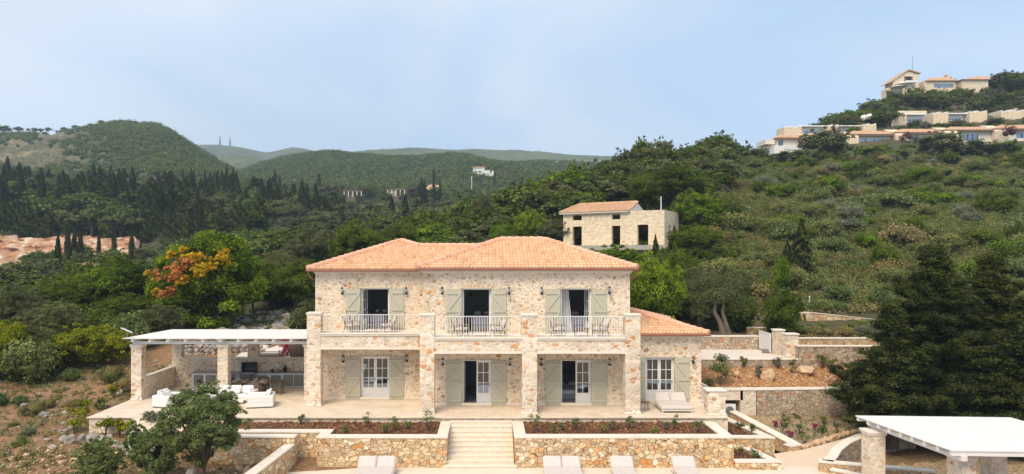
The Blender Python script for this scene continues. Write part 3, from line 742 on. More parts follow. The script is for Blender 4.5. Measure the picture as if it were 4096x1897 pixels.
# ---- shutters, doors, lanterns
def shutter(x0, x1, yw, z0, z1, mirror):
    yf = yw-.075; m = MB(); n = 6; bw = (x1-x0)/n
    for i in range(n): m.box(x0+i*bw+.008, x0+(i+1)*bw-.008, yf+.02, yf+.05, z0, z1)
    m.box(x0+.004, x1-.004, yf+.034, yf+.044, z0+.01, z1-.01)
    o = m.obj('shutter', 'sage_paint', villa)
    b = MB(); hs = [z0+.22, z0+(z1-z0)*.5, z1-.22]
    for h in hs: b.box(x0+.02, x1-.02, yf-.022, yf+.019, h-.07, h+.07)
    for lo, hi in ((hs[0], hs[1]), (hs[1], hs[2])):
        xa, xb = (x0+.07, x1-.07) if not mirror else (x1-.07, x0+.07)
        dx, dz = xb-xa, hi-lo-.13; L = math.hypot(dx, dz); nx, nz_ = -dz/L*.062, dx/L*.062
        p = [(xa, lo+.065), (xb, hi-.065)]
        q = [(p[0][0]-nx, p[0][1]-nz_), (p[1][0]-nx, p[1][1]-nz_), (p[1][0]+nx, p[1][1]+nz_), (p[0][0]+nx, p[0][1]+nz_)]
        bb = len(b.v)
        for yy in (yf-.018, yf+.018):
            for (x, z) in q: b.v.append((x, yy, z)); b.t.append(.5)
        b.f += [(bb, bb+1, bb+2, bb+3), (bb+7, bb+6, bb+5, bb+4)] + [(bb+i, bb+4+i, bb+4+(i+1) % 4, bb+(i+1) % 4) for i in range(4)]
    b.obj('brace', 'sage_paint', o)
    h = MB(); xh = x0+.02 if mirror is False else x1-.02; xh = x0 if not mirror else x1
    h.box(xh-.02, xh+.03, yf-.03, yf-.005, (z0+z1)/2-.25, (z0+z1)/2-.05); h.obj('latch', 'sage_paint', o)
def leaf(x0, x1, y, z0, z1, M4=None, cols=2, panes=True):
    """a door leaf: white frame with 2 x 3 panes over a solid panel"""
    f = MB(); s = .085; zp = z0+.52; t0, t1 = y, y+.05
    f.box(x0, x0+s, t0, t1, z0, z1, M4=M4); f.box(x1-s, x1, t0, t1, z0, z1, M4=M4)
    f.box(x0+s, x1-s, t0, t1, z0, z0+.10, M4=M4); f.box(x0+s, x1-s, t0, t1, zp, zp+.08, M4=M4); f.box(x0+s, x1-s, t0, t1, z1-.09, z1, M4=M4)
    f.box(x0+s, x1-s, t0+.015, t1-.015, z0+.10, zp, M4=M4); f.box(x0+s+.08, x1-s-.08, t0+.004, t0+.013, z0+.17, zp-.07, M4=M4)
    xm = (x0+x1)/2; a, b = zp+.08, z1-.09
    f.box(xm-.018, xm+.018, t0+.008, t1-.008, a, b, M4=M4)
    for k in (1, 2): zz = a+(b-a)*k/3; f.box(x0+s, xm-.018, t0+.008, t1-.008, zz-.018, zz+.018, M4=M4); f.box(xm+.018, x1-s, t0+.008, t1-.008, zz-.018, zz+.018, M4=M4)
    o = f.obj('french_door', 'white_paint', villa)
    g = MB(); g.box(x0+s, x1-s, t0+.022, t0+.028, a, b, M4=M4); g.obj('glass_pane', 'glass', o)
    h = MB(); h.box(x1-.06, x1-.035, t0-.04, t0-.003, z0+1.0, z0+1.14, M4=M4); h.obj('handle', 'black_metal', o)
def frame(a, b, yw, z0, z1):
    f = MB(); yf, yb = yw+.16, yw+.24
    f.box(a, a+.05, yf, yb, z0, z1-.06); f.box(b-.05, b, yf, yb, z0, z1-.06); f.box(a, b, yf, yb, z1-.06, z1-.002); f.obj('door_frame', 'white_paint', villa)
    s = MB(); s.box(a-.0, b+.0, yw-.06, yw+.45, z0-.02, z0+.015); s.obj('door_sill', 'limestone', villa)
def rotz(x, y, ang): return Matrix.Translation((x, y, 0)) @ Matrix.Rotation(ang, 4, 'Z') @ Matrix.Translation((-x, -y, 0))
sw = .84
for (a, b, z0, z1), yw, mode in ((opL[0], YWL, 'shut'), (opL[1], YWL, 'openL'), (opA[0], YW, 'half'), (opA[1], YW, 'open'), (opB[0], YW, 'half'), (opB[1], YW, 'openR'), (opX[0], YA, 'shut')):
    zb = max(z0, .02)
    shutter(a-sw, a-.01, yw, zb+.01, z1-.01, False); shutter(b+.01, b+sw, yw, zb+.01, z1-.01, True)
    frame(a, b, yw, zb, z1); xm = (a+b)/2; y = yw+.18; za_, zb_ = zb+.02, z1-.065
    if mode in ('shut',): leaf(a+.052, xm-.002, y, za_, zb_); leaf(xm+.002, b-.052, y, za_, zb_)
    if mode == 'half': leaf(xm+.002, b-.052, y, za_, zb_); leaf(a+.052, xm-.002, y, za_, zb_, rotz(a+.052, y+.06, R(86)))
    if mode in ('open', 'openL', 'openR'):
        leaf(a+.052, xm-.002, y, za_, zb_, rotz(a+.052, y+.06, R(80 if mode == 'openL' else 92)))
        leaf(xm+.002, b-.052, y, za_, zb_, rotz(b-.052, y+.06, R(-80 if mode == 'openR' else -92)))
for px, py, yw in ((1368.5, 1167, YWL), (1624.5, 1167, YWL), (1769, 1167, YW), (2036, 1167, YW), (2167, 1167, YW), (2438.5, 1165, YW),
                   (1372, 1439, YWL), (1627, 1437, YWL), (1771, 1451, YW), (2040, 1451, YW), (2165, 1452, YW), (2439, 1452, YW), (2774.5, 1443, YA)):
    y = yw-.16; x = PX(px, y); z = PZ(py, y)-.05; m = MB()
    m.lathe((x, y, z), [(.02, -.12), (.07, -.10), (.085, -.02), (.03, .0)], 8)
    m.bar((x, y, z-.1), (x, yw-.005, z-.06), .025); m.box(x-.05, x+.05, yw-.02, yw-.003, z-.12, z+.06)
    o = m.obj('wall_lantern', 'black_metal', villa)
    m = MB(); m.lathe((x, y, z), [(.055, .0), (.065, .22)], 8); m.obj('lamp_glass', 'glass', o)
    m = MB(); m.lathe((x, y, z), [(.085, .22), (.09, .235), (.04, .29), (.01, .33)], 8); m.obj('lamp_cap', 'black_metal', o)
m = MB(); x, y = PX(1621, YWL), YWL; z = PZ(1565, YWL); m.box(x-.06, x+.06, y-.03, y-.004, z-.08, z+.08); m.obj('socket', 'plastic_white', villa)

# things seen in the rooms
def bed(label, x0, x1, y0, z, cover='blue_fabric', L=2.0, h=.55):
    o = thing('bed', label, 'bed', (x0, y0, z), 'beds inside the villa')
    m = MB(); m.box(x0, x1, y0, y0+L, z+.003, z+.3, .03); m.obj('bed_base', 'blue_fabric' if cover == 'blue_fabric' else 'room_wall', o)
    m = MB(); m.box(x0-.02, x1+.02, y0-.02, y0+L, z+.3, z+h, .07); m.obj('mattress', cover, o)
    for k in (0, 1):
        xx = x0+.1+k*(x1-x0)/2; m = MB(); m.box(xx, xx+(x1-x0)/2-.2, y0+L-.5, y0+L-.1, z+h+.005, z+h+.18, .06); m.obj('pillow', 'white_fabric', o)
    m = MB(); m.box(x0-.05, x1+.05, y0+L+.003, y0+L+.1, z+.003, z+1.15, .02); m.obj('headboard', 'dark_fabric', o)
bed('bed with a white cover behind the half open ground floor door', 3.9, 5.5, 39.6, 0, 'white_fabric')
bed('blue grey bed in the upstairs room with the bare doorway, middle balcony', -.9, .3, 39.4, FZ2+.0, h=.8)
bed('blue grey bed in the upstairs room with the white curtain', 4.25, 5.5, 39.4, FZ2, h=.8)
bed('blue grey bed in the upstairs room of the left wing', -7.0, -6.1, 41.0, FZ2, h=.8)
so_ = thing('sofa', 'brown cushioned sofa behind the closed glass doors of the left porch', 'sofa', (-6.4, 42, 0))
m = MB(); m.box(-7.6, -5.2, 41.6, 42.5, .003, .42, .05); m.box(-7.6, -5.2, 42.5, 42.75, .003, .85, .05); m.obj('frame', 'beige_fabric', so_)
for k in range(4): m = MB(); x = -7.5+k*.58; m.box(x, x+.5, 42.1, 42.45, .425, .85, .1); m.obj('cushion', 'white_fabric' if k % 2 else 'beige_fabric', so_)
m = MB(); zz = FZ2+.05
for i in range(9):
    a = i*.045; m.tube([(4.12+a, 38.62+.03*math.sin(i*2.1), FZ2+2.38), (4.12+a*1.35, 38.64+.03*math.sin(i*2.1), zz+1.1), (4.12+a*1.6, 38.66+.03*math.sin(i*2.1), zz)], .03, 6)
tag(m.obj('curtain', 'curtain', None, True), 'white curtain gathered at the left of the right upstairs doorway', 'curtain')
pl = thing('pendant_lamp', 'small black pendant lamp hanging in the middle upstairs room', 'lamp', (-1.0, 40.5, 6.0))
m = MB(); m.tube([(-1.0, 40.5, 6.94), (-1.0, 40.5, 6.15)], .012, 6); m.obj('cord', 'black_metal', pl)
m = MB(); m.lathe((-1.0, 40.5, 5.9), [(.14, 0), (.1, .1), (.03, .22), (.01, .26)], 10); m.obj('lamp_shade', 'black_metal', pl)

# ==================================================================== terraces, stairs, walls
m = MB(); m.box(-20.45, 12.34, 35.44, 36.0, -.065, -.004); m.box(-20.45, 12.34, 36.0, 44.4, -.065, -.004); m.box(-20.49, 12.38, 35.36, 35.44, -.066, .0, .01)
struct(m.obj('terrace', 'paving'))
m = MB(); m.box(-20.4, 12.3, 35.45, 44.3, -2.6, -.07); tw_ = tag(m.obj('terrace_plinth', 'house_stone'), 'pale rubble stone base wall carrying the long terrace', 'wall')
# pool deck
m = MB(); m.box(-9.85, 15.4, 24, 33.35, -2.0, -1.65); struct(m.obj('pool_deck', 'deck'))
# stairs
st = thing('stone_staircase', 'broad pale stone staircase from the pool deck up to the terrace', 'stairs', (-.3, 33.5, -1.65))
nst = 11; rise = 1.65/nst; tread = .325
for i in range(nst):
    z1 = -i*rise-.004 if i else -.075; yf = 35.36-i*tread
    if i == 0: yf = 35.36; continue
    ww = .0 if i < nst-1 else .12
    m = MB(); m.box(-1.90-ww*1.2, 1.25+ww, yf-.03, yf+tread+.0, z1-.045, z1, .012); m.box(-1.90-ww*1.2, 1.25+ww, yf, yf+tread-.002, -1.649, z1-.047)
    m.obj('step', 'step_stone', st)
def wall(name, label, pts, zt, zb, th=.45, mat='garden_stone', cap='cap_plaster', capt=.07, over=.03, cat='wall', group=None):
    """wall along a polyline of (x, y), left-hand side offset by th; tops zt and bottoms zb per point"""
    n = len(pts); zt = zt if isinstance(zt, (list, tuple)) else [zt]*n; zb = zb if isinstance(zb, (list, tuple)) else [zb]*n
    P2 = [Vector(p) for p in pts]
    def off(i, d):
        dirs = []
        if i > 0: dirs.append((P2[i]-P2[i-1]).normalized())
        if i < n-1: dirs.append((P2[i+1]-P2[i]).normalized())
        ns = [Vector((-q.y, q.x)) for q in dirs]; b = sum(ns, Vector((0, 0))).normalized(); k = 1/max(.4, b.dot(ns[0]))
        e = Vector((0, 0))
        return P2[i]+b*d*k
    def prism(m, d0, d1, zlo, zhi, ext=0):
        A = [off(i, d0) for i in range(n)]; B = [off(i, d1) for i in range(n)]
        if ext:
            q = (P2[1]-P2[0]).normalized()*ext; A[0] -= q; B[0] -= q; q = (P2[-1]-P2[-2]).normalized()*ext; A[-1] += q; B[-1] += q
        b = len(m.v)
        for i in range(n):
            for (p, z) in ((A[i], zlo[i]), (B[i], zlo[i]), (B[i], zhi[i]), (A[i], zhi[i])): m.v.append((p.x, p.y, z)); m.t.append(.5)
        for i in range(n-1):
            for k in range(4): m.f.append((b+4*i+k, b+4*i+(k+1) % 4, b+4*i+4+(k+1) % 4, b+4*i+4+k))
        m.f.append((b, b+3, b+2, b+1)); e = b+4*(n-1); m.f.append((e, e+1, e+2, e+3))
    m = MB(); prism(m, 0, th, zb, zt); o = m.obj(name, mat); tag(o, label, cat, group)
    if cap:
        c = MB(); prism(c, -over, th+over, [z+.001 for z in zt], [z+capt for z in zt], over); c.obj('cap', cap, o)
    return o
zc = -.27
wall('planter_wall', 'tall ochre rubble planter wall left of the staircase with cream cap', [(-1.9, 35.3), (-1.9, 32.34), (-7.96, 32.34), (-7.96, 33.3), (-14.0, 33.3)][::-1], zc, -1.66, th=.45)
wall('planter_wall', 'long ochre rubble planter wall right of the staircase with cream cap', [(1.28, 35.3), (1.28, 32.34), (11.5, 32.34), (11.5, 35.3)], zc, -1.66, th=.5)
wall('retaining_wall', 'rubble wall with squared end pillar behind the foreground tree', [(-13.2, 32.4), (-9.03, 32.4)], zc, -2.3, th=.45)
wall('retaining_wall', 'low rubble wall running from the end pillar towards the bottom edge of the picture', [(-9.75, 24), (-9.4, 28), (-9.05, 32.38)], -.63, -2.3, th=.42)
wall('planter_wall', 'middle stepped corner planter wall beside the path', [(11.98, 34.5), (14.3, 34.5), (13.45, 38.6)], -.86, -1.75, th=.4)
wall('planter_wall', 'lowest corner planter wall at the edge of the pool deck', [(11.52, 32.05), (13.6, 32.05), (13.05, 34.45)], -1.33, -1.75, th=.38)
wall('retaining_wall', 'sloping topped rubble wall beside the beige path', [(15.2, 34.72), (15.85, 35.0), (14.35, 39.9)], [-1.36, -1.34, -.75], -1.9, th=.42)
wall('retaining_wall', 'long grey brown rubble retaining wall below the orange soil bank', [(15.55, 40.0), (20, 40.0), (25, 39.8), (31, 39.6), (40, 39.6)], [.46, .50, .48, .46, .46], -1.6, th=.5, mat='retaining_stone')
# alcove with the air conditioning unit
alc = MB(); alc.box(12.6, 13.1, 39.98, 41, -1.6, .46); alc.box(13.1, 14.75, 39.98, 40.5, -.1, .46); alc.box(14.6, 15.5, 39.98, 41.2, -1.6, .459); alc.box(13.1, 14.6, 41.0, 41.2, -1.6, -.1)
alc.box(13.1, 14.6, 40.5, 41.2, -.1, .455)
ao = tag(alc.obj('alcove_wall', 'column_stone'), 'stone alcove housing a white air conditioner behind the end pillar', 'wall')
c_ = MB(); c_.box(12.6, 15.53, 39.94, 40.55, .461, .53); c_.obj('cap', 'cap_plaster', ao)
ac = thing('air_conditioner', 'white outdoor air conditioner unit standing in the stone alcove', 'air conditioner', (13.55, 40.3, -1.05))
x0, x1 = PX(2903, 40.1), PX(2944, 40.1); zt_ = PZ(1617, 40.1); zb_ = PZ(1664, 40.1)
m = MB(); m.box(x0, x1, 40.1, 40.42, zb_, zt_, .02); m.obj('casing', 'plastic_white', ac)
m = MB(); cx_ = x0+(x1-x0)*.38; cz_ = (zb_+zt_)/2-.02
m.tube([(cx_, 40.095, cz_), (cx_, 40.07, cz_)], .24, 20); m.obj('fan_grille', 'socket_grey', ac)
m = MB(); m.box(x0+.02, x0+.1, 40.12, 40.4, zb_-.1, zb_-.002); m.box(x1-.1, x1-.02, 40.12, 40.4, zb_-.1, zb_-.002); m.obj('foot', 'grey_metal', ac)
# end pillar with railing
ep = thing('stone_pillar', 'squat stone pillar with slab cap at the right end of the terrace', 'pillar', (11.87, 35.8, 0))
m = MB(); m.box(11.40, 12.30, 35.8, 36.5, .001, 1.22); m.obj('shaft', 'column_stone', ep)
m = MB(); m.box(11.34, 12.36, 35.74, 36.56, 1.222, 1.31, .02); m.obj('cap', 'limestone', ep); m = MB(); m.box(11.36, 12.34, 35.76, 36.54, .002, .1, .01); m.obj('plinth', 'limestone', ep)
m = MB(); m.box(12.0, 12.12, 35.7, 35.757, .1, .28, .01); m.obj('socket', 'plastic_white', ep)
m = MB(); X_ = 12.04
m.box(X_-.02, X_+.02, 36.58, 39.08, 1.06, 1.1); m.box(X_-.02, X_+.02, 36.58, 39.08, .82, .84); m.box(X_-.02, X_+.02, 36.58, 39.08, .08, .11)
for k in range(20): yy = 36.62+k*.128; m.box(X_-.01, X_+.01, yy-.01, yy+.01, .11, .82)
for k in range(8):
    y0 = 36.66+k*.3
    for a, b, c, d in ((0, .24, .20, .215), (.225, .24, .05, .20), (.06, .225, .05, .065), (.06, .075, .065, .15), (.075, .16, .135, .15)): m.box(X_-.008, X_+.008, y0+a, y0+b, .84+c-.005, .84+d)
for yy in (36.62, 39.05): m.box(X_-.02, X_+.02, yy-.02, yy+.02, .001, .08)
tag(m.obj('railing', 'white_paint'), 'white metal railing with key pattern beside the end pillar', 'railing')

# beds of soil
def sheet(name, mat, quad, nx=30, ny=12, amp=.05, kind='structure', f=2.0, zf=None):
    """bumpy sheet over a quad of 3-D corners (front-left, front-right, back-right, back-left)"""
    a, b, c, d = [Vector(p) for p in quad]; V = []; 
    for j in range(ny+1):
        for i in range(nx+1):
            u, v = i/nx, j/ny; p = a.lerp(b, u).lerp(d.lerp(c, u), v)
            p.z += amp*(mnoise.noise(Vector((p.x*f, p.y*f, 3)))+.6*mnoise.noise(Vector((p.x*f*2.7, p.y*f*2.7, 9)))); V.append(tuple(p))
    Fq = [(j*(nx+1)+i, j*(nx+1)+i+1, (j+1)*(nx+1)+i+1, (j+1)*(nx+1)+i) for j in range(ny) for i in range(nx)]
    o = mesh_obj(name, V, Fq, mat, smooth=True); o['kind'] = kind; return o
zs = -.38
sheet('soil', 'red_soil', [(-7.5, 32.8, zs), (-2.36, 32.8, zs), (-2.36, 35.44, zs+.12), (-7.5, 35.44, zs+.12)], 60, 30, .1, f=4)
sheet('soil', 'red_soil', [(-15, 33.76, zs+.02), (-7.5, 33.76, zs+.02), (-7.5, 35.44, zs+.12), (-15, 35.44, zs+.12)], 70, 20, .08, f=4)
sheet('soil', 'red_soil', [(1.8, 32.85, zs), (11.0, 32.85, zs), (11.0, 35.44, zs+.12), (1.8, 35.44, zs+.12)], 90, 30, .1, f=4)
sheet('soil', 'red_soil', [(11.97, 34.9, -1.0), (13.9, 34.9, -1.0), (13.2, 38.6, -.9), (12.33, 38.6, -.9)], 24, 30, .08)
sheet('soil', 'red_soil', [(11.52, 32.45, -1.45), (13.2, 32.45, -1.45), (12.75, 34.5, -1.4), (11.6, 34.5, -1.4)], 20, 20, .07)
sheet('soil_bank', 'orange_soil', [(12.4, 40.5, .42), (38, 40.1, .42), (38, 43.7, 1.3), (12.4, 43.7, 1.3)], 160, 30, .22)
sheet('garden_bed', 'pale_soil', [(15.9, 35.1, -1.62), (20.6, 37.6, -1.25), (27, 39.7, -.95), (14.8, 40.0, -.95)], 60, 30, .12)
sheet('soil_verge', 'pale_soil', [(14.5, 48.5, 2.35), (38, 48.5, 2.45), (38, 55.1, 2.3), (14.5, 55.1, 2.3)], 60, 20, .15)
sheet('soil_verge', 'orange_soil', [(19.6, 46.3, 2.5), (36, 46.3, 2.5), (36, 48.6, 2.42), (19.6, 48.6, 2.35)], 60, 20, .15)
# gravel yard behind the outdoor kitchen, driveway, path
sheet('gravel_yard', 'gravel', [(-17, 44.9, 1.22), (-9.9, 44.9, 1.22), (-9.9, 52, 1.95), (-17, 52, 1.95)], 30, 20, .04)
m = MB(); m.box(12.3, 19.4, 43.98, 48.0, 1.3, 1.72); struct(m.obj('driveway', 'driveway'))
pth = [(13.7, 31.5, 15.7), (13.9, 33.0, 16.1), (14.6, 34.4, 16.8), (16.2, 35.4, 18.0), (17.9, 36.4, 19.4), (19.6, 37.3, 20.9), (22.0, 38.0, 23)]
V = []; 
left = [(13.6, 31.0), (13.8, 32.6), (14.2, 34.4), (15.9, 34.95), (17.6, 35.9), (19.4, 37.0), (21.5, 38.2)]
right = [(15.5, 31.0), (15.9, 32.3), (16.5, 33.4), (17.5, 34.6), (18.9, 35.7), (20.6, 36.7), (22.8, 37.6)]
for i, (l, rr) in enumerate(zip(left, right)):
    z = -1.652 + .06*max(0, i-1); V += [(l[0], l[1], z), (rr[0], rr[1], z)]
po = mesh_obj('path', V, [(2*i, 2*i+1, 2*i+3, 2*i+2) for i in range(len(left)-1)], 'pathway'); struct(po)
rp = [(15.45, 31.9), (16.0, 32.6), (16.8, 33.75), (17.8, 34.85), (19.1, 35.9), (20.7, 36.9), (23, 37.8)]
wall('retaining_wall', 'curving cream capped wall along the right side of the beige path', rp[::-1], [-.95, -1.0, -1.08, -1.15, -1.2, -1.22, -1.22], -2.6, th=.4, mat='retaining_stone')
wall('planter_wall', 'small low rubble wall behind the lower pergola pillar', [(15.2, 31.7), (19.5, 30.2)], -1.22, -2.4, th=.35)
wall('planter_wall', 'thin cream capped kerb wall running off the bottom edge beside the lower pergola', [(15.45, 31.2), (17.6, 29.0)], -1.42, -2.4, th=.3)
# upper right walls
wall('retaining_wall', 'long rubble wall holding up the pale driveway', [(12.3, 43.5), (19.5, 43.5)], 1.68, .9, th=.45, mat='retaining_stone')
wall('boundary_wall', 'rubble boundary wall left of the white gate', [(14.0, 48.0), (18.75, 48.0)], 2.60, 1.5, th=.4, mat='retaining_stone')
wall('retaining_wall', 'brown rubble wall right of the gate pillars above the soil bank', [(19.55, 43.6), (38, 43.6)], [2.50, 2.42], .9, th=.4, mat='retaining_stone')
wall('boundary_wall', 'thin rubble wall seen just over the brown wall right of the gate', [(19.9, 45.9), (36, 45.9)], 2.70, 1.6, th=.35)
wall('boundary_wall', 'short rubble wall piece behind the white gate', [(PX(2990, 52), 52), (PX(3068, 52), 52)], PZ(1314, 52), 1.5, th=.35)
wall('boundary_wall', 'old rubble wall descending to the right below the scrubby hillside', [(PX(3020, 55), 55.6), (PX(3243, 55), 55), (PX(3500, 55), 55), (PX(3800, 55), 54.6)], [PZ(1262, 55), PZ(1252, 55), PZ(1279, 55), PZ(1300, 55)], 2.2, th=.4, mat='garden_stone', capt=.05)
wall('boundary_wall', 'pale stone wall glimpsed right of the big dark conifers', [(PX(3960, 50), 50), (PX(4400, 50), 50)], PZ(1345, 50), 1.5, th=.4, mat='garden_stone')
# gate and pillars
gt = thing('gate', 'white slatted metal gate standing open beside the driveway', 'gate', (18.8, 47, 1.72))
m = MB(); m.box(18.78, 18.84, 46.0, 47.95, 2.98, 3.06); m.box(18.78, 18.84, 46.0, 47.95, 1.80, 1.9); m.box(18.78, 18.84, 46.0, 46.07, 1.9, 2.98); m.box(18.78, 18.84, 47.88, 47.95, 1.9, 2.98); m.obj('gate_frame', 'white_paint', gt)
m = MB()
for k in range(20): yy = 46.12+k*.09; m.box(18.79, 18.83, yy-.036, yy+.036, 1.9, 2.98)
m.obj('slats', 'white_paint', gt)
m = MB(); m.box(18.35, 18.7, 46.1, 46.4, 1.73, 2.0, .03); tag(m.obj('gate_motor', 'grey_metal'), 'grey gate motor box on the driveway by the white gate', 'motor')
for nm, x0, x1, y, zt in (('taller stone gate pillar next to the open white gate', 18.86, 19.44, 45.3, 3.30), ('shorter stone gate pillar at the start of the brown wall', 19.05, 19.78, 44.05, 3.18)):
    o = thing('gate_pillar', nm, 'pillar', ((x0+x1)/2, y, 1.7), 'stone pillars of the driveway gate')
    m = MB(); m.box(x0, x1, y, y+.6, 1.5, zt); m.obj('shaft', 'column_stone', o); m = MB(); m.box(x0-.06, x1+.06, y-.06, y+.66, zt+.002, zt+.09, .02); m.obj('cap', 'limestone', o)
# loose stone work
def rocks(name, label, cat, cs, mat='rock', group=None):
    for i, (p, r, sq) in enumerate(cs):
        m = MB(); m.rock(p, r, sq, seed=i*1.7+len(label)); o = m.obj(name, mat); tag(o, label if isinstance(label, str) else label[i], cat, group)
kb = []
for i, (px, py, w_) in enumerate(((252, 1757, 28), (288, 1760, 40), (330, 1757, 40), (371, 1752, 42), (405, 1758, 32), (437, 1757, 34), (466, 1775, 30), (492, 1795, 34), (520, 1808, 30), (262, 1725, 20), (280, 1712, 18))):
    Y = 34.4-i*.05 if py < 1770 else 33.6-(py-1770)*.03
    kb.append((P(px, py, Y), w_/F*Y*.62, (1, .8, .85)))
rocks('boulder', 'pale jagged boulder in the stone border around the left planting bed', 'rock', kb, 'rock', 'boulders bordering the left bed')
rocks('boulder', ['big ochre boulder standing on the orange soil bank', 'wide pale boulder nearest the brown wall on the orange soil bank', 'small pale stone beside the dark green shrub on the soil bank'], 'rock',
      [((PX(3070, 42), 42, .95), .5, (1, .8, .9)), ((PX(3225, 42.5), 42.5, 1.15), .52, (1.2, .8, .6)), ((PX(2948, 42), 42, 1.05), .25, (1, .8, .8))], 'ochre_rock')
rocks('boulder', ['large orange rock at the foot of the wall behind the foreground tree', 'second orange rock lying left of the larger one under the wall'], 'rock', [((PX(990, 31.8), 31.8, -1.75), .38, (1.3, .8, .8)), ((PX(876, 31.8), 31.8, -1.8), .33, (1.2, .8, .7))], 'ochre_rock')
rocks('boulder', 'white rock at the foot of the foreground tree', 'rock', [((PX(765, 30), 30, PZ(1890, 30)), .22, (1, .8, 1.1))], 'rock')
# stones edging the garden bed beside the path
for i in range(24):
    t_ = i/23; x = 16.0+t_*5.2; y = 35.15+t_*2.75+.25*math.sin(t_*3.0); m = MB(); m.rock((x, y, -1.5+.30*t_), .17+.05*random.random(), (1, .8, .8), seed=i*2.1+5)
    tag(m.obj('edging_stone', 'ochre_rock'), 'rounded ochre stone in the row edging the beige path', 'rock', 'stones edging the beige path')
def scatter_rocks(name, n, fx, sizes, mat, seed):
    m = MB(); random.seed(seed)
    for i in range(n):
        x, y = fx(); m.rock((x, y, G(x, y)+.02), random.uniform(*sizes)*(1 if random.random() < .93 else 2.5), (1, .8, .6), seed=i*.37, sub=1)
    o = m.obj(name, mat); o['kind'] = 'stuff'; o['label'] = 'loose stones strewn over the bare slope'; return o
scatter_rocks('loose_stones', 700, lambda: (random.uniform(-34, -20.8), random.uniform(29, 47)), (.04, .13), 'rock', 3)
scatter_rocks('loose_pebbles', 800, lambda: (random.uniform(-28, -10.5), random.uniform(28.5, 34.0)), (.04, .10), 'ochre_rock', 4)
scatter_rocks('slope_rubble', 600, lambda: (PX(random.uniform(860, 1230), 56), random.uniform(50, 64)), (.08, .28), 'rock', 5)
m = MB(); random.seed(9)
for i in range(420): m.rock((random.uniform(12.8, 30), random.uniform(40.6, 43.4), 0), random.uniform(.03, .09), seed=i*.7, sub=1)
for k in range(len(m.v)):
    x, y, z = m.v[k]; m.v[k] = (x, y, z+.45+(y-40.5)*.27)
o = m.obj('bank_pebbles', 'ochre_rock'); tag(o, 'small stones scattered on the soil bank', None, None, 'stuff')
# dry stone wall behind the outdoor kitchen
m = MB(); random.seed(12)
for row in range(4):
    x = PX(730, 48)
    while x < PX(1038, 48): 
        r_ = random.uniform(.14, .26); m.rock((x+r_, 48+random.uniform(-.08, .08)+row*.06, 1.15+row*.24), r_, (1.15, .9, .75), seed=x*3+row, sub=1); x += r_*1.75
tag(m.obj('dry_stone_wall', 'rock'), 'grey dry stone wall of loose rocks behind the outdoor kitchen', 'wall')

# ==================================================================== left pergola with outdoor kitchen
pg = thing('pergola', 'white roofed pergola on stone pillars over the outdoor kitchen', 'pergola', (-15, 41.5, 0))
def pillar(par, x0, x1, y0, y1, z0, z1):
    m = MB(); m.box(x0, x1, y0, y1, z0, z1-.16); o = m.obj('pillar', 'column_stone', par)
    c = MB(); c.box(x0-.04, x1+.04, y0-.04, y1+.04, z1-.159, z1-.08, .01); c.box(x0-.07, x1+.07, y0-.07, y1+.07, z1-.078, z1, .01); c.obj('capital', 'limestone', o)
    c = MB(); c.box(x0-.04, x1+.04, y0-.04, y1+.04, z0+.002, z0+.1, .01); c.obj('plinth', 'limestone', o)
for x0 in (-20.33, -15.40): pillar(pg, x0, x0+.58, 39.5, 40.05, 0, 3.18)
pillar(pg, -10.46, -9.92, 39.5, 39.78, 0, 3.18)
for x0 in (-20.05, -15.25): pillar(pg, x0, x0+.64, 44.0, 44.4, 0, 3.05)
m = MB(); m.box(PX(524, 39.4)+.28, PX(524, 39.4)+.40, 39.4, 39.457, .1, .26); m.obj('socket', 'plastic_white', pg)
m = MB(); m.box(-20.3, -9.92, 39.62, 39.80, 3.182, 3.34); m.obj('beam', 'white_paint', pg)
m = MB(); m.box(-20.1, -9.92, 44.1, 44.28, 3.052, 3.2); m.obj('beam', 'white_paint', pg)
for k in range(10):
    xm = PX(531+70.4*k, 39.2); m = MB(); b = len(m.v)
    m.bar((xm, 39.12, 3.455), (xm, 44.9, 3.30), .16, .17); m.obj('rafter', 'white_paint', pg)
m = MB(); n = 40
A_, B_ = (-20.55, 39.0, 3.57), (-9.97, 39.0, 3.57)
for i in range(n):
    y0, y1 = 39.0+(45.1-39.0)*i/n, 39.0+(45.1-39.0)*(i+.96)/n; z0 = 3.555-.0265*(y0-39); z1 = 3.555-.0265*(y1-39)
    xs_, xe = -20.55, -9.97
    bb = len(m.v)
    for (yy, zz) in ((y0, z0), (y1, z1)):
        for x in (xs_, xe):
            for dz in (0, .04): m.v.append((x, yy, zz+dz)); m.t.append(.5)
    m.f += [tuple(bb+i_ for i_ in q_) for q_ in ((0, 2, 3, 1), (4, 5, 7, 6), (1, 3, 7, 5), (0, 4, 6, 2), (0, 1, 5, 4), (2, 6, 7, 3))]
m.obj('roof_panel', 'canvas', pg)
wall('kitchen_wall', 'low rubble wall along the left side of the pergola', [(-20.2, 43.95), (-20.2, 40.07)][::-1], [1.16, 1.16], 0, th=-.42, mat='house_stone', capt=.06)
wall('kitchen_wall', 'chest high rubble wall behind the outdoor kitchen worktop', [(-19.75, 43.85), (-9.92, 43.85)], 1.70, 0, th=.38, mat='house_stone', capt=.06)
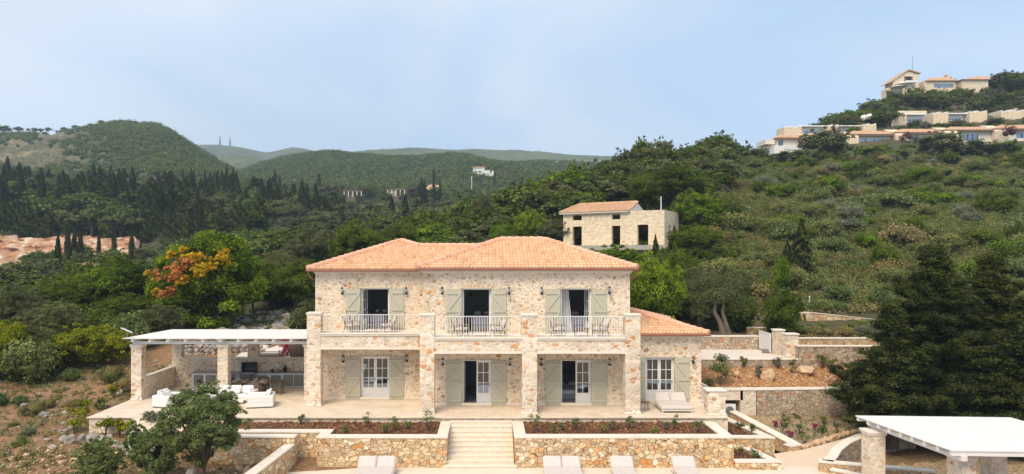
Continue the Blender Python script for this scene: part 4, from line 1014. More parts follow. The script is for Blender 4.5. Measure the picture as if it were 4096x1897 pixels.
# satellite dish
sd = thing('satellite_dish', 'flat white rectangular antenna dish tilted on a thin mast at the pergola corner', 'antenna', (-20.4, 39.3, 3.5))
c = P(508, 1322, 39.2); m = MB(); mt = Matrix.Translation(c) @ Matrix.Rotation(R(24), 4, 'Y') @ Matrix.Rotation(R(-12), 4, 'X')
m.box(-.31, .31, -.2, .2, -.025, .025, .02, mt); m.obj('dish', 'plastic_white', sd)
m = MB(); m.tube([(c.x, c.y, c.z-.05), (c.x, c.y, 3.72), (c.x+.02, c.y-.1, 3.45), (c.x+.25, c.y+.2, 3.32)], .02, 6); m.obj('mast', 'grey_metal', sd)
# kitchen counter
kc = thing('kitchen_counter', 'white framed outdoor kitchen counter with sage cupboard doors', 'counter', (-14, 43.4, 0))
m = MB(); x0 = PX(765, 43.2); xg0, xg1 = PX(959, 43.2), PX(1027, 43.2); xo0 = PX(924, 43.2)
m.box(x0, xo0, 43.22, 43.84, .002, .88); m.box(xo0, xg0, 43.6, 43.84, .002, .88); m.box(xg1, -10.5, 43.22, 43.84, .002, .88); m.box(xg0, xg1, 43.22, 43.84, .002, .62)
m.obj('cabinet', 'white_paint', kc)
for a, b in ((775, 813), (823, 862), (1030, 1068), (1083, 1124)):
    d = MB(); d.box(PX(a, 43.2), PX(b, 43.2), 43.195, 43.217, .12, .78, .005); o = d.obj('cupboard_door', 'cabinet_paint', kc); h = MB(); xh = PX(b-5, 43.2); h.box(xh-.012, xh+.012, 43.16, 43.192, .6, .72); h.obj('handle', 'black_metal', o)
for a, b in ((1133, 1172), (1175, 1213)):
    d = MB(); d.box(PX(a, 43.2), PX(b, 43.2), 43.195, 43.217, .1, .8, .005); o = d.obj('cupboard_door', 'cabinet_paint', kc); h = MB(); xh = PX(b-5 if a < 1150 else a+5, 43.2); h.box(xh-.012, xh+.012, 43.16, 43.192, .6, .72); h.obj('handle', 'black_metal', o)
m = MB(); m.box(x0-.03, xg0, 43.17, 43.84, .882, .93, .008); m.box(xg1, -10.47, 43.17, 43.84, .882, .93, .008); m.obj('worktop', 'worktop', kc)
m = MB(); xt = PX(1172, 43.6); m.tube([(xt, 43.6, .93), (xt, 43.6, 1.35), (xt, 43.5, 1.42), (xt, 43.4, 1.34)], .015, 8); m.obj('tap', 'grey_metal', kc)
gr = thing('barbecue', 'stainless steel gas barbecue with its hood raised in the counter', 'barbecue', (PX(995, 43.3), 43.4, .65))
m = MB(); m.box(xg0+.01, xg1-.01, 43.12, 43.82, .622, .93, .02); m.obj('body', 'grey_metal', gr)
m = MB(); m.box(xg0+.12, xg1-.12, 43.5, 43.56, .95, 1.55, .03); m.box(xg0+.12, xg1-.12, 43.3, 43.56, 1.5, 1.56, .02); m.box(xg0+.1, xg0+.16, 43.2, 43.6, .935, 1.55); m.box(xg1-.16, xg1-.1, 43.2, 43.6, .935, 1.55); m.obj('hood', 'black_metal', gr)
m = MB(); m.tube([(xg0+.15, 43.2, 1.6), (xg1-.15, 43.2, 1.6)], .02, 8); m.obj('handle', 'grey_metal', gr)
m = MB(); m.box(xg0+.14, xg1-.14, 43.2, 43.48, .932, .96); m.box(xg0+.14, xg1-.14, 43.42, 43.47, 1.12, 1.14); m.obj('grate', 'grey_metal', gr)
for k in range(5): xx = xg0+.15+k*.19; m = MB(); m.tube([(xx, 43.118, .79), (xx, 43.09, .79)], .03, 10); m.obj('knob', 'black_metal', gr)
def pot(label, px, y, z, prof, mat, nm, cat):
    m = MB(); m.lathe((PX(px, y), y, z), prof, 14); tag(m.obj(nm, mat, None, True), label, cat)
pot('tall black vase on the kitchen worktop', 1140, 43.5, .932, [(.06, 0), (.12, .12), (.13, .25), (.07, .36), (.08, .42)], 'black_metal', 'vase', 'vase')
pot('small round black teapot on the kitchen worktop', 1089, 43.5, .932, [(.06, 0), (.1, .06), (.09, .14), (.03, .18)], 'black_metal', 'teapot', 'teapot')
pot('woven basket bowl on the kitchen worktop', 1112, 43.5, .932, [(.12, 0), (.2, .08), (.22, .14)], 'wicker', 'basket', 'basket')
for i, px in enumerate((928, 1089, 1108)):
    m = MB(); x = PX(px, 43.84); m.box(x-.08, x+.08, 43.82, 43.846, 1.2, 1.31); tag(m.obj('power_socket', 'plastic_white'), ['white wall socket left of the barbecue', 'left of two white sockets above the worktop', 'right of two white sockets above the worktop'][i], 'socket')

# ---- garden furniture
def sofa(label, x, y, rot, W, D=.95, nseat=1, name='armchair', cat='armchair', H=.66, ncush=2):
    o = thing(name, label, cat, (0, 0, 0)); 
    def add(nm, mat, *bx, M4=None):
        m = MB(); m.box(*bx, M4=M4); return m.obj(nm, mat, o, True) if False else m.obj(nm, mat, o)
    m = MB(); m.box(-W/2+.04, W/2-.04, -D/2+.04, D/2-.04, 0.005, .06); m.obj('base', 'dark_fabric', o)
    m = MB(); m.box(-W/2, W/2, -D/2, D/2, .061, .30, .03); m.box(-W/2, -W/2+.18, -D/2, D/2, .28, H, .04); m.box(W/2-.18, W/2, -D/2, D/2, .28, H, .04); m.box(-W/2+.17, W/2-.17, D/2-.18, D/2, .28, H, .04); m.obj('frame', 'white_fabric', o)
    sw_ = (W-.36)/nseat
    for k in range(nseat):
        x0 = -W/2+.18+k*sw_; m = MB(); m.box(x0+.005, x0+sw_-.005, -D/2-.01, D/2-.2, .302, .46, .05); m.obj('seat_cushion', 'white_fabric', o)
    bw = (W-.36)/ncush
    for k in range(ncush):
        x0 = -W/2+.18+k*bw; m = MB(); mt = Matrix.Translation((0, D/2-.22, .47)) @ Matrix.Rotation(R(-14), 4, 'X')
        m.box(x0+.01, x0+bw-.01, -.17, .0, 0, .42, .07, mt); m.obj('back_cushion', 'white_fabric', o)
        m = MB(); mt = Matrix.Translation((x0+bw/2+random.uniform(-.1, .1), D/2-.46, .47)) @ Matrix.Rotation(R(-24), 4, 'X') @ Matrix.Rotation(R(random.uniform(-12, 12)), 4, 'Y')
        m.box(-.22, .22, -.1, .03, 0, .34, .06, mt); m.obj('throw_pillow', 'white_fabric', o)
    o.location = (x, y, 0); o.rotation_euler = (0, 0, rot); return o
sofa('white upholstered armchair on the left of the terrace, turned to the right', -17.35, 38.0, R(78), 1.25, 1.5, ncush=2)
sofa('white upholstered armchair on the right of the sofa, turned to the left', -12.45, 38.0, R(-78), 1.25, 1.45, ncush=2)
sofa('long white sofa with loose pillows facing the pool, behind the small tree', -14.9, 39.0, 0, 3.7, 1.0, 2, 'sofa', 'sofa', ncush=5)
def dining_chair(first=None):
    o = thing('dining_chair', 'x', 'chair', (0, 0, 0)); W = .6
    m = MB(); m.box(-W/2, W/2, -.28, .28, .36, .40, .01); m.obj('seat', 'wood', o)
    m = MB(); m.box(-W/2+.04, W/2-.04, -.27, .25, .402, .48, .03); m.obj('seat_cushion', 'dark_fabric', o)
    for sx in (-1, 1):
        for sy in (-1, 1): m = MB(); m.box(sx*W/2-.03, sx*W/2+.03, sy*.27-.025, sy*.27+.025, .002, .62 if sy < 0 else .8); m.obj('leg', 'wood', o)
        m = MB(); m.box(sx*W/2-.035, sx*W/2+.035, -.3, .24, .622, .65, .008); m.obj('armrest', 'wood', o)
    m = MB(); m.box(-W/2+.032, W/2-.032, .25, .29, .5, .84, .01); m.obj('backrest', 'dark_fabric', o); return o
tb = thing('dining_table', 'long wooden dining table laid with dishes under the pergola', 'table', (-14.7, 41.3, 0))
m = MB(); m.box(-16.4, -13.0, 40.8, 41.8, .70, .76, .01); m.obj('tabletop', 'wood', tb)
for x in (-16.0, -13.4):
    for y in (41.0, 41.6): m = MB(); m.box(x-.06, x+.06, y-.05, y+.05, .002, .7); m.obj('leg', 'wood', tb)
dc = dining_chair(); spots = [(-12.55, 41.3, -90, 'wooden dining chair at the right end of the outdoor table'), (-16.95, 41.3, 90, 'wooden dining chair at the left end of the outdoor table'),
    (-13.6, 40.45, 180, 'dining chair with its back to the sofa, rightmost on the near side of the table'), (-14.6, 40.45, 180, 'dining chair on the near side of the table, second from the right'), (-15.7, 40.45, 180, 'dining chair on the near side of the table behind the white sofa, leftmost'),
    (-13.7, 42.15, 0, 'dining chair on the kitchen side of the table, rightmost'), (-14.8, 42.15, 0, 'dining chair on the kitchen side of the table in front of the barbecue'), (-15.8, 42.15, 0, 'dining chair on the kitchen side of the table, leftmost')]
for i, (x, y, a, lb) in enumerate(spots):
    o = dc if i == 0 else copy_tree(dc); o.location = (x, y, 0); o.rotation_euler = (0, 0, R(a)); tag(o, lb, 'chair', 'dining chairs round the outdoor table')
random.seed(5)
for i in range(12):
    x = -16.1+(i//2)*.55; y = 41.05 if i % 2 else 41.55
    m = MB(); m.lathe((x, y, .762), [(.05, 0), (.13, .012), (.14, .022)], 12); tag(m.obj('plate', 'plastic_white'), 'white plate laid on the outdoor dining table', 'plate', 'plates on the dining table')
for i in range(5):
    x = -15.9+i*.62; m = MB(); m.lathe((x, 41.3, .762), [(.05, 0), (.06, .12), (.025, .17), (.025, .24)] if i % 2 else [(.07, 0), (.13, .07), (.12, .09)], 10)
    tag(m.obj('bottle' if i % 2 else 'bowl', 'black_metal' if i % 2 else 'wicker'), ('dark bottle' if i % 2 else 'woven bowl')+' in the middle of the outdoor dining table', 'bottle' if i % 2 else 'bowl', 'dark bottles on the dining table' if i % 2 else 'woven bowls on the dining table')

def arm_chair():
    o = thing('balcony_armchair', 'x', 'armchair', (0, 0, 0)); W = .62
    for sx in (-1, 1):
        m = MB(); m.bar((sx*W/2, -.3, .002), (sx*W/2, -.26, .6), .04); m.obj('leg', 'wood', o); m = MB(); m.bar((sx*W/2, .36, .002), (sx*W/2, .2, .4), .04); m.bar((sx*W/2, .2, .38), (sx*W/2, .42, .92), .04); m.obj('leg', 'wood', o)
        m = MB(); m.bar((sx*W/2, -.32, .6), (sx*W/2, .32, .6), .05, .03); m.obj('armrest', 'wood', o)
    m = MB(); m.box(-W/2+.02, W/2-.02, -.3, .26, .28, .32); m.obj('seat_frame', 'wood', o)
    m = MB(); m.box(-W/2+.03, W/2-.03, -.32, .2, .322, .46, .04); m.obj('seat_cushion', 'beige_fabric', o)
    m = MB(); mt = Matrix.Translation((0, .2, .45)) @ Matrix.Rotation(R(-22), 4, 'X'); m.box(-W/2+.03, W/2-.03, 0, .13, 0, .48, .05, mt); m.obj('back_cushion', 'beige_fabric', o)
    return o
def low_table():
    o = thing('coffee_table', 'x', 'table', (0, 0, 0)); m = MB(); m.box(-.4, .4, -.28, .28, .4, .435, .01); m.obj('tabletop', 'wood', o)
    for sx in (-1, 1):
        for sy in (-1, 1): m = MB(); m.bar((sx*.36, sy*.25, .002), (sx*.3, sy*.2, .4), .035); m.obj('leg', 'wood', o)
    return o
ac0, lt0 = arm_chair(), low_table(); fa = ft = True
for nm, yb, cs, tx in (('left', YCL+1.0, (1407, 1553), 1480), ('middle', YC+1.0, (1842, 1990), 1915), ('right', YC+1.0, (2235, 2402), 2325)):
    for i, px in enumerate(cs):
        o = ac0 if fa else copy_tree(ac0); fa = False; o.location = (PX(px, yb), yb, FZ2); o.rotation_euler = (0, 0, R(66) if i == 0 else R(-66))
        tag(o, f'cushioned wooden armchair on the {nm} balcony, {"left" if i == 0 else "right"} of the low table', 'armchair', 'armchairs on the balconies')
    o = lt0 if ft else copy_tree(lt0); ft = False; o.location = (PX(tx, yb), yb-.15, FZ2); tag(o, f'low wooden table between the armchairs on the {nm} balcony', 'table', 'low tables on the balconies')

def lounger(W, n=1):
    o = thing('sun_lounger', 'x', 'sun lounger', (0, 0, 0))
    m = MB(); m.box(-W/2+.03, W/2-.03, -1.0, .95, .10, .14); m.obj('frame', 'white_paint', o)
    for sx in (-1, 1):
        for sy in (-.9, .8): m = MB(); m.box(sx*(W/2-.1)-.03, sx*(W/2-.1)+.03, sy-.03, sy+.03, .002, .10); m.obj('leg', 'white_paint', o)
    m = MB(); m.box(-W/2, W/2, -1.02, .38, .142, .36, .07); m.obj('mattress', 'beige_fabric', o)
    bw = W/n
    for k in range(n):
        m = MB(); mt = Matrix.Translation((0, .34, .22)) @ Matrix.Rotation(R(42), 4, 'X'); m.box(-W/2+k*bw+.01, -W/2+(k+1)*bw-.01, 0, .66, 0, .2, .07, mt); m.obj('backrest', 'beige_fabric', o)
    return o
d0, s0 = lounger(1.72, 2), lounger(1.06)
L1 = [(d0, 2690, 37.3, .0, 'double beige sun lounger on the terrace before the annex window', 0), (d0, 1500, 30.95, -1.65, 'double beige sun lounger left of the staircase on the pool deck', 1), (d0, 2252, 30.95, -1.65, 'double beige sun lounger right of the staircase on the pool deck', 1),
      (s0, 2496, 30.95, -1.65, 'single beige sun lounger next to the double one at the bottom edge', 0), (s0, 2748, 30.95, -1.65, 'single beige sun lounger furthest right at the bottom edge', 1)]
for src, px, y, z, lb, cp in L1:
    o = copy_tree(src) if cp else src; o.location = (PX(px, y), y, z); tag(o, lb, 'sun lounger', 'sun loungers'); 
o = thing('side_table', 'small round wooden side table by the terrace lounger', 'side table', (PX(2578, 36.9), 36.9, 0))
cxx = PX(2578, 36.9); m = MB(); m.lathe((cxx, 36.9, .42), [(.28, 0), (.3, .015), (.3, .04)], 16); m.obj('tabletop', 'wood', o)
for k in range(3): a = k*2.1+.4; m = MB(); m.bar((cxx+.24*math.cos(a), 36.9+.24*math.sin(a), .002), (cxx+.2*math.cos(a), 36.9+.2*math.sin(a), .42), .04); m.obj('leg', 'wood', o)

# ==================================================================== lower pergola
lp = thing('pergola', 'white roofed pergola on stone pillars at the lower right corner', 'pergola', (19, 27, -1.7))
c00, c10, c11, c01 = Vector((16.50, 24.6, 1.32)), Vector((22.9, 24.3, 1.32)), Vector((22.35, 29.6, 1.32)), Vector((15.9, 29.95, 1.32))
m = MB(); n = 44
for i in range(n):
    a, b = i/n, (i+.965)/n; q = [c00.lerp(c01, a), c10.lerp(c11, a), c10.lerp(c11, b), c00.lerp(c01, b)]; bb = len(m.v)
    for p in q: m.v.append(tuple(p)); m.t.append(.5)
    for p in q: m.v.append((p.x, p.y, p.z+.035)); m.t.append(.5)
    m.f += [tuple(bb+i_ for i_ in q_) for q_ in ((3, 2, 1, 0), (4, 5, 6, 7), (0, 1, 5, 4), (1, 2, 6, 5), (2, 3, 7, 6), (3, 0, 4, 7))]
m.obj('roof_panel', 'canvas', lp)
for i in range(9):
    t_ = .02+i/8*.96; a = c00.lerp(c01, t_); b = c10.lerp(c11, t_); m = MB(); dz = Vector((0, 0, -.085)); e = (b-a).normalized()*.06
    m.bar(a+dz+e*.5, b+dz-e, .15, .165); m.obj('rafter', 'white_paint', lp)
for t_ in (.07, .86):
    a = c00.lerp(c10, t_)+Vector((0, 0, -.26)); b = c01.lerp(c11, t_)+Vector((0, 0, -.26)); m = MB(); e = (b-a).normalized()*.0; m.bar(a-(b-a).normalized()*.0+e, b-(b-a).normalized()*.25, .2, .175); m.obj('beam', 'white_paint', lp)
for px0, px1, Y in ((3478, 3545, 28.7), (3832, 3915, 25.2), (3965, 4040, 28.5)):
    pillar(lp, PX(px0, Y), PX(px0, Y)+.66, Y, Y+.62, -2.4, .97)
sheet('soil', 'pale_soil', [(15.6, 24, -2.0), (34, 24, -2.0), (34, 38, -1.9), (17.5, 33, -2.0)], 60, 40, .15)

# ==================================================================== planting
def small_plant(label, x, y, z, h, w_, mat='bush_leaf', n=260, size=.07, name='garden_shrub', seed=1):
    g = np.random.default_rng(seed); k = 6; cen = np.stack([g.uniform(-w_*.3, w_*.3, k), g.uniform(-w_*.3, w_*.3, k), g.uniform(.25, .8, k)*h], 1)
    V, Q, T = leaf_cloud(cen, np.full(k, w_*.28), n//k, size, g.uniform(.2, .9, k), g=g, shell=(.2, 1.1)); V = V+[x, y, z]
    nv = len(V); m = MB()
    for c in cen: m.tube([(x, y, z-.05), (x+c[0]*.5, y+c[1]*.5, z+c[2]*.5), (x+c[0], y+c[1], z+c[2])], [.02, .014, .006], 4)
    root = thing(name, label, 'plant', (x, y, z)); m.obj('stem', 'bark', root); mesh_obj('foliage', V, Q, mat, root, T)
def from_px(pts, z, fmt, s0):
    for i, (px, py, h, w_, mt) in enumerate(pts):
        Y = YG(py, z); small_plant(fmt[i], PX(px, Y), Y, z, h, w_, mt, seed=s0+i)
def Z2(x, y): return (1200+x/2.181, 1350+y/2.181)
def Z4(x, y): return (2000+x/2.181, 1350+y/2.181)
small = [((590, 790), .95, .5, 'bush_leaf', 'tallest upright shrub in the left planter beside the staircase'), ((385, 838), .45, .6, 'scrub_leaf', 'low green plant in the left corner of the left planter'),
         ((740, 835), .5, .75, 'bush_leaf', 'wide low shrub in the middle of the left planter'), ((830, 815), .75, .45, 'bush_leaf', 'narrow shrub right of the wide low one in the left planter'),
         ((945, 800), .6, .6, 'scrub_leaf', 'olive green shrub towards the right of the left planter'), ((1120, 810), 1.1, .8, 'bush_leaf', 'loose airy shrub by the left edge of the staircase'),
         ((5, 765), .6, .4, 'bush_leaf', 'small shrub against the terrace base far left of the planter')]
for i, ((x, y), h, w_, mt, lb) in enumerate(small):
    px, py = Z2(x, y); Y = min(YG(py, -.33), 35.2); small_plant(lb, PX(px, Y), Y, -.33, h, w_, mt, seed=200+i)
small = [((305, 830), 1.1, .6, 'bush_leaf', 'tall shrub at the left end of the right planter'), ((470, 840), .4, .7, 'scrub_leaf', 'low mounded plant second from the left in the right planter'), ((540, 810), .35, .5, 'silver_leaf', 'small silvery plant between two green ones in the right planter'),
         ((665, 805), .6, .6, 'bush_leaf', 'dark green shrub in the left half of the right planter'), ((905, 845), .5, .7, 'scrub_leaf', 'mossy green mound near the front of the right planter'), ((990, 815), .45, .6, 'silver_leaf', 'silvery shrub in the middle of the right planter'),
         ((1125, 795), .95, .6, 'bush_leaf', 'tall leafy shrub right of the middle of the right planter'), ((1350, 848), .45, .6, 'bush_leaf', 'low dark plant by the front edge of the right planter'), ((1440, 810), .4, .5, 'silver_leaf', 'pale grey green plant right of the low dark one'),
         ((1525, 800), .75, .45, 'bush_leaf', 'slim shrub near the back wall of the right planter'), ((1740, 835), .7, .6, 'bush_leaf', 'bushy plant at the right end of the right planter')]
for i, ((x, y), h, w_, mt, lb) in enumerate(small):
    px, py = Z4(x, y); Y = min(YG(py, -.33), 35.2); small_plant(lb, PX(px, Y), Y, -.33, h, w_, mt, seed=230+i)
def Z8(x, y): return (2800+x/1.9877, 1500+y/1.9877)
for i, ((x, y), z, h, w_, lb) in enumerate([((320, 430), -.95, .35, .6, 'low green plant left in the middle corner planter'), ((415, 470), -.95, .55, .5, 'taller green plant right in the middle corner planter'),
      ((310, 640), -1.42, .4, .5, 'green plant left in the lowest corner planter'), ((455, 665), -1.42, .4, .7, 'wide green plant right in the lowest corner planter')]):
    px, py = Z8(x, y); Y = YG(py, z); small_plant(lb, PX(px, Y), Y, z, h, w_, 'bush_leaf', seed=260+i)
gb = [((655, 430), .5, 'bush_leaf', 'grey green plant at the left of the pale garden bed'), ((790, 445), .5, 'bush_leaf', 'spiky green plant in the middle of the pale garden bed'), ((835, 520), .6, 'bush_leaf', 'largest green plant near the path edging stones'),
      ((980, 455), .55, 'bush_leaf', 'bushy green plant beside the row of edging stones'), ((1095, 430), .5, 'bush_leaf', 'grey green plant furthest right in the pale garden bed'), ((685, 360), .5, 'bush_leaf', 'small upright plant below the long retaining wall'), ((770, 335), .4, 'bush_leaf', 'low green plant touching the long retaining wall'),
      ((595, 390), .3, 'vivid_bract', 'dark purple plant at the upper left of the pale garden bed'), ((910, 410), .3, 'vivid_bract', 'dark purple plant in the middle of the pale garden bed'), ((715, 475), .3, 'vivid_bract', 'dark purple plant nearest the sloping topped wall'), ((992, 380), .5, 'scrub_leaf', 'thin upright grass clump in the pale garden bed')]
for i, ((x, y), h, mt, lb) in enumerate(gb):
    px, py = Z8(x, y+10); z = -1.3 if y > 450 else -1.1; Y = min(YG(py, z), 39.5); small_plant(lb, PX(px, Y), Y, z-.05, h, h*1.3, mt, seed=280+i)
sb = [(2880, 1540, 1.95, 1.5, 'bush_leaf', 'dense dark green shrub on the soil bank beside the annex'), (2832, 1545, .5, .8, 'bush_leaf', 'low green plant at the foot of the dark shrub on the bank'), (2975, 1470, 1.0, .5, 'scrub_leaf', 'thin leggy plant below the driveway wall'), (3035, 1495, .9, .5, 'silver_leaf', 'thin pale plant between the boulders on the bank'),
      (3165, 1520, 1.25, .6, 'scrub_leaf', 'leggy yellowish plant in the middle of the soil bank'), (3110, 1475, .9, .7, 'silver_leaf', 'straggly plant behind the big ochre boulder'), (3290, 1480, 1.4, .6, 'scrub_leaf', 'tall thin plant against the brown wall'), (3322, 1515, .8, .7, 'scrub_leaf', 'airy plant at the right of the soil bank')]
for i, (px, py, h, w_, mt, lb) in enumerate(sb):
    z = .6 if py > 1510 else 1.1; Y = min(max(YG(py, z), 40.7), 43.3); small_plant(lb, PX(px, Y), Y, .45+(Y-40.5)*.27, h, w_, mt, n=300 if i else 1600, size=.1, seed=300+i)
ol = [(300, 1745, 1.5, 1.2, 'citrus_leaf', 'yellow green oleander at the front left corner of the terrace'), (335, 1715, 1.3, .8, 'citrus_leaf', 'smaller oleander just behind the one at the terrace corner'), (455, 1630, 1.0, .8, 'citrus_leaf', 'oleander clump beside the first pergola pillar'), (400, 1655, .8, .7, 'scrub_leaf', 'low oleander midway along the left terrace edge'),
      (420, 1735, 1.1, .9, 'citrus_leaf', 'pale oleander against the terrace base wall, leftmost'), (480, 1728, 1.2, .7, 'citrus_leaf', 'upright oleander against the terrace base wall'), (525, 1755, 1.1, .9, 'citrus_leaf', 'drooping oleander beside the border boulders'),
      (600, 1730, 1.5, .9, 'silver_leaf', 'pinkish flowering shrub left of the foreground tree')]
for i, (px, py, h, w_, mt, lb) in enumerate(ol):
    Y = YG(py, -.95 if py > 1700 else -.5); Y = min(Y, 35.0) if py > 1700 and px > 345 else Y; x = PX(px, Y); x = min(x, -20.8) if py < 1700 else x; small_plant(lb, x, Y, G(x, Y)-.02, h, w_, mt, n=500, size=.12, name='oleander', seed=320+i)
# foreground trees
def fg_tree(name, label, x, y, z, w_, h, z0, n, cr, lv, size, mat, seed, fork, br, cat='tree'):
    o = make_tree(name, w_, h, z0, n, cr, lv, size, mat, base_r=br, seed=seed, fork=fork, wisps=90); o.location = (x, y, z); tag(o, label, cat); return o
fg_tree('mastic_tree', 'dense green small tree in the left foreground before the white sofa', PX(815, 29.6), 29.6, -1.85, 1.85, 4.65, 1.05, 150, .30, 300, .065, 'bush_leaf', 401, 1.1, .09)
fg_tree('mastic_shrub', 'rounded green bush left of the foreground tree', PX(630, 30.3), 30.3, -1.85, 1.0, 2.65, .1, 80, .25, 260, .065, 'bush_leaf', 402, .3, .06, 'shrub')
fg_tree('mastic_shrub', 'slender dark bush between the terrace steps and the rounded bush', PX(548, 31.6), 31.6, -1.5, .5, 2.0, .2, 18, .25, 300, .075, 'bush_leaf', 403, .3, .05, 'shrub')
fg_tree('mastic_shrub', 'cone shaped green bush at the lower left edge', PX(392, 29.3), 29.3, -1.75, .95, 2.3, -.1, 60, .26, 280, .065, 'bush_leaf', 404, .3, .06, 'shrub')
fg_tree('mastic_shrub', 'small bush cut by the bottom edge below the foreground tree', PX(590, 29.2), 29.2, -1.9, .5, .95, -.1, 14, .26, 260, .075, 'bush_leaf', 405, .2, .04, 'shrub')
# side steps partly behind the foreground tree
ss = thing('side_steps', 'pale side steps going down from the left part of the terrace', 'stairs', (-16.6, 34.8, -.5))
for i in range(6):
    m = MB(); y0 = 35.34-(i+1)*.33; z1 = -.16*(i+1); m.box(-17.7, -15.2, y0, y0+.33, -1.6, z1, .01); m.obj('step', 'step_stone', ss)
wall('retaining_wall', 'cream capped cheek wall beside the side steps', [(-17.75, 35.3), (-17.0, 33.2)][::-1], [-1.05, -.1], -1.8, th=.3, mat='house_stone')

# carob tree with dying branches
g = np.random.default_rng(77)
Yc = 57.5; ct = thing('carob_tree', 'large green tree with yellow and orange dying branches behind the pergola', 'tree', (PX(835, Yc), Yc, 2.0))
def zp(x, y): return (0+x/1.9815, 850+y/1.9815)
def clump_at(pts, r, n, size, mat, nm, dy=1.5, tl=(.2, .9)):
    cen = []; rad = []
    for (x, y, rr) in pts:
        px, py = zp(x, y); yy = Yc+g.uniform(-dy, dy); cen.append(P(px, py, yy)); rad.append(rr/1.9815/F*Yc)
    cen = np.array(cen); rad = np.array(rad); V, Q, T, cv, cf, c3 = leaf_cloud(cen, rad, n, size, g.uniform(*tl, len(cen)), core=.55, g=g, shell=(.6, 1.2)); V, Q, T = merge([(V, Q, T), (cv, cf, c3)])
    mesh_obj(nm, V, Q, mat, ct, T)
green = []
for k in range(190):
    a = g.uniform(0, 2*math.pi); r_ = g.random()**.5; x = 1640+430*r_*math.cos(a); y = 550+350*r_*math.sin(a)
    if x < 1560 and y < 560 and g.random() < .7: continue
    if y > 740 and (x < 1330 or x > 1900): continue
    green.append((x, y, g.uniform(50, 88)))
green += [(1600, 260, 70), (1700, 270, 60), (1500, 300, 60), (1800, 280, 70), (1900, 330, 70), (1300, 400, 50), (1280, 560, 55), (2010, 420, 60), (1640, 230, 45), (1770, 235, 45), (1430, 330, 60)]
clump_at(green, 1, 240, .2, 'bright_leaf', 'crown', 3.0, (.0, .75))
fr_ = lambda pts: pts
def front(pts, mat, nm):
    cen = []; rad = []
    for (x, y, rr) in pts: px, py = zp(x, y); cen.append(P(px, py, Yc-3.4+g.uniform(-.5, .5))); rad.append(1.18*rr/1.9815/F*(Yc-3.4))
    c2 = []; r2 = []
    for c, r_ in zip(cen, rad):
        for _ in range(9): v = Vector(g.normal(size=3)).normalized()*r_*g.uniform(.3, 1.05); c2.append(c+v); r2.append(r_*g.uniform(.25, .5))
    cen, rad = c2, r2
    V, Q, T = leaf_cloud(np.array(cen), np.array(rad), 75, .15, g.uniform(.2, .9, len(cen)), g=g, shell=(.3, 1.15)); mesh_obj(nm, V, Q, mat, ct, T)
front([(1365, 340, 45), (1470, 340, 50), (1560, 400, 55), (1640, 430, 60), (1580, 470, 50), (1690, 400, 40), (1770, 340, 50), (1790, 400, 40), (1180, 480, 25), (1450, 540, 45), (1600, 350, 30), (1240, 640, 30), (1400, 560, 30)], 'yellow_leaf', 'yellow_foliage')
front([(1380, 455, 65), (1420, 500, 45), (1235, 500, 45), (1480, 400, 45), (1330, 620, 45), (1300, 655, 35), (1530, 380, 30), (1350, 520, 35)], 'orange_leaf', 'orange_foliage')
m = MB()
for (x, y, x2, y2, r_) in ((1700, 960, 1660, 600, .28), (1780, 940, 1850, 620, .22), (1640, 960, 1500, 600, .18), (1790, 935, 1840, 780, .2), (1700, 900, 1740, 500, .15)):
    a = P(*zp(x, y), Yc); b = P(*zp(x2, y2), Yc-.5); c = a.lerp(b, .5)+Vector((.15, .1, 0)); a.z = 2.1; m.tube([a, c, b], [r_, r_*.7, r_*.3], 7)
m.obj('trunk', 'bark', ct)

# big dark conifers on the right
def big_conifer(label, px, Y, top, wpx, base_z, seed, n=230):
    g = np.random.default_rng(seed); H = PZ(top, Y)-base_z; W = wpx/F*Y/2; x = PX(px, Y); n0 = n
    o = thing('conifer_tree', label, 'tree', (x, Y, base_z), 'big dark conifers by the lower pergola'); cen = []; rad = []
    for k in range(n):
        u = g.random()**1.1; z = H*(.05+.93*u); L = W*((1-u)**.85*.95+.07)*g.uniform(.72, 1.12)*(.93+.1*math.sin(z*2.1+seed)); a = g.uniform(0, 2*math.pi); m_ = max(2, int(L/.42))
        for q in range(m_):
            t_ = .3+.7*(q+g.uniform(-.3, .3))/m_; r_ = L*t_; s_ = (.62-.26*t_)*g.uniform(.75, 1.25)*(1-.3*u)
            cen.append((x+r_*math.cos(a)+g.normal(0, .12), Y+r_*math.sin(a)*.85+g.normal(0, .12), base_z+z+.22*L*t_*t_+g.normal(0, .08))); rad.append((s_, s_, s_*.62))
    V, Q, T, cv, cf, c3 = leaf_cloud(np.array(cen), np.array(rad), 150, .11, g.uniform(.0, .9, len(cen)), core=.42, g=g, up=.6, shell=(.55, 1.25), aspect=.5)
    V, Q, T = merge([(V, Q, T), (cv, cf, c3)]); mesh_obj('crown', V, Q, 'conifer_leaf', o, T)
    m = MB(); m.tube([(x, Y, base_z-.5), (x+.1, Y, base_z+H*.5), (x, Y, base_z+H*.92)], [.32, .2, .04], 8)
    for k in range(0, len(cen), 8): c = Vector(cen[k]); m.tube([(x, Y, max(base_z+.3, c.z-.6)), c], [.07, .02], 4)
    m.obj('trunk', 'bark', o)
big_conifer('tallest dark conifer, left of the pair, rising over the lower pergola', 3735, 37.2, 985, 830, -1.4, 501, 300)
big_conifer('broad dark conifer right of the tallest one, cut by the picture edge', 3965, 38.5, 1015, 740, -1.3, 502, 250)
big_conifer('lower spreading dark conifer overhanging the garden path', 3570, 36.4, 1210, 470, -1.4, 503, 130)
big_conifer('dark conifer behind the lower pergola roof at the right edge', 4110, 34.5, 1180, 460, -1.5, 504, 130)

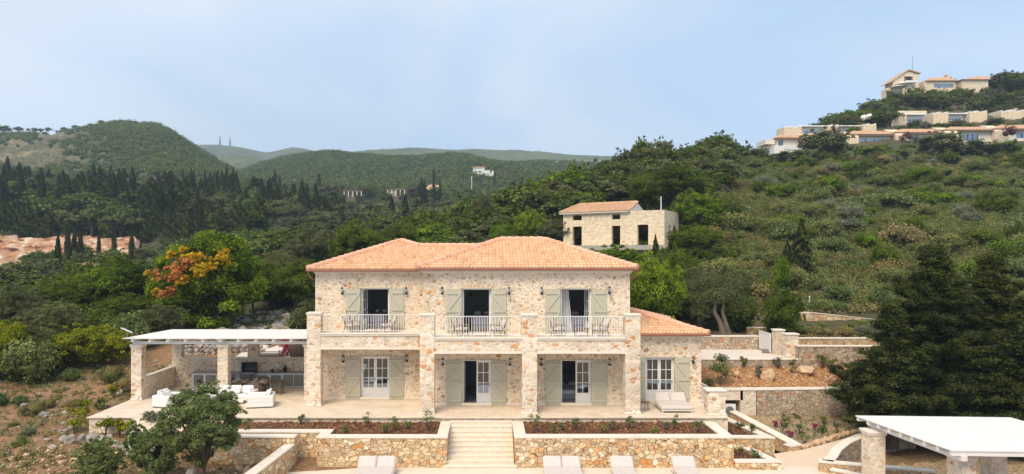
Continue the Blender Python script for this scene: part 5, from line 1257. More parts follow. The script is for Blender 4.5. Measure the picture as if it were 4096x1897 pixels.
# named trees round the villa
random.seed(21)
T_ = [
 ('oak0', 470, 64, 1035, 330, 'broad dark green tree in the middle of the wood left of the carob tree'), ('oak1', 360, 66, 1120, 260, 'dark rounded tree behind the bushes on the far left'), ('oak0', 520, 56, 1180, 280, 'dense deep green tree just left of the carob tree'),
 ('oak1', 250, 60, 1105, 240, 'dark green tree below the lone tall cypress'), ('bright0', 420, 62, 1045, 200, 'lighter green crown rising above the left wood'), ('oak0', 110, 64, 1160, 260, 'dark tree near the left edge below the clay bank'),
 ('olive0', 205, 47.5, 1215, 260, 'grey green olive tree with bare twigs on the far left'), ('olive1', 60, 52, 1150, 240, 'pale olive tree touching the left edge'), ('olive0', 170, 45, 1330, 180, 'lower olive tree at the left above the stony slope'),
 ('citrus0', 330, 45.5, 1300, 260, 'yellow green bushy tree behind the pergola corner'), ('citrus1', 460, 46, 1325, 180, 'yellowish green tree under the white dish antenna'), ('citrus0', 20, 43.5, 1290, 190, 'bright yellow green tree at the left edge'),
 ('olive1', 640, 52, 1225, 200, 'soft grey olive tree behind the pergola roof'), ('citrus1', 560, 51.5, 1260, 160, 'bright small tree between the antenna dish and the grey olive'), ('oak1', 60, 46.5, 1400, 220, 'dark low tree at the lower left edge'),
 ('olive0', 1120, 68, 1010, 210, 'olive tree between the carob tree and the villa'), ('oak0', 1180, 62, 1050, 220, 'dark tree close behind the left wing of the villa'), ('olive1', 1260, 78, 905, 200, 'tall pale olive tree above the left roof'), ('olive0', 1180, 80, 945, 120, 'slim pale olive tree left of the tallest olive'),
 ('oak1', 1440, 76, 893, 240, 'round dark oak behind the valley of the roof'), ('oak0', 1600, 82, 900, 160, 'dark oak right of the round oak behind the roof'), ('olive1', 1225, 47.8, 1215, 120, 'small olive tree peeping out left of the villa wall'), ('oak0', 1080, 64, 1060, 170, 'dark tree right of the carob tree'),
 ('bright1', 2620, 51, 1022, 230, 'bright green bushy tree right of the villa roof'), ('bright0', 2560, 54, 1060, 150, 'leafy tree tucked behind the right corner of the villa'), ('olive0', 2800, 54, 1075, 210, 'grey olive tree with a gnarled double trunk'), ('olive1', 2900, 56, 1070, 230, 'second grey olive tree right of the gnarled one'),
 ('oak1', 2700, 58, 990, 200, 'dark tree between the bright tree and the grey olives'), ('oak0', 3130, 50, 1165, 160, 'small dark tree behind the gate pillars'), ('bright0', 2450, 66, 985, 260, 'bright green bushy tree below the unfinished house'), ('bright1', 2300, 68, 1000, 150, 'leafy bush tree at the left foot of the unfinished house'),
 ('oak0', 2700, 98, 665, 300, 'big rounded tree above the unfinished house'), ('oak1', 2590, 97, 690, 160, 'rounded dark tree joined to the left of the big tree'), ('bright0', 2790, 84, 760, 190, 'blue green tree right of the unfinished house'), ('oak1', 2780, 74, 900, 210, 'dark green tree below the blue green one'),
 ('olive1', 1930, 100, 785, 110, 'pale olive tree alone on the slope left of the unfinished house'), ('bright1', 2120, 88, 835, 130, 'fresh green tree left of the unfinished house'), ('bright0', 2010, 84, 885, 100, 'low bright green tree above the villa ridge'),
 ('fbright0', 2990+330, 104, 700, 120, 'vivid green round bush tree on the upper scrub slope'), ('oak1', 2950, 53, 1180, 160, 'dark spreading tree in the shade of the olives'),
]
for k, px, Y, top, wpx, lb in T_: put(k, px, Y, top, wpx, lb)
for k in range(7):      # dark understorey close behind the villa's right side
    put(f'oak{k%2}', 2560+k*62, 56+random.uniform(-2, 3), 1130+random.uniform(-20, 40), 130, 'dark evergreen tree in the thicket behind the annex roof', 'tree', 'thicket behind the annex')
for k in range(9): put(f'oak{k%2}', -40+k*75+random.uniform(-15, 15), 57+random.uniform(-4, 6), 1240+random.uniform(-30, 50), 170, 'dark evergreen tree in the shaded wood left of the pergola', 'tree', 'shaded wood left of the pergola')
for k in range(6): put(f'oak{k%2}', 1010+k*42, 66+random.uniform(-3, 5), 1100+random.uniform(-20, 40), 130, 'dark tree in the thicket between the carob tree and the villa', 'tree', 'thicket left of the villa')
for i in range(34):
    px = random.uniform(-160, 240) if i % 3 else random.uniform(240, 500); Y = random.uniform(42, 48.5) if px < 240 else random.uniform(49, 52); x = PX(px, Y)
    if x > -21.2 and Y < 45: continue
    k = random.choice(['olive0', 'olive1', 'oak0', 'oak1', 'sh00', 'sh10', 'sh30', 'citrus0'])
    h = random.uniform(1.6, 3.2); put(k, px, Y, label='bushy evergreen growth at the edge of the left wood above the stony slope', cat='tree', group='edge of the left wood', H=h, W=h*random.uniform(1.1, 1.6))
for i in range(20):
    Y = random.uniform(33, 44); x = random.uniform(-31, -21.3); h = random.uniform(.3, .9); k = random.choice(['sh00', 'sh20', 'sh10', 'sh50', 'sh30'])
    put(k, 0, Y, label='small bush on the stony slope left of the terrace', cat='shrub', group='bushes on the stony slope', H=h, W=h*random.uniform(1.2, 2.2), X=x, z=G(x, Y)-.1)
for i in range(26):
    px = random.uniform(3190, 3800); Y = random.uniform(47.5, 54.3); h = random.uniform(.4, 1.1)
    k = random.choice(['sh00', 'sh20', 'sh11', 'sh21', 'sh50']); put(k, px, Y, label='low shrub in the sloping garden between the gate pillars and the old wall', cat='shrub', group='shrubs of the upper garden', H=h, W=h*random.uniform(1.2, 2.2), z=2.5-(Y-46)*.03)
# gnarled trunk of the grey olive, bougainvillea, daybed
o = thing('olive_tree', 'old gnarled double olive trunk right of the annex roof', 'tree', (PX(2870, 50.5), 50.5, 2)); m = MB()
a = P(2895, 1340, 50.5); m.tube([a, P(2880, 1290, 50.5), P(2858, 1250, 50.6), P(2862, 1200, 51)], [.24, .18, .14, .08], 8); m.tube([a+Vector((.4, 0, 0)), P(2905, 1300, 50.4), P(2890, 1250, 50.5), P(2900, 1190, 51)], [.22, .16, .12, .07], 8); m.obj('trunk', 'pale_bark', o)
V, Q, T = leaf_cloud([P(2850, 1200, 50), P(2905, 1185, 50.2), P(2880, 1150, 51.5), P(2830, 1160, 51.6), P(2810, 1210, 50.6), P(2935, 1210, 50.4), P(2800, 1260, 51.2), P(2950, 1255, 51.0), P(2840, 1130, 52), P(2920, 1130, 52)], np.full(10, .85), 480, .13, g=g); mesh_obj('crown', V, Q, 'olive_leaf', o, T)
o = thing('bougainvillea', 'magenta bougainvillea behind the outdoor kitchen', 'plant', (PX(1150, 47), 47, 1.4)); m = MB(); b0 = Vector((PX(1150, 47), 47, 1.3))
cs = [P(1150, 1395, 47), P(1138, 1385, 47), P(1160, 1390, 47.1), P(1150, 1365, 47.1), P(1145, 1410, 46.9)]
for c in cs: m.tube([b0, c], [.03, .01], 4)
m.obj('stem', 'bark', o); V, Q, T = leaf_cloud(cs, np.full(5, .3), 160, .1, g=g); mesh_obj('foliage', V, Q, 'vivid_bract', o, T)
o = thing('old_tree', 'thick dark gnarled tree trunk seen under the pergola roof beside the villa', 'tree', (PX(1195, 46.5), 46.5, 1.3)); m = MB()
for a_, b_, r_ in ((1195, 1185, .5), (1180, 1160, .3), (1205, 1225, .35)): m.tube([P(a_, 1440, 46.5), P((a_+b_)/2, 1395, 46.5), P(b_, 1340, 46.7)], [r_, r_*.8, r_*.6], 8)
m.obj('trunk', 'bark', o)
V, Q, T, cv, cf, c3 = leaf_cloud([P(1170, 1300, 47), P(1210, 1290, 47)], np.full(2, .6), 200, .14, core=.5, g=g); V, Q, T = merge([(V, Q, T), (cv, cf, c3)]); mesh_obj('crown', V, Q, 'olive_leaf', o, T)
o = thing('daybed', 'rattan daybed with white cushion on the gravel behind the kitchen wall', 'daybed', (PX(1078, 46.3), 46.3, 1.4)); m = MB(); x0, x1 = PX(1035, 46.3), PX(1123, 46.3)
for k in range(5): zz = 1.42+k*.1; m.box(x0, x1, 46.0, 46.04, zz, zz+.05); m.box(x0, x0+.04, 46.04, 47.6, zz, zz+.05); m.box(x1-.04, x1, 46.04, 47.6, zz, zz+.05)
for x in (x0, x1-.05): m.box(x-.003, x+.053, 45.99, 46.05, 1.3, 1.95)
m.obj('frame', 'wicker', o); m = MB(); m.box(x0+.08, x1-.1, 46.1, 47.5, 1.5, 1.72, .08); m.obj('cushion', 'white_fabric', o)

# ==================================================================== unfinished stone house on the slope
A = Vector((PX(2253, 84), 84)); B = Vector((PX(2658, 78), 78)); ux = (B-A).normalized(); uy = Vector((-ux.y, ux.x))
LEN = (B-A).length; uf = thing('unfinished_house', 'unfinished pale stone house with empty openings on the slope behind the villa', 'house', (A.x, A.y, 9.3))
UM = Matrix(((ux.x, uy.x, 0, A.x), (ux.y, uy.y, 0, A.y), (0, 0, 1, 0), (0, 0, 0, 1)))
def uvx(px):      # distance along the front for an image column
    r_ = (px-VX)/F; return (r_*A.y-A.x)/(ux.x-r_*ux.y)
zb = 9.35; zt = 13.35
ops = [(uvx(2290), uvx(2327), zb+.02, zb+2.3), (uvx(2290), uvx(2327), zb+3.05, zb+3.65), (uvx(2447), uvx(2481), zb+.02, zb+2.3), (uvx(2447), uvx(2481), zb+3.05, zb+3.65), (uvx(2550), uvx(2593), zb+.02, zb+2.35)]
class TMB(MB):
    def box(s, *a, M4=None, **k): super().box(*a, M4=UM if M4 is None else UM @ M4, **k)
xs_split = uvx(2484); m = TMB()
wallop(m, 0, xs_split, 0, .5, zb, 13.15, ops[:4]); wallop(m, xs_split, LEN, -.02, .48, zb, 13.32, ops[4:])
m.box(0, .5, .5, 6.3, zb, 13.15); m.box(LEN-.45, LEN, .48, 1.9, zb, 13.32); m.box(LEN-.45, LEN, 2.9, 6.5, zb, 13.32); m.box(LEN-.45, LEN, 1.9, 2.9, zb+2.3, 13.32); m.box(LEN-.45, LEN, 1.9, 2.9, zb, zb+.6); m.box(0, LEN-.45, 6.3, 6.8, zb, 13.2)
m.box(xs_split+.1, xs_split+.4, .5, 6.3, zb, 12.9)
m.obj('wall', 'far_stone', uf)
m = TMB(); m.box(-.2, LEN+1.0, -2.2, 6.8, zb-.55, zb-.004); m.box(2.5, LEN+.6, -1.6, 6, zb-1.6, zb-.55); m.obj('foundation', 'concrete', uf)
m = TMB(); m.box(.5, LEN-.46, .5, 6.3, zb+2.75, zb+2.95); m.box(xs_split+.4, LEN-.46, .5, 6.3, 13.0, 13.15); m.obj('floor_slab', 'concrete', uf)
rm = MB(); rcm = MB(); ue = uvx(2519)
e0 = UM @ Vector((-.35, -.35, 13.27)); e1 = UM @ Vector((ue, -.35, 13.34)); r0 = UM @ Vector((.9, 3.1, 14.45)); r1 = UM @ Vector((ue, 3.1, 14.5)); b1 = UM @ Vector((ue, 6.7, 13.3)); b0 = UM @ Vector((-.35, 6.7, 13.27))
tile_plane(rm, [e0, e1, r1, r0], e0, e1, .28, .45, .05, 4); tile_plane(rm, [b0, e0, r0], b0, e0, .28, .45, .05, 4); rm.face([b1, b0, r0, r1], .4)
ur = rm.obj('roof', 'far_tile', uf); ridge_caps(rcm, e0, r0); ridge_caps(rcm, r0, r1); ridge_caps(rcm, r1, e1, .09); rcm.obj('ridge_tiles', 'far_tile', ur)
m = MB(); m.face([e1+Vector((0, 0, -.05)), b1, r1+Vector((0, 0, -.1))]); m.face([e0, e1, e1-Vector((0, 0, .15)), e0-Vector((0, 0, .15))]); m.obj('gable', 'render_wall', uf)
m = MB(); p_ = UM @ Vector((LEN-1.2, 3, 13.2)); m.tube([p_, p_+Vector((0, 0, 1.9))], .06, 6); tag(m.obj('pole', 'plastic_white'), 'thin white pole rising from the flat roof of the unfinished house', 'pole')
for px, top, hb, lb in ((2372+250, 938, 974, 'small dark climbing shrub at the front of the unfinished house'), (2697, 905, 1040, 'slim dark conifer at the right corner of the unfinished house')):
    put('con0' if px > 2650 else 'con1', px, 75, top, 60 if px > 2650 else 40, lb)
put('con2', 3205, 67, 880, 105, 'lone dark young conifer on the scrub slope'); put('con0', 3150, 68, 965, 65, 'smaller dark conifer just left of the lone young one')

# ==================================================================== houses on the hill
def H(y, Y): return PZ(y, Y)
def Z5(x, y): return (2900+x/2.154, 200+y/2.154)
def hill_villa(label, x0, x1, yr, ye, yb, gx0, gx1, gy0, gy1, Y=178, stone=None, r0=None, r1=None):
    """low villa with a tiled hip roof; all x, y from the enlarged view"""
    o = thing('hillside_villa', label, 'house', (PX(Z5(x0, 0)[0], Y), Y, H(Z5(0, yb)[1], Y)), 'tiled villas in a row on the hill')
    X = lambda x: PX(Z5(x, 0)[0], Y); Zz = lambda y: H(Z5(0, y)[1], Y)
    zE = Zz(ye); zB = Zz(yb)-3; D = 8
    m = MB(); ops = [(X(gx0), X(gx1), Zz(gy1), Zz(gy0))]; wallop(m, X(x0)+.4, X(x1)-.4, Y, Y+.4, zB, zE, ops); m.box(X(x0)+.4, X(x0)+.8, Y+.4, Y+D, zB, zE); m.box(X(x1)-.8, X(x1)-.4, Y+.4, Y+D, zB, zE); m.box(X(x0)+.4, X(x1)-.4, Y+D, Y+D+.3, zB, zE); m.obj('wall', 'render_wall', o)
    g_ = MB(); g_.box(X(gx0), X(gx1), Y+.12, Y+.16, Zz(gy1), Zz(gy0)); wi = g_.obj('window', 'glass', o)
    f = MB(); n = 3
    for k in range(n+1): xx = X(gx0)+(X(gx1)-X(gx0))*k/n; f.box(xx-.06, xx+.06, Y+.04, Y+.1, Zz(gy1), Zz(gy0))
    f.obj('frame', 'black_metal', wi)
    d_ = MB(); d_.box(X(gx0)-.5, X(gx1)+.5, Y+4, Y+4.1, zB, zE-.1); d_.obj('inner_wall', 'room_wall', o)
    if r0 is None: r0, r1 = x0+90, x1-90
    ft = MB(); E0, E1 = Vector((X(x0), Y-.9, zE+.15)), Vector((X(x1), Y-.9, zE+.15)); yR = Y+D/2; zR = CZ-(Z5(0, yr)[1]-VY)/F*yR
    R0, R1 = Vector((PX(Z5(r0, 0)[0], yR), yR, zR)), Vector((PX(Z5(r1, 0)[0], yR), yR, zR)); B0, B1 = Vector((X(x0), Y+D+.6, zE+.15)), Vector((X(x1), Y+D+.6, zE+.15))
    tile_plane(ft, [E0, E1, R1, R0], E0, E1, .55, .9, .1, 4); tile_plane(ft, [E1, B1, R1], E1, B1, .55, .9, .1, 4); tile_plane(ft, [B0, E0, R0], B0, E0, .55, .9, .1, 4); ft.face([B1, B0, R0, R1], .4)
    rf = ft.obj('roof', 'far_tile', o)
    fa_ = MB(); fa_.box(X(x0)+.05, X(x1)-.05, Y-.85, Y-.003, zE-.25, zE+.08); fa_.obj('fascia', 'wood', rf)
    if stone:
        s0_, s1_ = stone; s = MB(); xa, xb = X(s0_), X(s1_)
        pr_ = [(Y-1.6, zB), (Y-1.6, zE-.6), (Y-.2, zE+.35), (yR, zR-.1), (yR, zB)]
        b = len(s.v)
        for x in (xa, xb):
            for (yy, zz) in pr_: s.v.append((x, yy, zz)); s.t.append(.5)
        n_ = len(pr_); s.f += [tuple(range(b, b+n_)), tuple(range(b+2*n_-1, b+n_-1, -1))] + [(b+i, b+n_+i, b+n_+(i+1) % n_, b+(i+1) % n_) for i in range(n_)]
        s.obj('stone_wing', 'far_stone', o)
    return o
hill_villa('small white house with tiled roof and washing at the lower left of the hilltop group', 430, 645, 737, 768, 860, 458, 500, 778, 830, stone=None, r0=470, r1=600)
hill_villa('leftmost tiled villa of the lower row, mostly behind a big tree', 650, 1025, 722, 746, 800, 900, 1020, 752, 790, stone=(650, 700))
hill_villa('second tiled villa of the lower row, with a wide blue glass front', 1020, 1445, 702, 738, 800, 1140, 1360, 765, 806, stone=(1018, 1125))
hill_villa('third tiled villa of the lower row, dark red creeper on its stone wall', 1438, 1862, 684, 722, 815, 1560, 1722, 746, 812, stone=(1442, 1555))
hill_villa('fourth tiled villa of the lower row, tree in front of its stone wall', 1862, 2305, 666, 700, 790, 2050, 2182, 728, 782, stone=(1866, 1975))
hill_villa('rightmost tiled villa of the lower row with purple creeper', 2290, 2760, 650, 690, 790, 2510, 2660, 710, 760, stone=(2292, 2410))
m = MB(); Y = 177; X = lambda x: PX(Z5(x, 0)[0], Y); Zz = lambda y: H(Z5(0, y)[1], Y)
m.box(X(400), X(640), 175.5, 182, Zz(900), Zz(832)); o = tag(m.obj('house_terrace', 'far_white'), 'white walled terrace below the small white house on the hill', 'terrace')
m = MB(); m.box(X(345), X(428), Y, Y+6, Zz(812), Zz(772)); tag(m.obj('garden_room', 'render_wall'), 'flat roofed cream room left of the small white house', 'building')
def flat_villa(label, x0, x1, wx0, wx1, wy0, wy1, yt, yb, stones, Y=196):
    o = thing('hillside_villa', label, 'house', (PX(Z5(x0, 0)[0], Y), Y, H(Z5(0, yb)[1], Y)), 'flat roofed villas in the upper row on the hill')
    X = lambda x: PX(Z5(x, 0)[0], Y); Zz = lambda y: H(Z5(0, y)[1], Y)
    m = MB(); wallop(m, X(x0), X(x1), Y, Y+.4, Zz(yb)-2, Zz(yt+14), [(X(wx0), X(wx1), Zz(wy1), Zz(wy0))]); m.box(X(x0), X(x0)+.4, Y+.4, Y+6, Zz(yb)-2, Zz(yt+14)); m.box(X(x1)-.4, X(x1), Y+.4, Y+6, Zz(yb)-2, Zz(yt+14)); m.obj('wall', 'far_white', o)
    g_ = MB(); g_.box(X(wx0), X(wx1), Y+.15, Y+.2, Zz(wy1), Zz(wy0)); wi = g_.obj('window', 'glass', o)
    f = MB()
    for k in range(5): xx = X(wx0)+(X(wx1)-X(wx0))*k/4; f.box(xx-.05, xx+.05, Y+.05, Y+.12, Zz(wy1), Zz(wy0))
    f.obj('frame', 'black_metal', wi)
    d_ = MB(); d_.box(X(x0)+.5, X(x1)-.5, Y+4, Y+4.1, Zz(yb)-2, Zz(yt+15)); d_.obj('inner_wall', 'room_wall', o)
    m = MB(); m.box(X(x0)-.3, X(x1)+.3, Y-1.2, Y+6.4, Zz(yt+12), Zz(yt), .1); m.obj('roof_slab', 'far_white', o)
    for a, b, t_ in stones:
        s = MB(); n = 10
        for k in range(n):
            xa, xb = X(a+(b-a)*k/n), X(a+(b-a)*(k+1)/n); h_ = t_ + 7*math.sin(k*1.25); s.box(xa, xb, Y-2.2+.3*math.sin(k), Y+3, Zz(yb)-2, Zz(h_))
        so2 = s.obj('stone_wing', 'far_stone', o); c = MB()
        for k in range(n):
            xa, xb = X(a+(b-a)*k/n), X(a+(b-a)*(k+1)/n); h_ = t_ + 7*math.sin(k*1.25); c.box(xa, xb, Y-2.0, Y+2.8, Zz(h_)+.003, Zz(h_)+.28)
        c.obj('coping', 'far_white', so2)
flat_villa('flat roofed villa at the left end of the upper row with curved stone wall', 635, 850, 680, 808, 700, 724, 657, 730, [(480, 632, 680), (852, 945, 668)])
flat_villa('flat roofed villa second in the upper row', 955, 1150, 1000, 1106, 694, 712, 655, 725, [(1155, 1268, 660)])
flat_villa('flat roofed villa in the middle of the upper row below the round stone store', 1530, 1710, 1560, 1700, 598, 628, 556, 635, [(1395, 1528, 570), (1752, 1884, 560)], 199)
flat_villa('flat roofed villa right of the middle in the upper row', 1890, 2055, 1900, 2030, 592, 610, 550, 620, [(2062, 2215, 550)], 199)
flat_villa('flat roofed villa at the right end of the upper row', 2545, 2740, 2550, 2640, 578, 608, 535, 620, [(2330, 2540, 542)], 199)
def block(nm, label, x0, x1, y0, y1, Y, D, mat, cat='wall'):
    m = MB(); m.box(PX(Z5(x0, 0)[0], Y), PX(Z5(x1, 0)[0], Y), Y, Y+D, H(Z5(0, y1)[1], Y)-2, H(Z5(0, y0)[1], Y), .1); return tag(m.obj(nm, mat), label, cat)
block('stone_wall', 'long straight stone wall above the middle upper villa', 1400, 1742, 525, 560, 204, 5, 'far_stone')
block('stone_wall', 'stone wall at the far right above the upper row', 2465, 2700, 502, 540, 205, 5, 'far_stone')
block('stone_wall', 'curved terrace wall left below the hilltop gable house', 1390, 1535, 330, 370, 222, 3, 'far_stone')
m = MB(); Y = 212; m.lathe((PX(Z5(1972, 0)[0], Y), Y, H(Z5(0, 570)[1], Y)), [(3.3, -1), (3.3, 3.0), (3.6, 3.05), (3.6, 3.3), (0.1, 3.4)], 24); tag(m.obj('round_store', 'retaining_stone'), 'round dark stone building with a flat lid on the upper hill', 'building')
for i, (x, y) in enumerate(((1195, 583), (1243, 573))):
    m = MB(); a = P(*Z5(x-20, y+8), 198); b = P(*Z5(x+20, y-6), 198); m.tube([a, a.lerp(b, .15), a.lerp(b, .85), b], [.3, .75, .75, .3], 12); tag(m.obj('storage_tank', 'far_white', None, True), ['left of two white tanks on the hillside', 'right of two white tanks on the hillside'][i], 'tank')
# hilltop houses
def hilltop(label, nm, x0, x1, ye, yb, Y, D, roof, win=None, shut=False, chim=None):
    X = lambda x, Yv=Y: PX(Z5(x, 0)[0], Yv); Zz = lambda y, Yv=Y: H(Z5(0, y)[1], Yv)
    o = thing(nm, label, 'house', (X(x0), Y, Zz(yb)), 'houses on the hilltop'); m = MB()
    gab = roof[0] == 'gable'
    if gab:
        zz_ = Zz(yb)-3; pf = [(X(x0), zz_), (X(x1), zz_), (X(x1), Zz(roof[6])-.1), (X(roof[1]), Zz(roof[2])-.15), (X(x0), Zz(266)-.1)]; b = len(m.v)
        for yy in (Y, Y+D):
            for (xx, zq) in pf: m.v.append((xx, yy, zq)); m.t.append(.5)
        m.f += [(b, b+1, b+2, b+3, b+4), (b+9, b+8, b+7, b+6, b+5)] + [(b+i_, b+5+i_, b+5+(i_+1) % 5, b+(i_+1) % 5) for i_ in range(5)]
    else: wallop(m, X(x0), X(x1), Y, Y+.4, Zz(yb)-3, Zz(ye), [(X(win[0]), X(win[1]), Zz(win[3]), Zz(win[2]))] if win else [])
    if not gab: m.box(X(x0), X(x0)+.4, Y+.4, Y+D, Zz(yb)-3, Zz(ye)); m.box(X(x1)-.4, X(x1), Y+.4, Y+D, Zz(yb)-3, Zz(ye))
    if roof[0] == 'gable':
        ax_ = X(roof[1]); az = Zz(roof[2])
    m.obj('wall', 'far_stone', o)
    if win:
        g_ = MB(); yo = -.3 if gab else 0; g_.box(X(win[0]), X(win[1]), Y+.15+yo, Y+.2+yo, Zz(win[3]), Zz(win[2])); g_.obj('window', 'black_metal' if gab else 'glass', o)
    if win and not gab: d_ = MB(); d_.box(X(x0)+.5, X(x1)-.5, Y+3, Y+3.1, Zz(yb)-3, Zz(ye)-.1); d_.obj('inner_wall', 'room_wall', o)
    if shut:
        for a, b in ((win[0]-14, win[0]), (win[1], win[1]+14)): s = MB(); s.box(X(a), X(b), Y-.1, Y-.02, Zz(win[3]), Zz(win[2])); s.obj('shutter', 'wood', o)
        s = MB(); s.box(X(1530), X(1632), Y-1.6, Y-.01, Zz(290), Zz(284)); s.box(X(1530), X(1632), Y-1.6, Y-1.55, Zz(284), Zz(272)); s.obj('balcony', 'far_white', o)
    ft = MB(); rc_ = MB()
    if roof[0] == 'gable':
        e0, e1 = Vector((X(roof[3]), Y-.5, Zz(roof[4]))), Vector((X(roof[5]), Y-.5, Zz(roof[6]))); A0, A1 = Vector((ax_, Y-.5, az)), Vector((ax_, Y+D+.5, az)); dv = Vector((0, D+1, 0))
        for a, b in ((e0, A0), (A0, e1)):
            q_ = [a, b, b+dv, a+dv]; up = Vector((0, 0, .25)); bb = len(ft.v)
            for p in q_ + [p+up for p in q_]: ft.v.append(tuple(p)); ft.t.append(.4)
            ft.f += [tuple(bb+i_ for i_ in k_) for k_ in ((0, 1, 2, 3), (7, 6, 5, 4), (0, 4, 5, 1), (1, 5, 6, 2), (2, 6, 7, 3), (3, 7, 4, 0))]
    else:
        e0, e1 = Vector((X(roof[1]), Y-.6, Zz(ye)+.1)), Vector((X(roof[2]), Y-.6, Zz(ye)+.1)); yR = Y+D/2; zR = H(Z5(0, roof[5])[1], yR); R0, R1 = Vector((X(roof[3], yR), yR, zR)), Vector((X(roof[4], yR), yR, zR)); B0, B1 = e0+Vector((0, D+1.2, 0)), e1+Vector((0, D+1.2, 0))
        tile_plane(ft, [e0, e1, R1, R0], e0, e1, .6, 1, .1, 4); tile_plane(ft, [e1, B1, R1], e1, B1, .6, 1, .1, 4); tile_plane(ft, [B0, e0, R0], B0, e0, .6, 1, .1, 4); ft.face([B1, B0, R0, R1], .4)
    rf = ft.obj('roof', 'far_tile', o)
    if chim: c = MB(); c.box(X(chim[0]), X(chim[1]), Y+2, Y+3.4, Zz(ye), Zz(chim[2])); c.box(X(chim[0])-.2, X(chim[1])+.2, Y+1.8, Y+3.6, Zz(chim[2]), Zz(chim[2])+.3); c.obj('chimney', 'far_stone', rf)
hilltop('tall cream gable house with brown shutters on the hilltop', 'gable_house', 1447, 1668, 215, 325, 225, 4.5, ('gable', 1577, 176, 1412, 288, 1682, 207), (1556, 1602, 230, 270), True)
hilltop('low hilltop house with a tiled hip roof and a tall chimney', 'hilltop_house', 1718, 1985, 272, 330, 226, 6, ('hip', 1725, 1995, 1790, 1930, 238), (1800, 1970, 292, 325), chim=(1950, 1967, 205))
hilltop('right hand hilltop house with a long tiled roof', 'hilltop_house', 2040, 2268, 262, 310, 226, 6, ('hip', 2030, 2275, 2200, 2255, 228))
m = MB(); a = P(*Z5(1615, 185), 228); b = P(*Z5(1615, 70), 228); m.tube([a-Vector((0, 0, 3)), a, b], [.14, .1, .06], 6); m.tube([b, b+Vector((0, 0, .3))], .2, 6); tag(m.obj('mast', 'grey_metal'), 'thin tall mast beside the hilltop gable house', 'mast')
for i, (x, y, r_) in enumerate(((1500, 318, 2.4), (1530, 293, 2.4))):
    c = P(*Z5(x, y), 221); m = MB(); m.lathe(c, [(.08, -3), (.08, -.05), (r_, -.1), (.1, .7)], 12); tag(m.obj('parasol', 'far_white'), ['lower white parasol on the hilltop terrace', 'upper white parasol on the hilltop terrace'][i], 'parasol')
for i, (x, y, lb) in enumerate(((695, 775, 'dark red creeper beside the small white house on the hill'), (1560, 735, 'red creeper on the third tiled villa'), (940, 690, 'small red creeper between the flat roofed villas'), (2450, 690, 'purple creeper hanging on the rightmost tiled villa'))):
    c = P(*Z5(x, y), 174); V, Q, T, cv, cf, c3 = leaf_cloud([c, c+Vector((.9, .2, -.6)), c+Vector((-.8, .1, -.9))], np.full(3, .95 if i != 3 else 1.5), 120, .3, core=.5, g=g); V, Q, T = merge([(V, Q, T), (cv, cf, c3)]); tag(mesh_obj('creeper', V, Q, 'magenta_far', None, T), lb, 'plant')

# trees on and under the hill, individually placed
random.seed(33)
hl = [(3300, 158, 515, 210, 'folive0', 'big olive tree in front of the lower row of villas, leftmost'), (3745, 160, 530, 190, 'folive1', 'big olive tree below the third tiled villa'), (3870, 160, 560, 170, 'folive2', 'wide olive tree right of the big one below the villas'), (3560, 150, 600, 150, 'folive0', 'grey olive tree between the two big ones below the villas'),
      (3010, 152, 590, 130, 'folive1', 'olive tree on the crest left of the white house'), (2950, 158, 560, 110, 'foak0', 'dark tree on the skyline left of the white house'), (3160, 150, 600, 140, 'folive2', 'olive tree right below the small white house'),
      (2880, 150, 530, 130, 'foak1', 'tall dark tree on the crest in the middle of the picture right half'), (2820, 150, 545, 110, 'foak2', 'dark crown left of the tallest crest tree'), (2750, 148, 575, 110, 'foak0', 'rounded dark crown on the crest'), (2650, 146, 550, 90, 'folive0', 'feathery tree standing out on the crest'), (2570, 146, 555, 120, 'foak1', 'dark tree on the crest above the unfinished house'),
      (2500, 142, 590, 110, 'folive1', 'leaning olive tree at the left end of the high crest'), (2400, 138, 635, 120, 'foak2', 'dark tree where the crest drops to the left'), (2300, 134, 640, 110, 'foak0', 'dark tree further down the crest'), (2200, 128, 690, 100, 'foak1', 'rounded tree near the low end of the crest'), (2120, 122, 705, 110, 'foak2', 'dark tree at the lower end of the crest'),
      (3490, 158, 585, 130, 'fbright0', 'bright green tree under the second tiled villa'), (4010, 158, 560, 150, 'foak0', 'dark tree under the rightmost villa')]
for px, Y, top, wpx, k, lb in hl: put(k, px, Y, top, wpx, lb)
kinds = ['foak0', 'foak1', 'foak2', 'folive0', 'folive1', 'folive2', 'fbush0', 'fbush1', 'fbush2', 'fbright0']
def belt(n, pxr, Yr, Hr, label, group, ks=kinds, jit=None, cat='tree', wr=(1.0, 1.5)):
    for i in range(n):
        px = random.uniform(*pxr); Y = random.uniform(*Yr)
        if jit and not jit(px, Y) or (1330 < px < 1650 and 235 < Y < 325): continue
        k = random.choice(ks); h = random.uniform(*Hr); w0, h0 = PROTO[k][1], PROTO[k][2]
        put(k, px, Y, label=label, cat=cat, group=group, H=h, W=2*w0*h/h0*random.uniform(*wr))
for i in range(95):
    px = random.uniform(2900, 4300); Y = random.uniform(138, 170); top = random.uniform(600, 670) if px > 3180 else random.uniform(600, 680); k = random.choice(kinds)
    z = G(PX(px, Y), Y); h = PZ(top, Y)-z
    if h < 1.5: continue
    h = min(h, 7); put(k, px, Y, label='mixed green tree in the belt of trees below the hillside villas', cat='tree', group='belt of trees below the hillside villas', H=h, W=h*random.uniform(1.1, 1.7))
belt(26, (3350, 4250), (188, 193), (1.6, 2.8), 'low tree between the two rows of hillside villas', 'trees between the rows of villas', wr=(1.2, 1.8))
belt(62, (3150, 4300), (203, 220), (3.2, 5.5), 'dark tree on the wooded slope under the hilltop houses', 'trees on the slope under the hilltop', jit=lambda px, Y: not (3500 < px < 3960 and Y > 219))
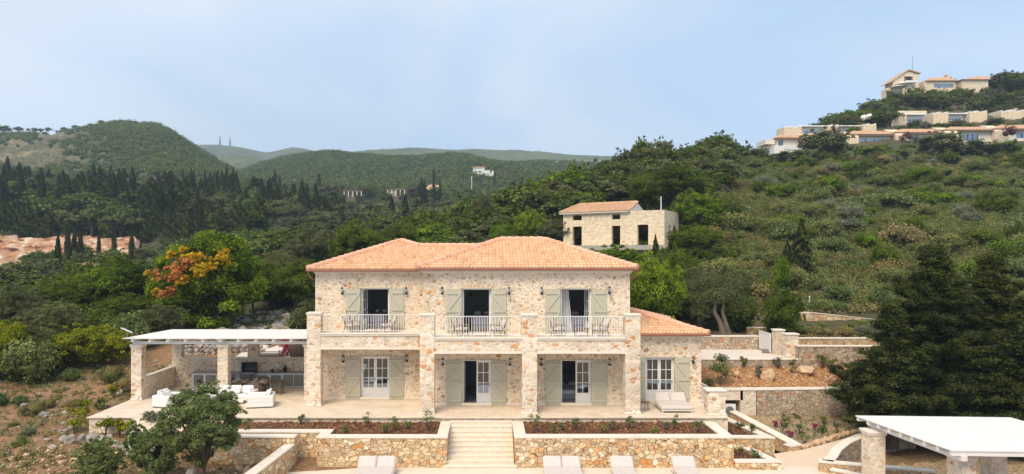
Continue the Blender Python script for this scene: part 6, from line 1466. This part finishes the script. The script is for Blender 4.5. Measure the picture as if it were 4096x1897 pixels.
for i in range(17):
    px = 3560+i*24+random.uniform(-8, 8); put(random.choice(kinds[:6]), px, random.uniform(217, 222), random.uniform(345, 375), random.uniform(30, 60), 'low dark tree along the foot of the hilltop houses', group='trees at the foot of the hilltop houses')
belt(32, (3985, 4350), (226, 240), (5, 8), 'dark tree on the skyline right of the hilltop houses', 'skyline trees right of the hilltop')
belt(30, (3020, 3560), (196, 215), (4, 6), 'tree on the steep left edge of the hilltop', 'trees on the left edge of the hilltop')
belt(75, (2050, 2900), (104, 150), (4.0, 6.5), 'mixed green tree on the wooded crest behind the unfinished house', 'trees on the wooded crest')
belt(70, (1650, 2500), (90, 132), (3, 5.2), 'leafy tree on the slope left of the unfinished house', 'trees on the slope left of the unfinished house', jit=lambda px, Y: Y > 92 or px < 2200)
belt(50, (1050, 2250), (66, 92), (2.2, 4.0), 'leafy tree on the low slope behind the villa roof', 'trees behind the villa roof', ks=['bright0', 'bright1', 'oak0', 'oak1', 'olive0', 'olive1'])
belt(60, (-150, 1050), (72, 125), (2.8, 5), 'tree in the valley between the clay bank and the near wood', 'trees in the valley on the left', ks=['folive0', 'folive1', 'foak0', 'foak1', 'fbush0', 'folive2'])
belt(60, (900, 2000), (110, 190), (4, 6.5), 'tree on the valley floor before the cypress wood', 'trees on the valley floor', ks=kinds[:9])
# cypresses
cyp = [(232, 105, 938, 32, 'tall lone cypress in front of the clay bank'), (268, 150, 905, 22, 'tall thin cypress left of a pair before the clay bank'), (277, 140, 925, 20, 'cypress close beside the tall thin one'), (322, 150, 905, 24, 'pointed dark cypress before the reddish clay'), (298, 152, 915, 26, 'bushy cypress between two thin ones at the clay bank'),
       (395, 155, 930, 18, 'small cypress right of the reddish clay'), (457, 160, 905, 22, 'cypress at the middle of the clay bank'), (527, 150, 930, 26, 'cypress at the right part of the clay bank'), (563, 150, 965, 18, 'short cypress at the right end of the clay bank'),
       (731, 395, 678, 22, 'tall cypress standing against the wooded hill'), (867, 330, 710, 20, 'prominent dark cypress in the middle of the wood'), (880, 330, 730, 16, 'narrow cypress leaning against the prominent one'), (940, 310, 720, 18, 'pointed cypress in the middle distance'), (1100, 320, 678, 18, 'tallest cypress of the dark group left of the ruins'),
       (1735, 330, 667, 12, 'very thin tall cypress by the pale rubble heap'), (1760, 300, 720, 14, 'thin cypress right of the tallest thin one'), (1978, 470, 673, 12, 'cypress beside the white villa in the distance'), (1265, 300, 730, 14, 'thin cypress left of the concrete frames'), (1295, 240, 785, 16, 'dark cypress standing free over the valley trees'), (1062, 165, 895, 24, 'cypress behind the right side of the carob tree'), (1005, 200, 870, 18, 'thin cypress just over the carob tree'), (1668, 230, 790, 18, 'cypress at the right end of the dark wood')]
for i, (px, Y, top, wpx, lb) in enumerate(cyp): put(f'cyp{i%3}', px, Y, top, wpx, lb)
for i in range(150):
    px = random.uniform(-120, 1720); Y = random.uniform(190, 400) if i % 4 == 0 else 190+95*random.random(); h = random.uniform(7, 14); w_ = random.uniform(1.8, 3.2)
    if px > 1300 and random.random() < .5: continue
    if px < 600 and Y > 330 or (1330 < px < 1650 and 235 < Y < 325): continue
    put(f'cyp{i%3}', px, Y, label='dark slender cypress in the cypress wood across the valley', cat='tree', group='cypresses of the dark wood', H=h, W=w_)
for i in range(85):
    px = random.uniform(-150, 1400); Y = random.uniform(190, 300); h = random.uniform(6, 11)
    put(f'con{i%3}', px, Y, label='dark broad conifer in the wood across the valley', cat='tree', group='broad conifers of the dark wood', H=h, W=h*random.uniform(.6, .9))
for i in range(60): put(f'con{i%3}', random.uniform(-100, 1000), random.uniform(181, 196), label='dark broad conifer in the front row of the wood above the clay bank', cat='tree', group='front row of the dark wood', H=random.uniform(6, 9), W=random.uniform(3.2, 5))
belt(210, (-150, 1900), (185, 420), (5, 9), 'round crowned tree among the cypresses across the valley', 'round trees among the cypresses', ks=kinds[3:9])
for i in range(26): px = random.uniform(120, 590); Y = random.uniform(138, 164); k = random.choice(['folive0', 'foak1', 'fbush0']); h = random.uniform(1.8, 4.0); put(k, px, Y, label='bush growing in front of the bare clay bank', cat='shrub', group='bushes before the clay bank', H=h, W=h*random.uniform(1.0, 1.5))
# skyline trees of the left hill
for i, (px, w_) in enumerate(((20, 60), (75, 40), (112, 22), (140, 30), (162, 24), (193, 36), (227, 14), (257, 34), (302, 34), (338, 16), (363, 24), (405, 36))):
    Y = 634; zt_ = 1.8+PZ(np.interp(px, [a for a, b in left_sky], [b for a, b in left_sky]), 640)
    put(['foak0', 'foak1', 'fbush0'][i % 3], px, Y, label='small dark tree silhouetted on the skyline of the left hill', cat='tree', group='skyline trees of the left hill', H=w_*.42/F*Y+1.6, W=w_*.95/F*Y, z=zt_-3.2)

# shrubs on the right hand scrub slope
random.seed(44)
sk = ['sh00', 'sh01', 'sh20', 'sh21', 'sh10', 'sh11', 'sh30', 'sh31', 'sh00', 'sh50', 'sh40']
nm_ = {'sh0': 'olive green scrub bush on the open slope right of the unfinished house', 'sh1': 'mid green shrub on the open slope right of the unfinished house', 'sh2': 'dry brownish bush on the open slope right of the unfinished house', 'sh3': 'dark round shrub on the open slope right of the unfinished house', 'sh4': 'bright green shrub on the open slope right of the unfinished house', 'sh5': 'silvery grey shrub on the open slope right of the unfinished house'}
for i in range(290):
    px = random.uniform(2780, 4250); Y = 58+(147-58)*random.random()**.8; k = random.choice(sk); 
    h = random.uniform(1.2, 2.8); put(k, px, Y, label=nm_[k[:3]], cat='shrub', group={'sh0': 'scrub bushes', 'sh1': 'green shrubs', 'sh2': 'dry bushes', 'sh3': 'dark shrubs', 'sh4': 'bright shrubs', 'sh5': 'silvery shrubs'}[k[:3]]+' of the open slope', H=h, W=h*random.uniform(1.4, 2.6))
for i, (px, Y, top, wpx, k, lb) in enumerate(((3790, 92, 890, 190, 'sh40', 'large bright green mound shrub on the right slope'), (3655, 88, 880, 45, 'sh30', 'dark egg shaped shrub left of the bright mound'), (3540, 66, 975, 150, 'sh31', 'dark shrub in the middle of the scrub slope'), (3130, 62, 1015, 90, 'sh41', 'bright rounded shrub at the foot of the lone conifer'), (3520, 57.5, 1135, 100, 'sh10', 'dark shrub above the old descending wall'), (3290, 57, 1195, 130, 'sh01', 'olive green bush just above the old descending wall'),
      (3150, 130, 690, 130, 'sh30', 'dark flat shrub under the belt of trees'), (3420, 49.8, 1290, 100, 'sh31', 'low dark shrub in front of the old wall'), (3580, 98, 770, 190, 'sh11', 'wide green shrub on the upper slope'))):
    put(k, px, Y, top, wpx, lb, 'shrub')
# ground cover masses
def mass(name, label, n, fpos, rr, leaves, size, mat, seed, core=.5, flat=.8, zf=None):
    g = np.random.default_rng(seed); xy = fpos(g, n); n = len(xy); x, y = xy[:, 0], xy[:, 1]; z = ground_np(x, y) if zf is None else zf(x, y)
    r_ = g.uniform(*rr, n); rad = np.stack([r_, r_, r_*flat], 1); cen = np.stack([x, y, z+r_*flat*.35], 1)
    res = leaf_cloud(cen, rad, leaves, size, np.clip(g.normal(.5, .25, n), 0, 1), core=core, g=g)
    if core: V, Q, T = merge([res[:3], res[3:]])
    else: V, Q, T = res
    o = mesh_obj(name, V, Q, mat, None, T); tag(o, label, None, None, 'stuff'); return o
def polar(p0, p1, Y0, Y1, e=1.0):
    def f(g, n): px = g.uniform(p0, p1, n); Y = Y0+(Y1-Y0)*g.random(n)**e; return np.stack([(px-VX)/F*Y, Y], 1)
    return f
mass('scrub', 'low scrub covering the open slope', 4200, polar(2560, 4400, 57, 150), (.45, 1.15), 60, .15, 'scrub_leaf', 601, .5)
mass('dry_scrub', 'dry brown scrub covering the open slope', 2100, polar(2560, 4400, 57, 150), (.4, 1.0), 60, .14, 'dry_leaf', 602, .5)
mass('undergrowth', 'green undergrowth covering the open slope', 2400, polar(2500, 4400, 56, 150), (.5, 1.2), 60, .15, 'bush_leaf', 603, .5)
mass('undergrowth', 'undergrowth on the crest behind the unfinished house', 1900, polar(1500, 2950, 70, 165), (.6, 1.4), 50, .2, 'oak_leaf', 604, .5)
mass('undergrowth', 'undergrowth in the valley and under the cypress wood', 5200, lambda g, n: (lambda a: a[~((a[:, 0] < (620-VX)/F*a[:, 1]) & (a[:, 1] > 128) & (a[:, 1] < 181))])(polar(-300, 2100, 72, 425, .9)(g, n)), (1.0, 2.4), 26, .5, 'far_leaf', 605, .55)
mass('undergrowth', 'undergrowth on the hill with the villas', 1900, lambda g, n: (lambda a: a[(a[:, 1] < 171) | (a[:, 1] > 203)])(polar(2900, 4500, 150, 245)(g, n)), (.6, 1.3), 36, .3, 'far_leaf', 606, .55)
mass('dry_grass', 'dry grass above the old wall', 500, polar(2900, 3800, 55.6, 60), (.25, .5), 26, .18, 'dry_leaf', 607, .3)
mass('weeds', 'dry weeds on the stony slope left of the terrace', 1300, lambda g, n: np.stack([g.uniform(-34, -20.7, n), g.uniform(29, 46, n)], 1), (.08, .25), 16, .1, 'scrub_leaf', 608, 0)
mass('weeds', 'weeds on the foreground soil', 600, lambda g, n: np.stack([g.uniform(-24, -10, n), g.uniform(28.5, 33.5, n)], 1), (.08, .2), 14, .09, 'dry_leaf', 609, 0)
mass('weeds', 'sparse low weeds on the pale garden bed', 260, lambda g, n: np.stack([g.uniform(16, 25, n), g.uniform(36, 39.8, n)], 1), (.05, .16), 14, .07, 'scrub_leaf', 612, 0, zf=lambda x, y: -1.35+(y-36)*.09+0*x)
mass('dry_grass', 'dry grass in the upper garden behind the gate', 2200, lambda g, n: np.stack([g.uniform(20, 36, n), g.uniform(47.6, 54.6, n)], 1), (.1, .32), 26, .12, 'dry_leaf', 611, 0, zf=lambda x, y: 2.5-(y-46)*.03)
mass('weeds', 'low weeds behind the pergola', 300, lambda g, n: np.stack([g.uniform(-26, -10, n), g.uniform(50, 64, n)], 1), (.2, .45), 16, .14, 'scrub_leaf', 610, .4)
# woods on the far hills
def hillmass(name, label, Vh, n, rr, leaves, size, mat, seed, trange=(0, .64), thin=None, flat=.8):
    g = np.random.default_rng(seed); a, b = Vh.shape[:2]; j = g.uniform(trange[0]*a, trange[1]*a-1, n); i = g.uniform(0, b-2, n); j0 = j.astype(int); i0 = i.astype(int)
    fj, fi = (j-j0)[:, None], (i-i0)[:, None]; p = (Vh[j0, i0]*(1-fi)+Vh[j0, i0+1]*fi)*(1-fj)+(Vh[j0+1, i0]*(1-fi)+Vh[j0+1, i0+1]*fi)*fj
    if thin is not None: p = p[thin(p, g)]
    r_ = g.uniform(*rr, len(p)); cen = p+np.stack([0*r_, 0*r_, r_*.25], 1); rad = np.stack([r_, r_, r_*flat], 1)
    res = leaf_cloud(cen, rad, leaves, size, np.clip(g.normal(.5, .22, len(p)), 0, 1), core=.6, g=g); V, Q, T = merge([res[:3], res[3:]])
    o = mesh_obj(name, V, Q, mat, None, T); tag(o, label, None, None, 'stuff'); return o
def thinL(p, g):
    px = p[:, 0]/p[:, 1]*F+VX; py = VY-(p[:, 2]-CZ)/p[:, 1]*F
    open_ = np.exp(-((px-80)/330)**2)*np.exp(-((py-625)/75)**2)*1.25 + np.exp(-((px-300)/200)**2)*np.exp(-((py-545)/25)**2)*.7 + np.exp(-((px-560)/130)**2)*np.exp(-((py-715)/18)**2)*.9 + np.exp(-((px-150)/230)**2)*np.exp(-((py-740)/25)**2)*.6
    return g.random(len(p)) > open_+.12*(np.sin(px*.03+py*.05)*np.sin(px*.011-py*.07) > .35)
hillmass('woodland', 'dense low wood covering the left hill', VL, 15000, (1.6, 4.2), 22, 1.2, 'far_leaf', 701, (0, .66), thinL)
hillmass('woodland', 'dense low wood covering the middle hill', VM, 12000, (2.0, 4.6), 20, 1.4, 'far_leaf', 702, (0, .66))

# ==================================================================== far things
m = MB()
V = []; nx, nz = 90, 14
for j in range(nz+1):
    for i in range(nx+1):
        px = -150+i*(760/nx); t_ = j/nz; Y = 167+t_*10+2*mnoise.noise(Vector((px*.01, j*.3, 0))); py = 1040-(105-18*abs(math.sin(px*.011)))*t_ ; n_ = mnoise.noise(Vector((px*.03, t_*4, 1)))
        fall = min(1, (600-px)/60) if px > 540 else 1
        p = P(px, py, Y); p.y += n_*2.5; p.z = p.z*fall+(1-fall)*(G(p.x, p.y)-1)+n_*.5; V.append(tuple(p))
Fq = [(j*(nx+1)+i, j*(nx+1)+i+1, (j+1)*(nx+1)+i+1, (j+1)*(nx+1)+i) for j in range(nz) for i in range(nx)]
struct(mesh_obj('earth_bank', V, Fq, 'clay', smooth=False))
sheet('clay_yard', 'clay', [P(-150, 1062, 132), P(470, 1066, 132), P(570, 1040, 168), P(-150, 1040, 168)], 40, 20, .5, f=.15)
def frame_ruin(label, px0, px1, py0, py1, Y):
    o = thing('concrete_frame', label, 'building', (PX(px0, Y), Y, PZ(py1, Y)), 'concrete frames across the valley'); x0, x1 = PX(px0, Y), PX(px1, Y); z0, z1 = PZ(py1, Y), PZ(py0, Y)
    for i in range(5): xx = x0+(x1-x0)*i/4; m = MB(); m.box(xx-.2, xx+.2, Y, Y+.4, z0-3, z1-.5); m.obj('post', 'render_wall', o)
    m = MB(); m.box(x0-.3, x1+.3, Y-.05, Y+.45, z1-.5, z1); m.obj('beam', 'wood', o); m = MB(); m.box(x0, x0+(x1-x0)*.45, Y+4, Y+4.3, z0-3, z1-.9); m.obj('back_wall', 'concrete', o); m = MB(); m.box(x0-2, x1+.5, Y-1, Y-.5, z0-3, z0+(z1-z0)*.12); m.obj('base_wall', 'pale_bark', o)
    put('foak1', px0-8, Y-8, py0+12, 46, 'round tree at the left end of a concrete frame in the valley', group='trees by the concrete frames'); put('folive1', px1-6, Y-9, py0+16, 40, 'round tree at the right end of a concrete frame in the valley', group='trees by the concrete frames')
frame_ruin('left concrete frame building among the valley trees', 1376, 1445, 762, 792, 320); frame_ruin('right concrete frame building on a grey wall among the valley trees', 1550, 1618, 755, 790, 320)
o = thing('white_villa', 'white villa on the far hillside above the valley', 'house', (PX(1930, 500), 500, PZ(700, 500)))
Y = 519; m = MB()
for a, b, c, d, dd in ((1892, 1938, 671, 690, 0), (1905, 1958, 684, 703, -3), (1952, 1976, 687, 712, -5)): m = MB(); m.box(PX(a, Y), PX(b, Y), Y+dd, Y+dd+14, PZ(d, Y)-2, PZ(c, Y)); m.obj('wall', 'far_white', o)
m = MB(); m.box(PX(1890, Y), PX(1940, Y), Y-1, Y+11, PZ(671, Y)+.01, PZ(668, Y)); m.obj('roof', 'far_tile', o)
for a, b in ((1898, 1908), (1915, 1925), (1960, 1966)): m = MB(); m.box(PX(a, Y), PX(b, Y), Y-5.2, Y-5.1, PZ(694, Y), PZ(688, Y)); m.obj('window', 'black_metal', o)
Y = 705; o = thing('distant_house', 'tiny pale house group on the far ridge in the centre right', 'house', (PX(2200, Y), Y, PZ(660, Y))); m = MB()
for a, b, c, d in ((2165, 2188, 652, 661), (2187, 2223, 650, 659), (2222, 2232, 645, 659)): m.box(PX(a, Y), PX(b, Y), Y, Y+10, PZ(d, Y)-4, PZ(c, Y))
m.obj('wall', 'far_white', o)
o = tag(mesh_obj('rubble_heap', [tuple(P(px, py, Yv)) for px, py, Yv in ((1695, 752, 340), (1725, 737, 345), (1755, 742, 345), (1760, 756, 338), (1700, 760, 335))], [(0, 1, 2, 3, 4)], 'clay'), 'pale rubble heap in the valley by the thin cypress', 'rubble')
for i, (px, y0, y1, Y, lb) in enumerate(((1887, 705, 750, 300, 'white pole on the slope below the far villa'), (3228+10, 1185, 1215, 57, 'short white post above the old wall'), (145, 980, 1045, 140, 'thin pole standing at the clay yard'))):
    m = MB(); a, b = P(px, y1+8, Y), P(px, y0, Y); m.tube([a, b], .17 if Y > 200 else .05, 6); tag(m.obj('pole', 'plastic_white' if i < 2 else 'wood'), lb, 'pole')
for i, (px, y0, y1) in enumerate(((880, 544, 582), (920, 551, 584))):
    Y = 1880; o = thing('antenna_mast', ['left lattice antenna mast on the distant ridge', 'right lattice antenna mast on the distant ridge'][i], 'antenna', tuple(P(px, y1, Y)), 'antenna masts on the distant ridge'); a, b = P(px, y1+6, Y), P(px, y0, Y); m = MB()
    for dx in (-1.3, 1.3): m.tube([a+Vector((dx*1.3, 0, 0)), b+Vector((dx*.4, 0, 0))], 1.3, 4)
    for k in range(7): zz = a.lerp(b, k/7); m.tube([zz+Vector((-1.2, 0, 0)), zz+Vector((1.2, 0, 3))], .3, 4)
    m.obj('lattice', 'grey_metal', o); m = MB()
    for t_ in (.75, .95): c = a.lerp(b, t_); m.tube([c+Vector((0, -1, -1)), c+Vector((0, -1, 1.5))], 2.0, 8)
    m.obj('dish', 'far_white', o)

# unused prototypes leave the scene
for k, (o, w0, h0, used) in PROTO.items():
    if not used:
        for ch in list(o.children): bpy.data.objects.remove(ch)
        bpy.data.objects.remove(o)

# ------------------------------------------------------------------ the air
m = MB(); m.box(-2600, 3600, -60, 3400, -40, 480); hz = m.obj('haze', 'white_paint'); hz['kind'] = 'stuff'; hz['label'] = 'thin pale haze in the distance'
hm = bpy.data.materials.new('haze'); hm.use_nodes = True; hn = hm.node_tree.nodes; hn.clear(); ho = hn.new('ShaderNodeOutputMaterial'); pv = hn.new('ShaderNodeVolumePrincipled')
pv.inputs['Color'].default_value = (.66, .84, 1, 1); pv.inputs['Density'].default_value = .00027; pv.inputs['Anisotropy'].default_value = 0
hm.node_tree.links.new(pv.outputs[0], ho.inputs['Volume']); hz.data.materials.clear(); hz.data.materials.append(hm)
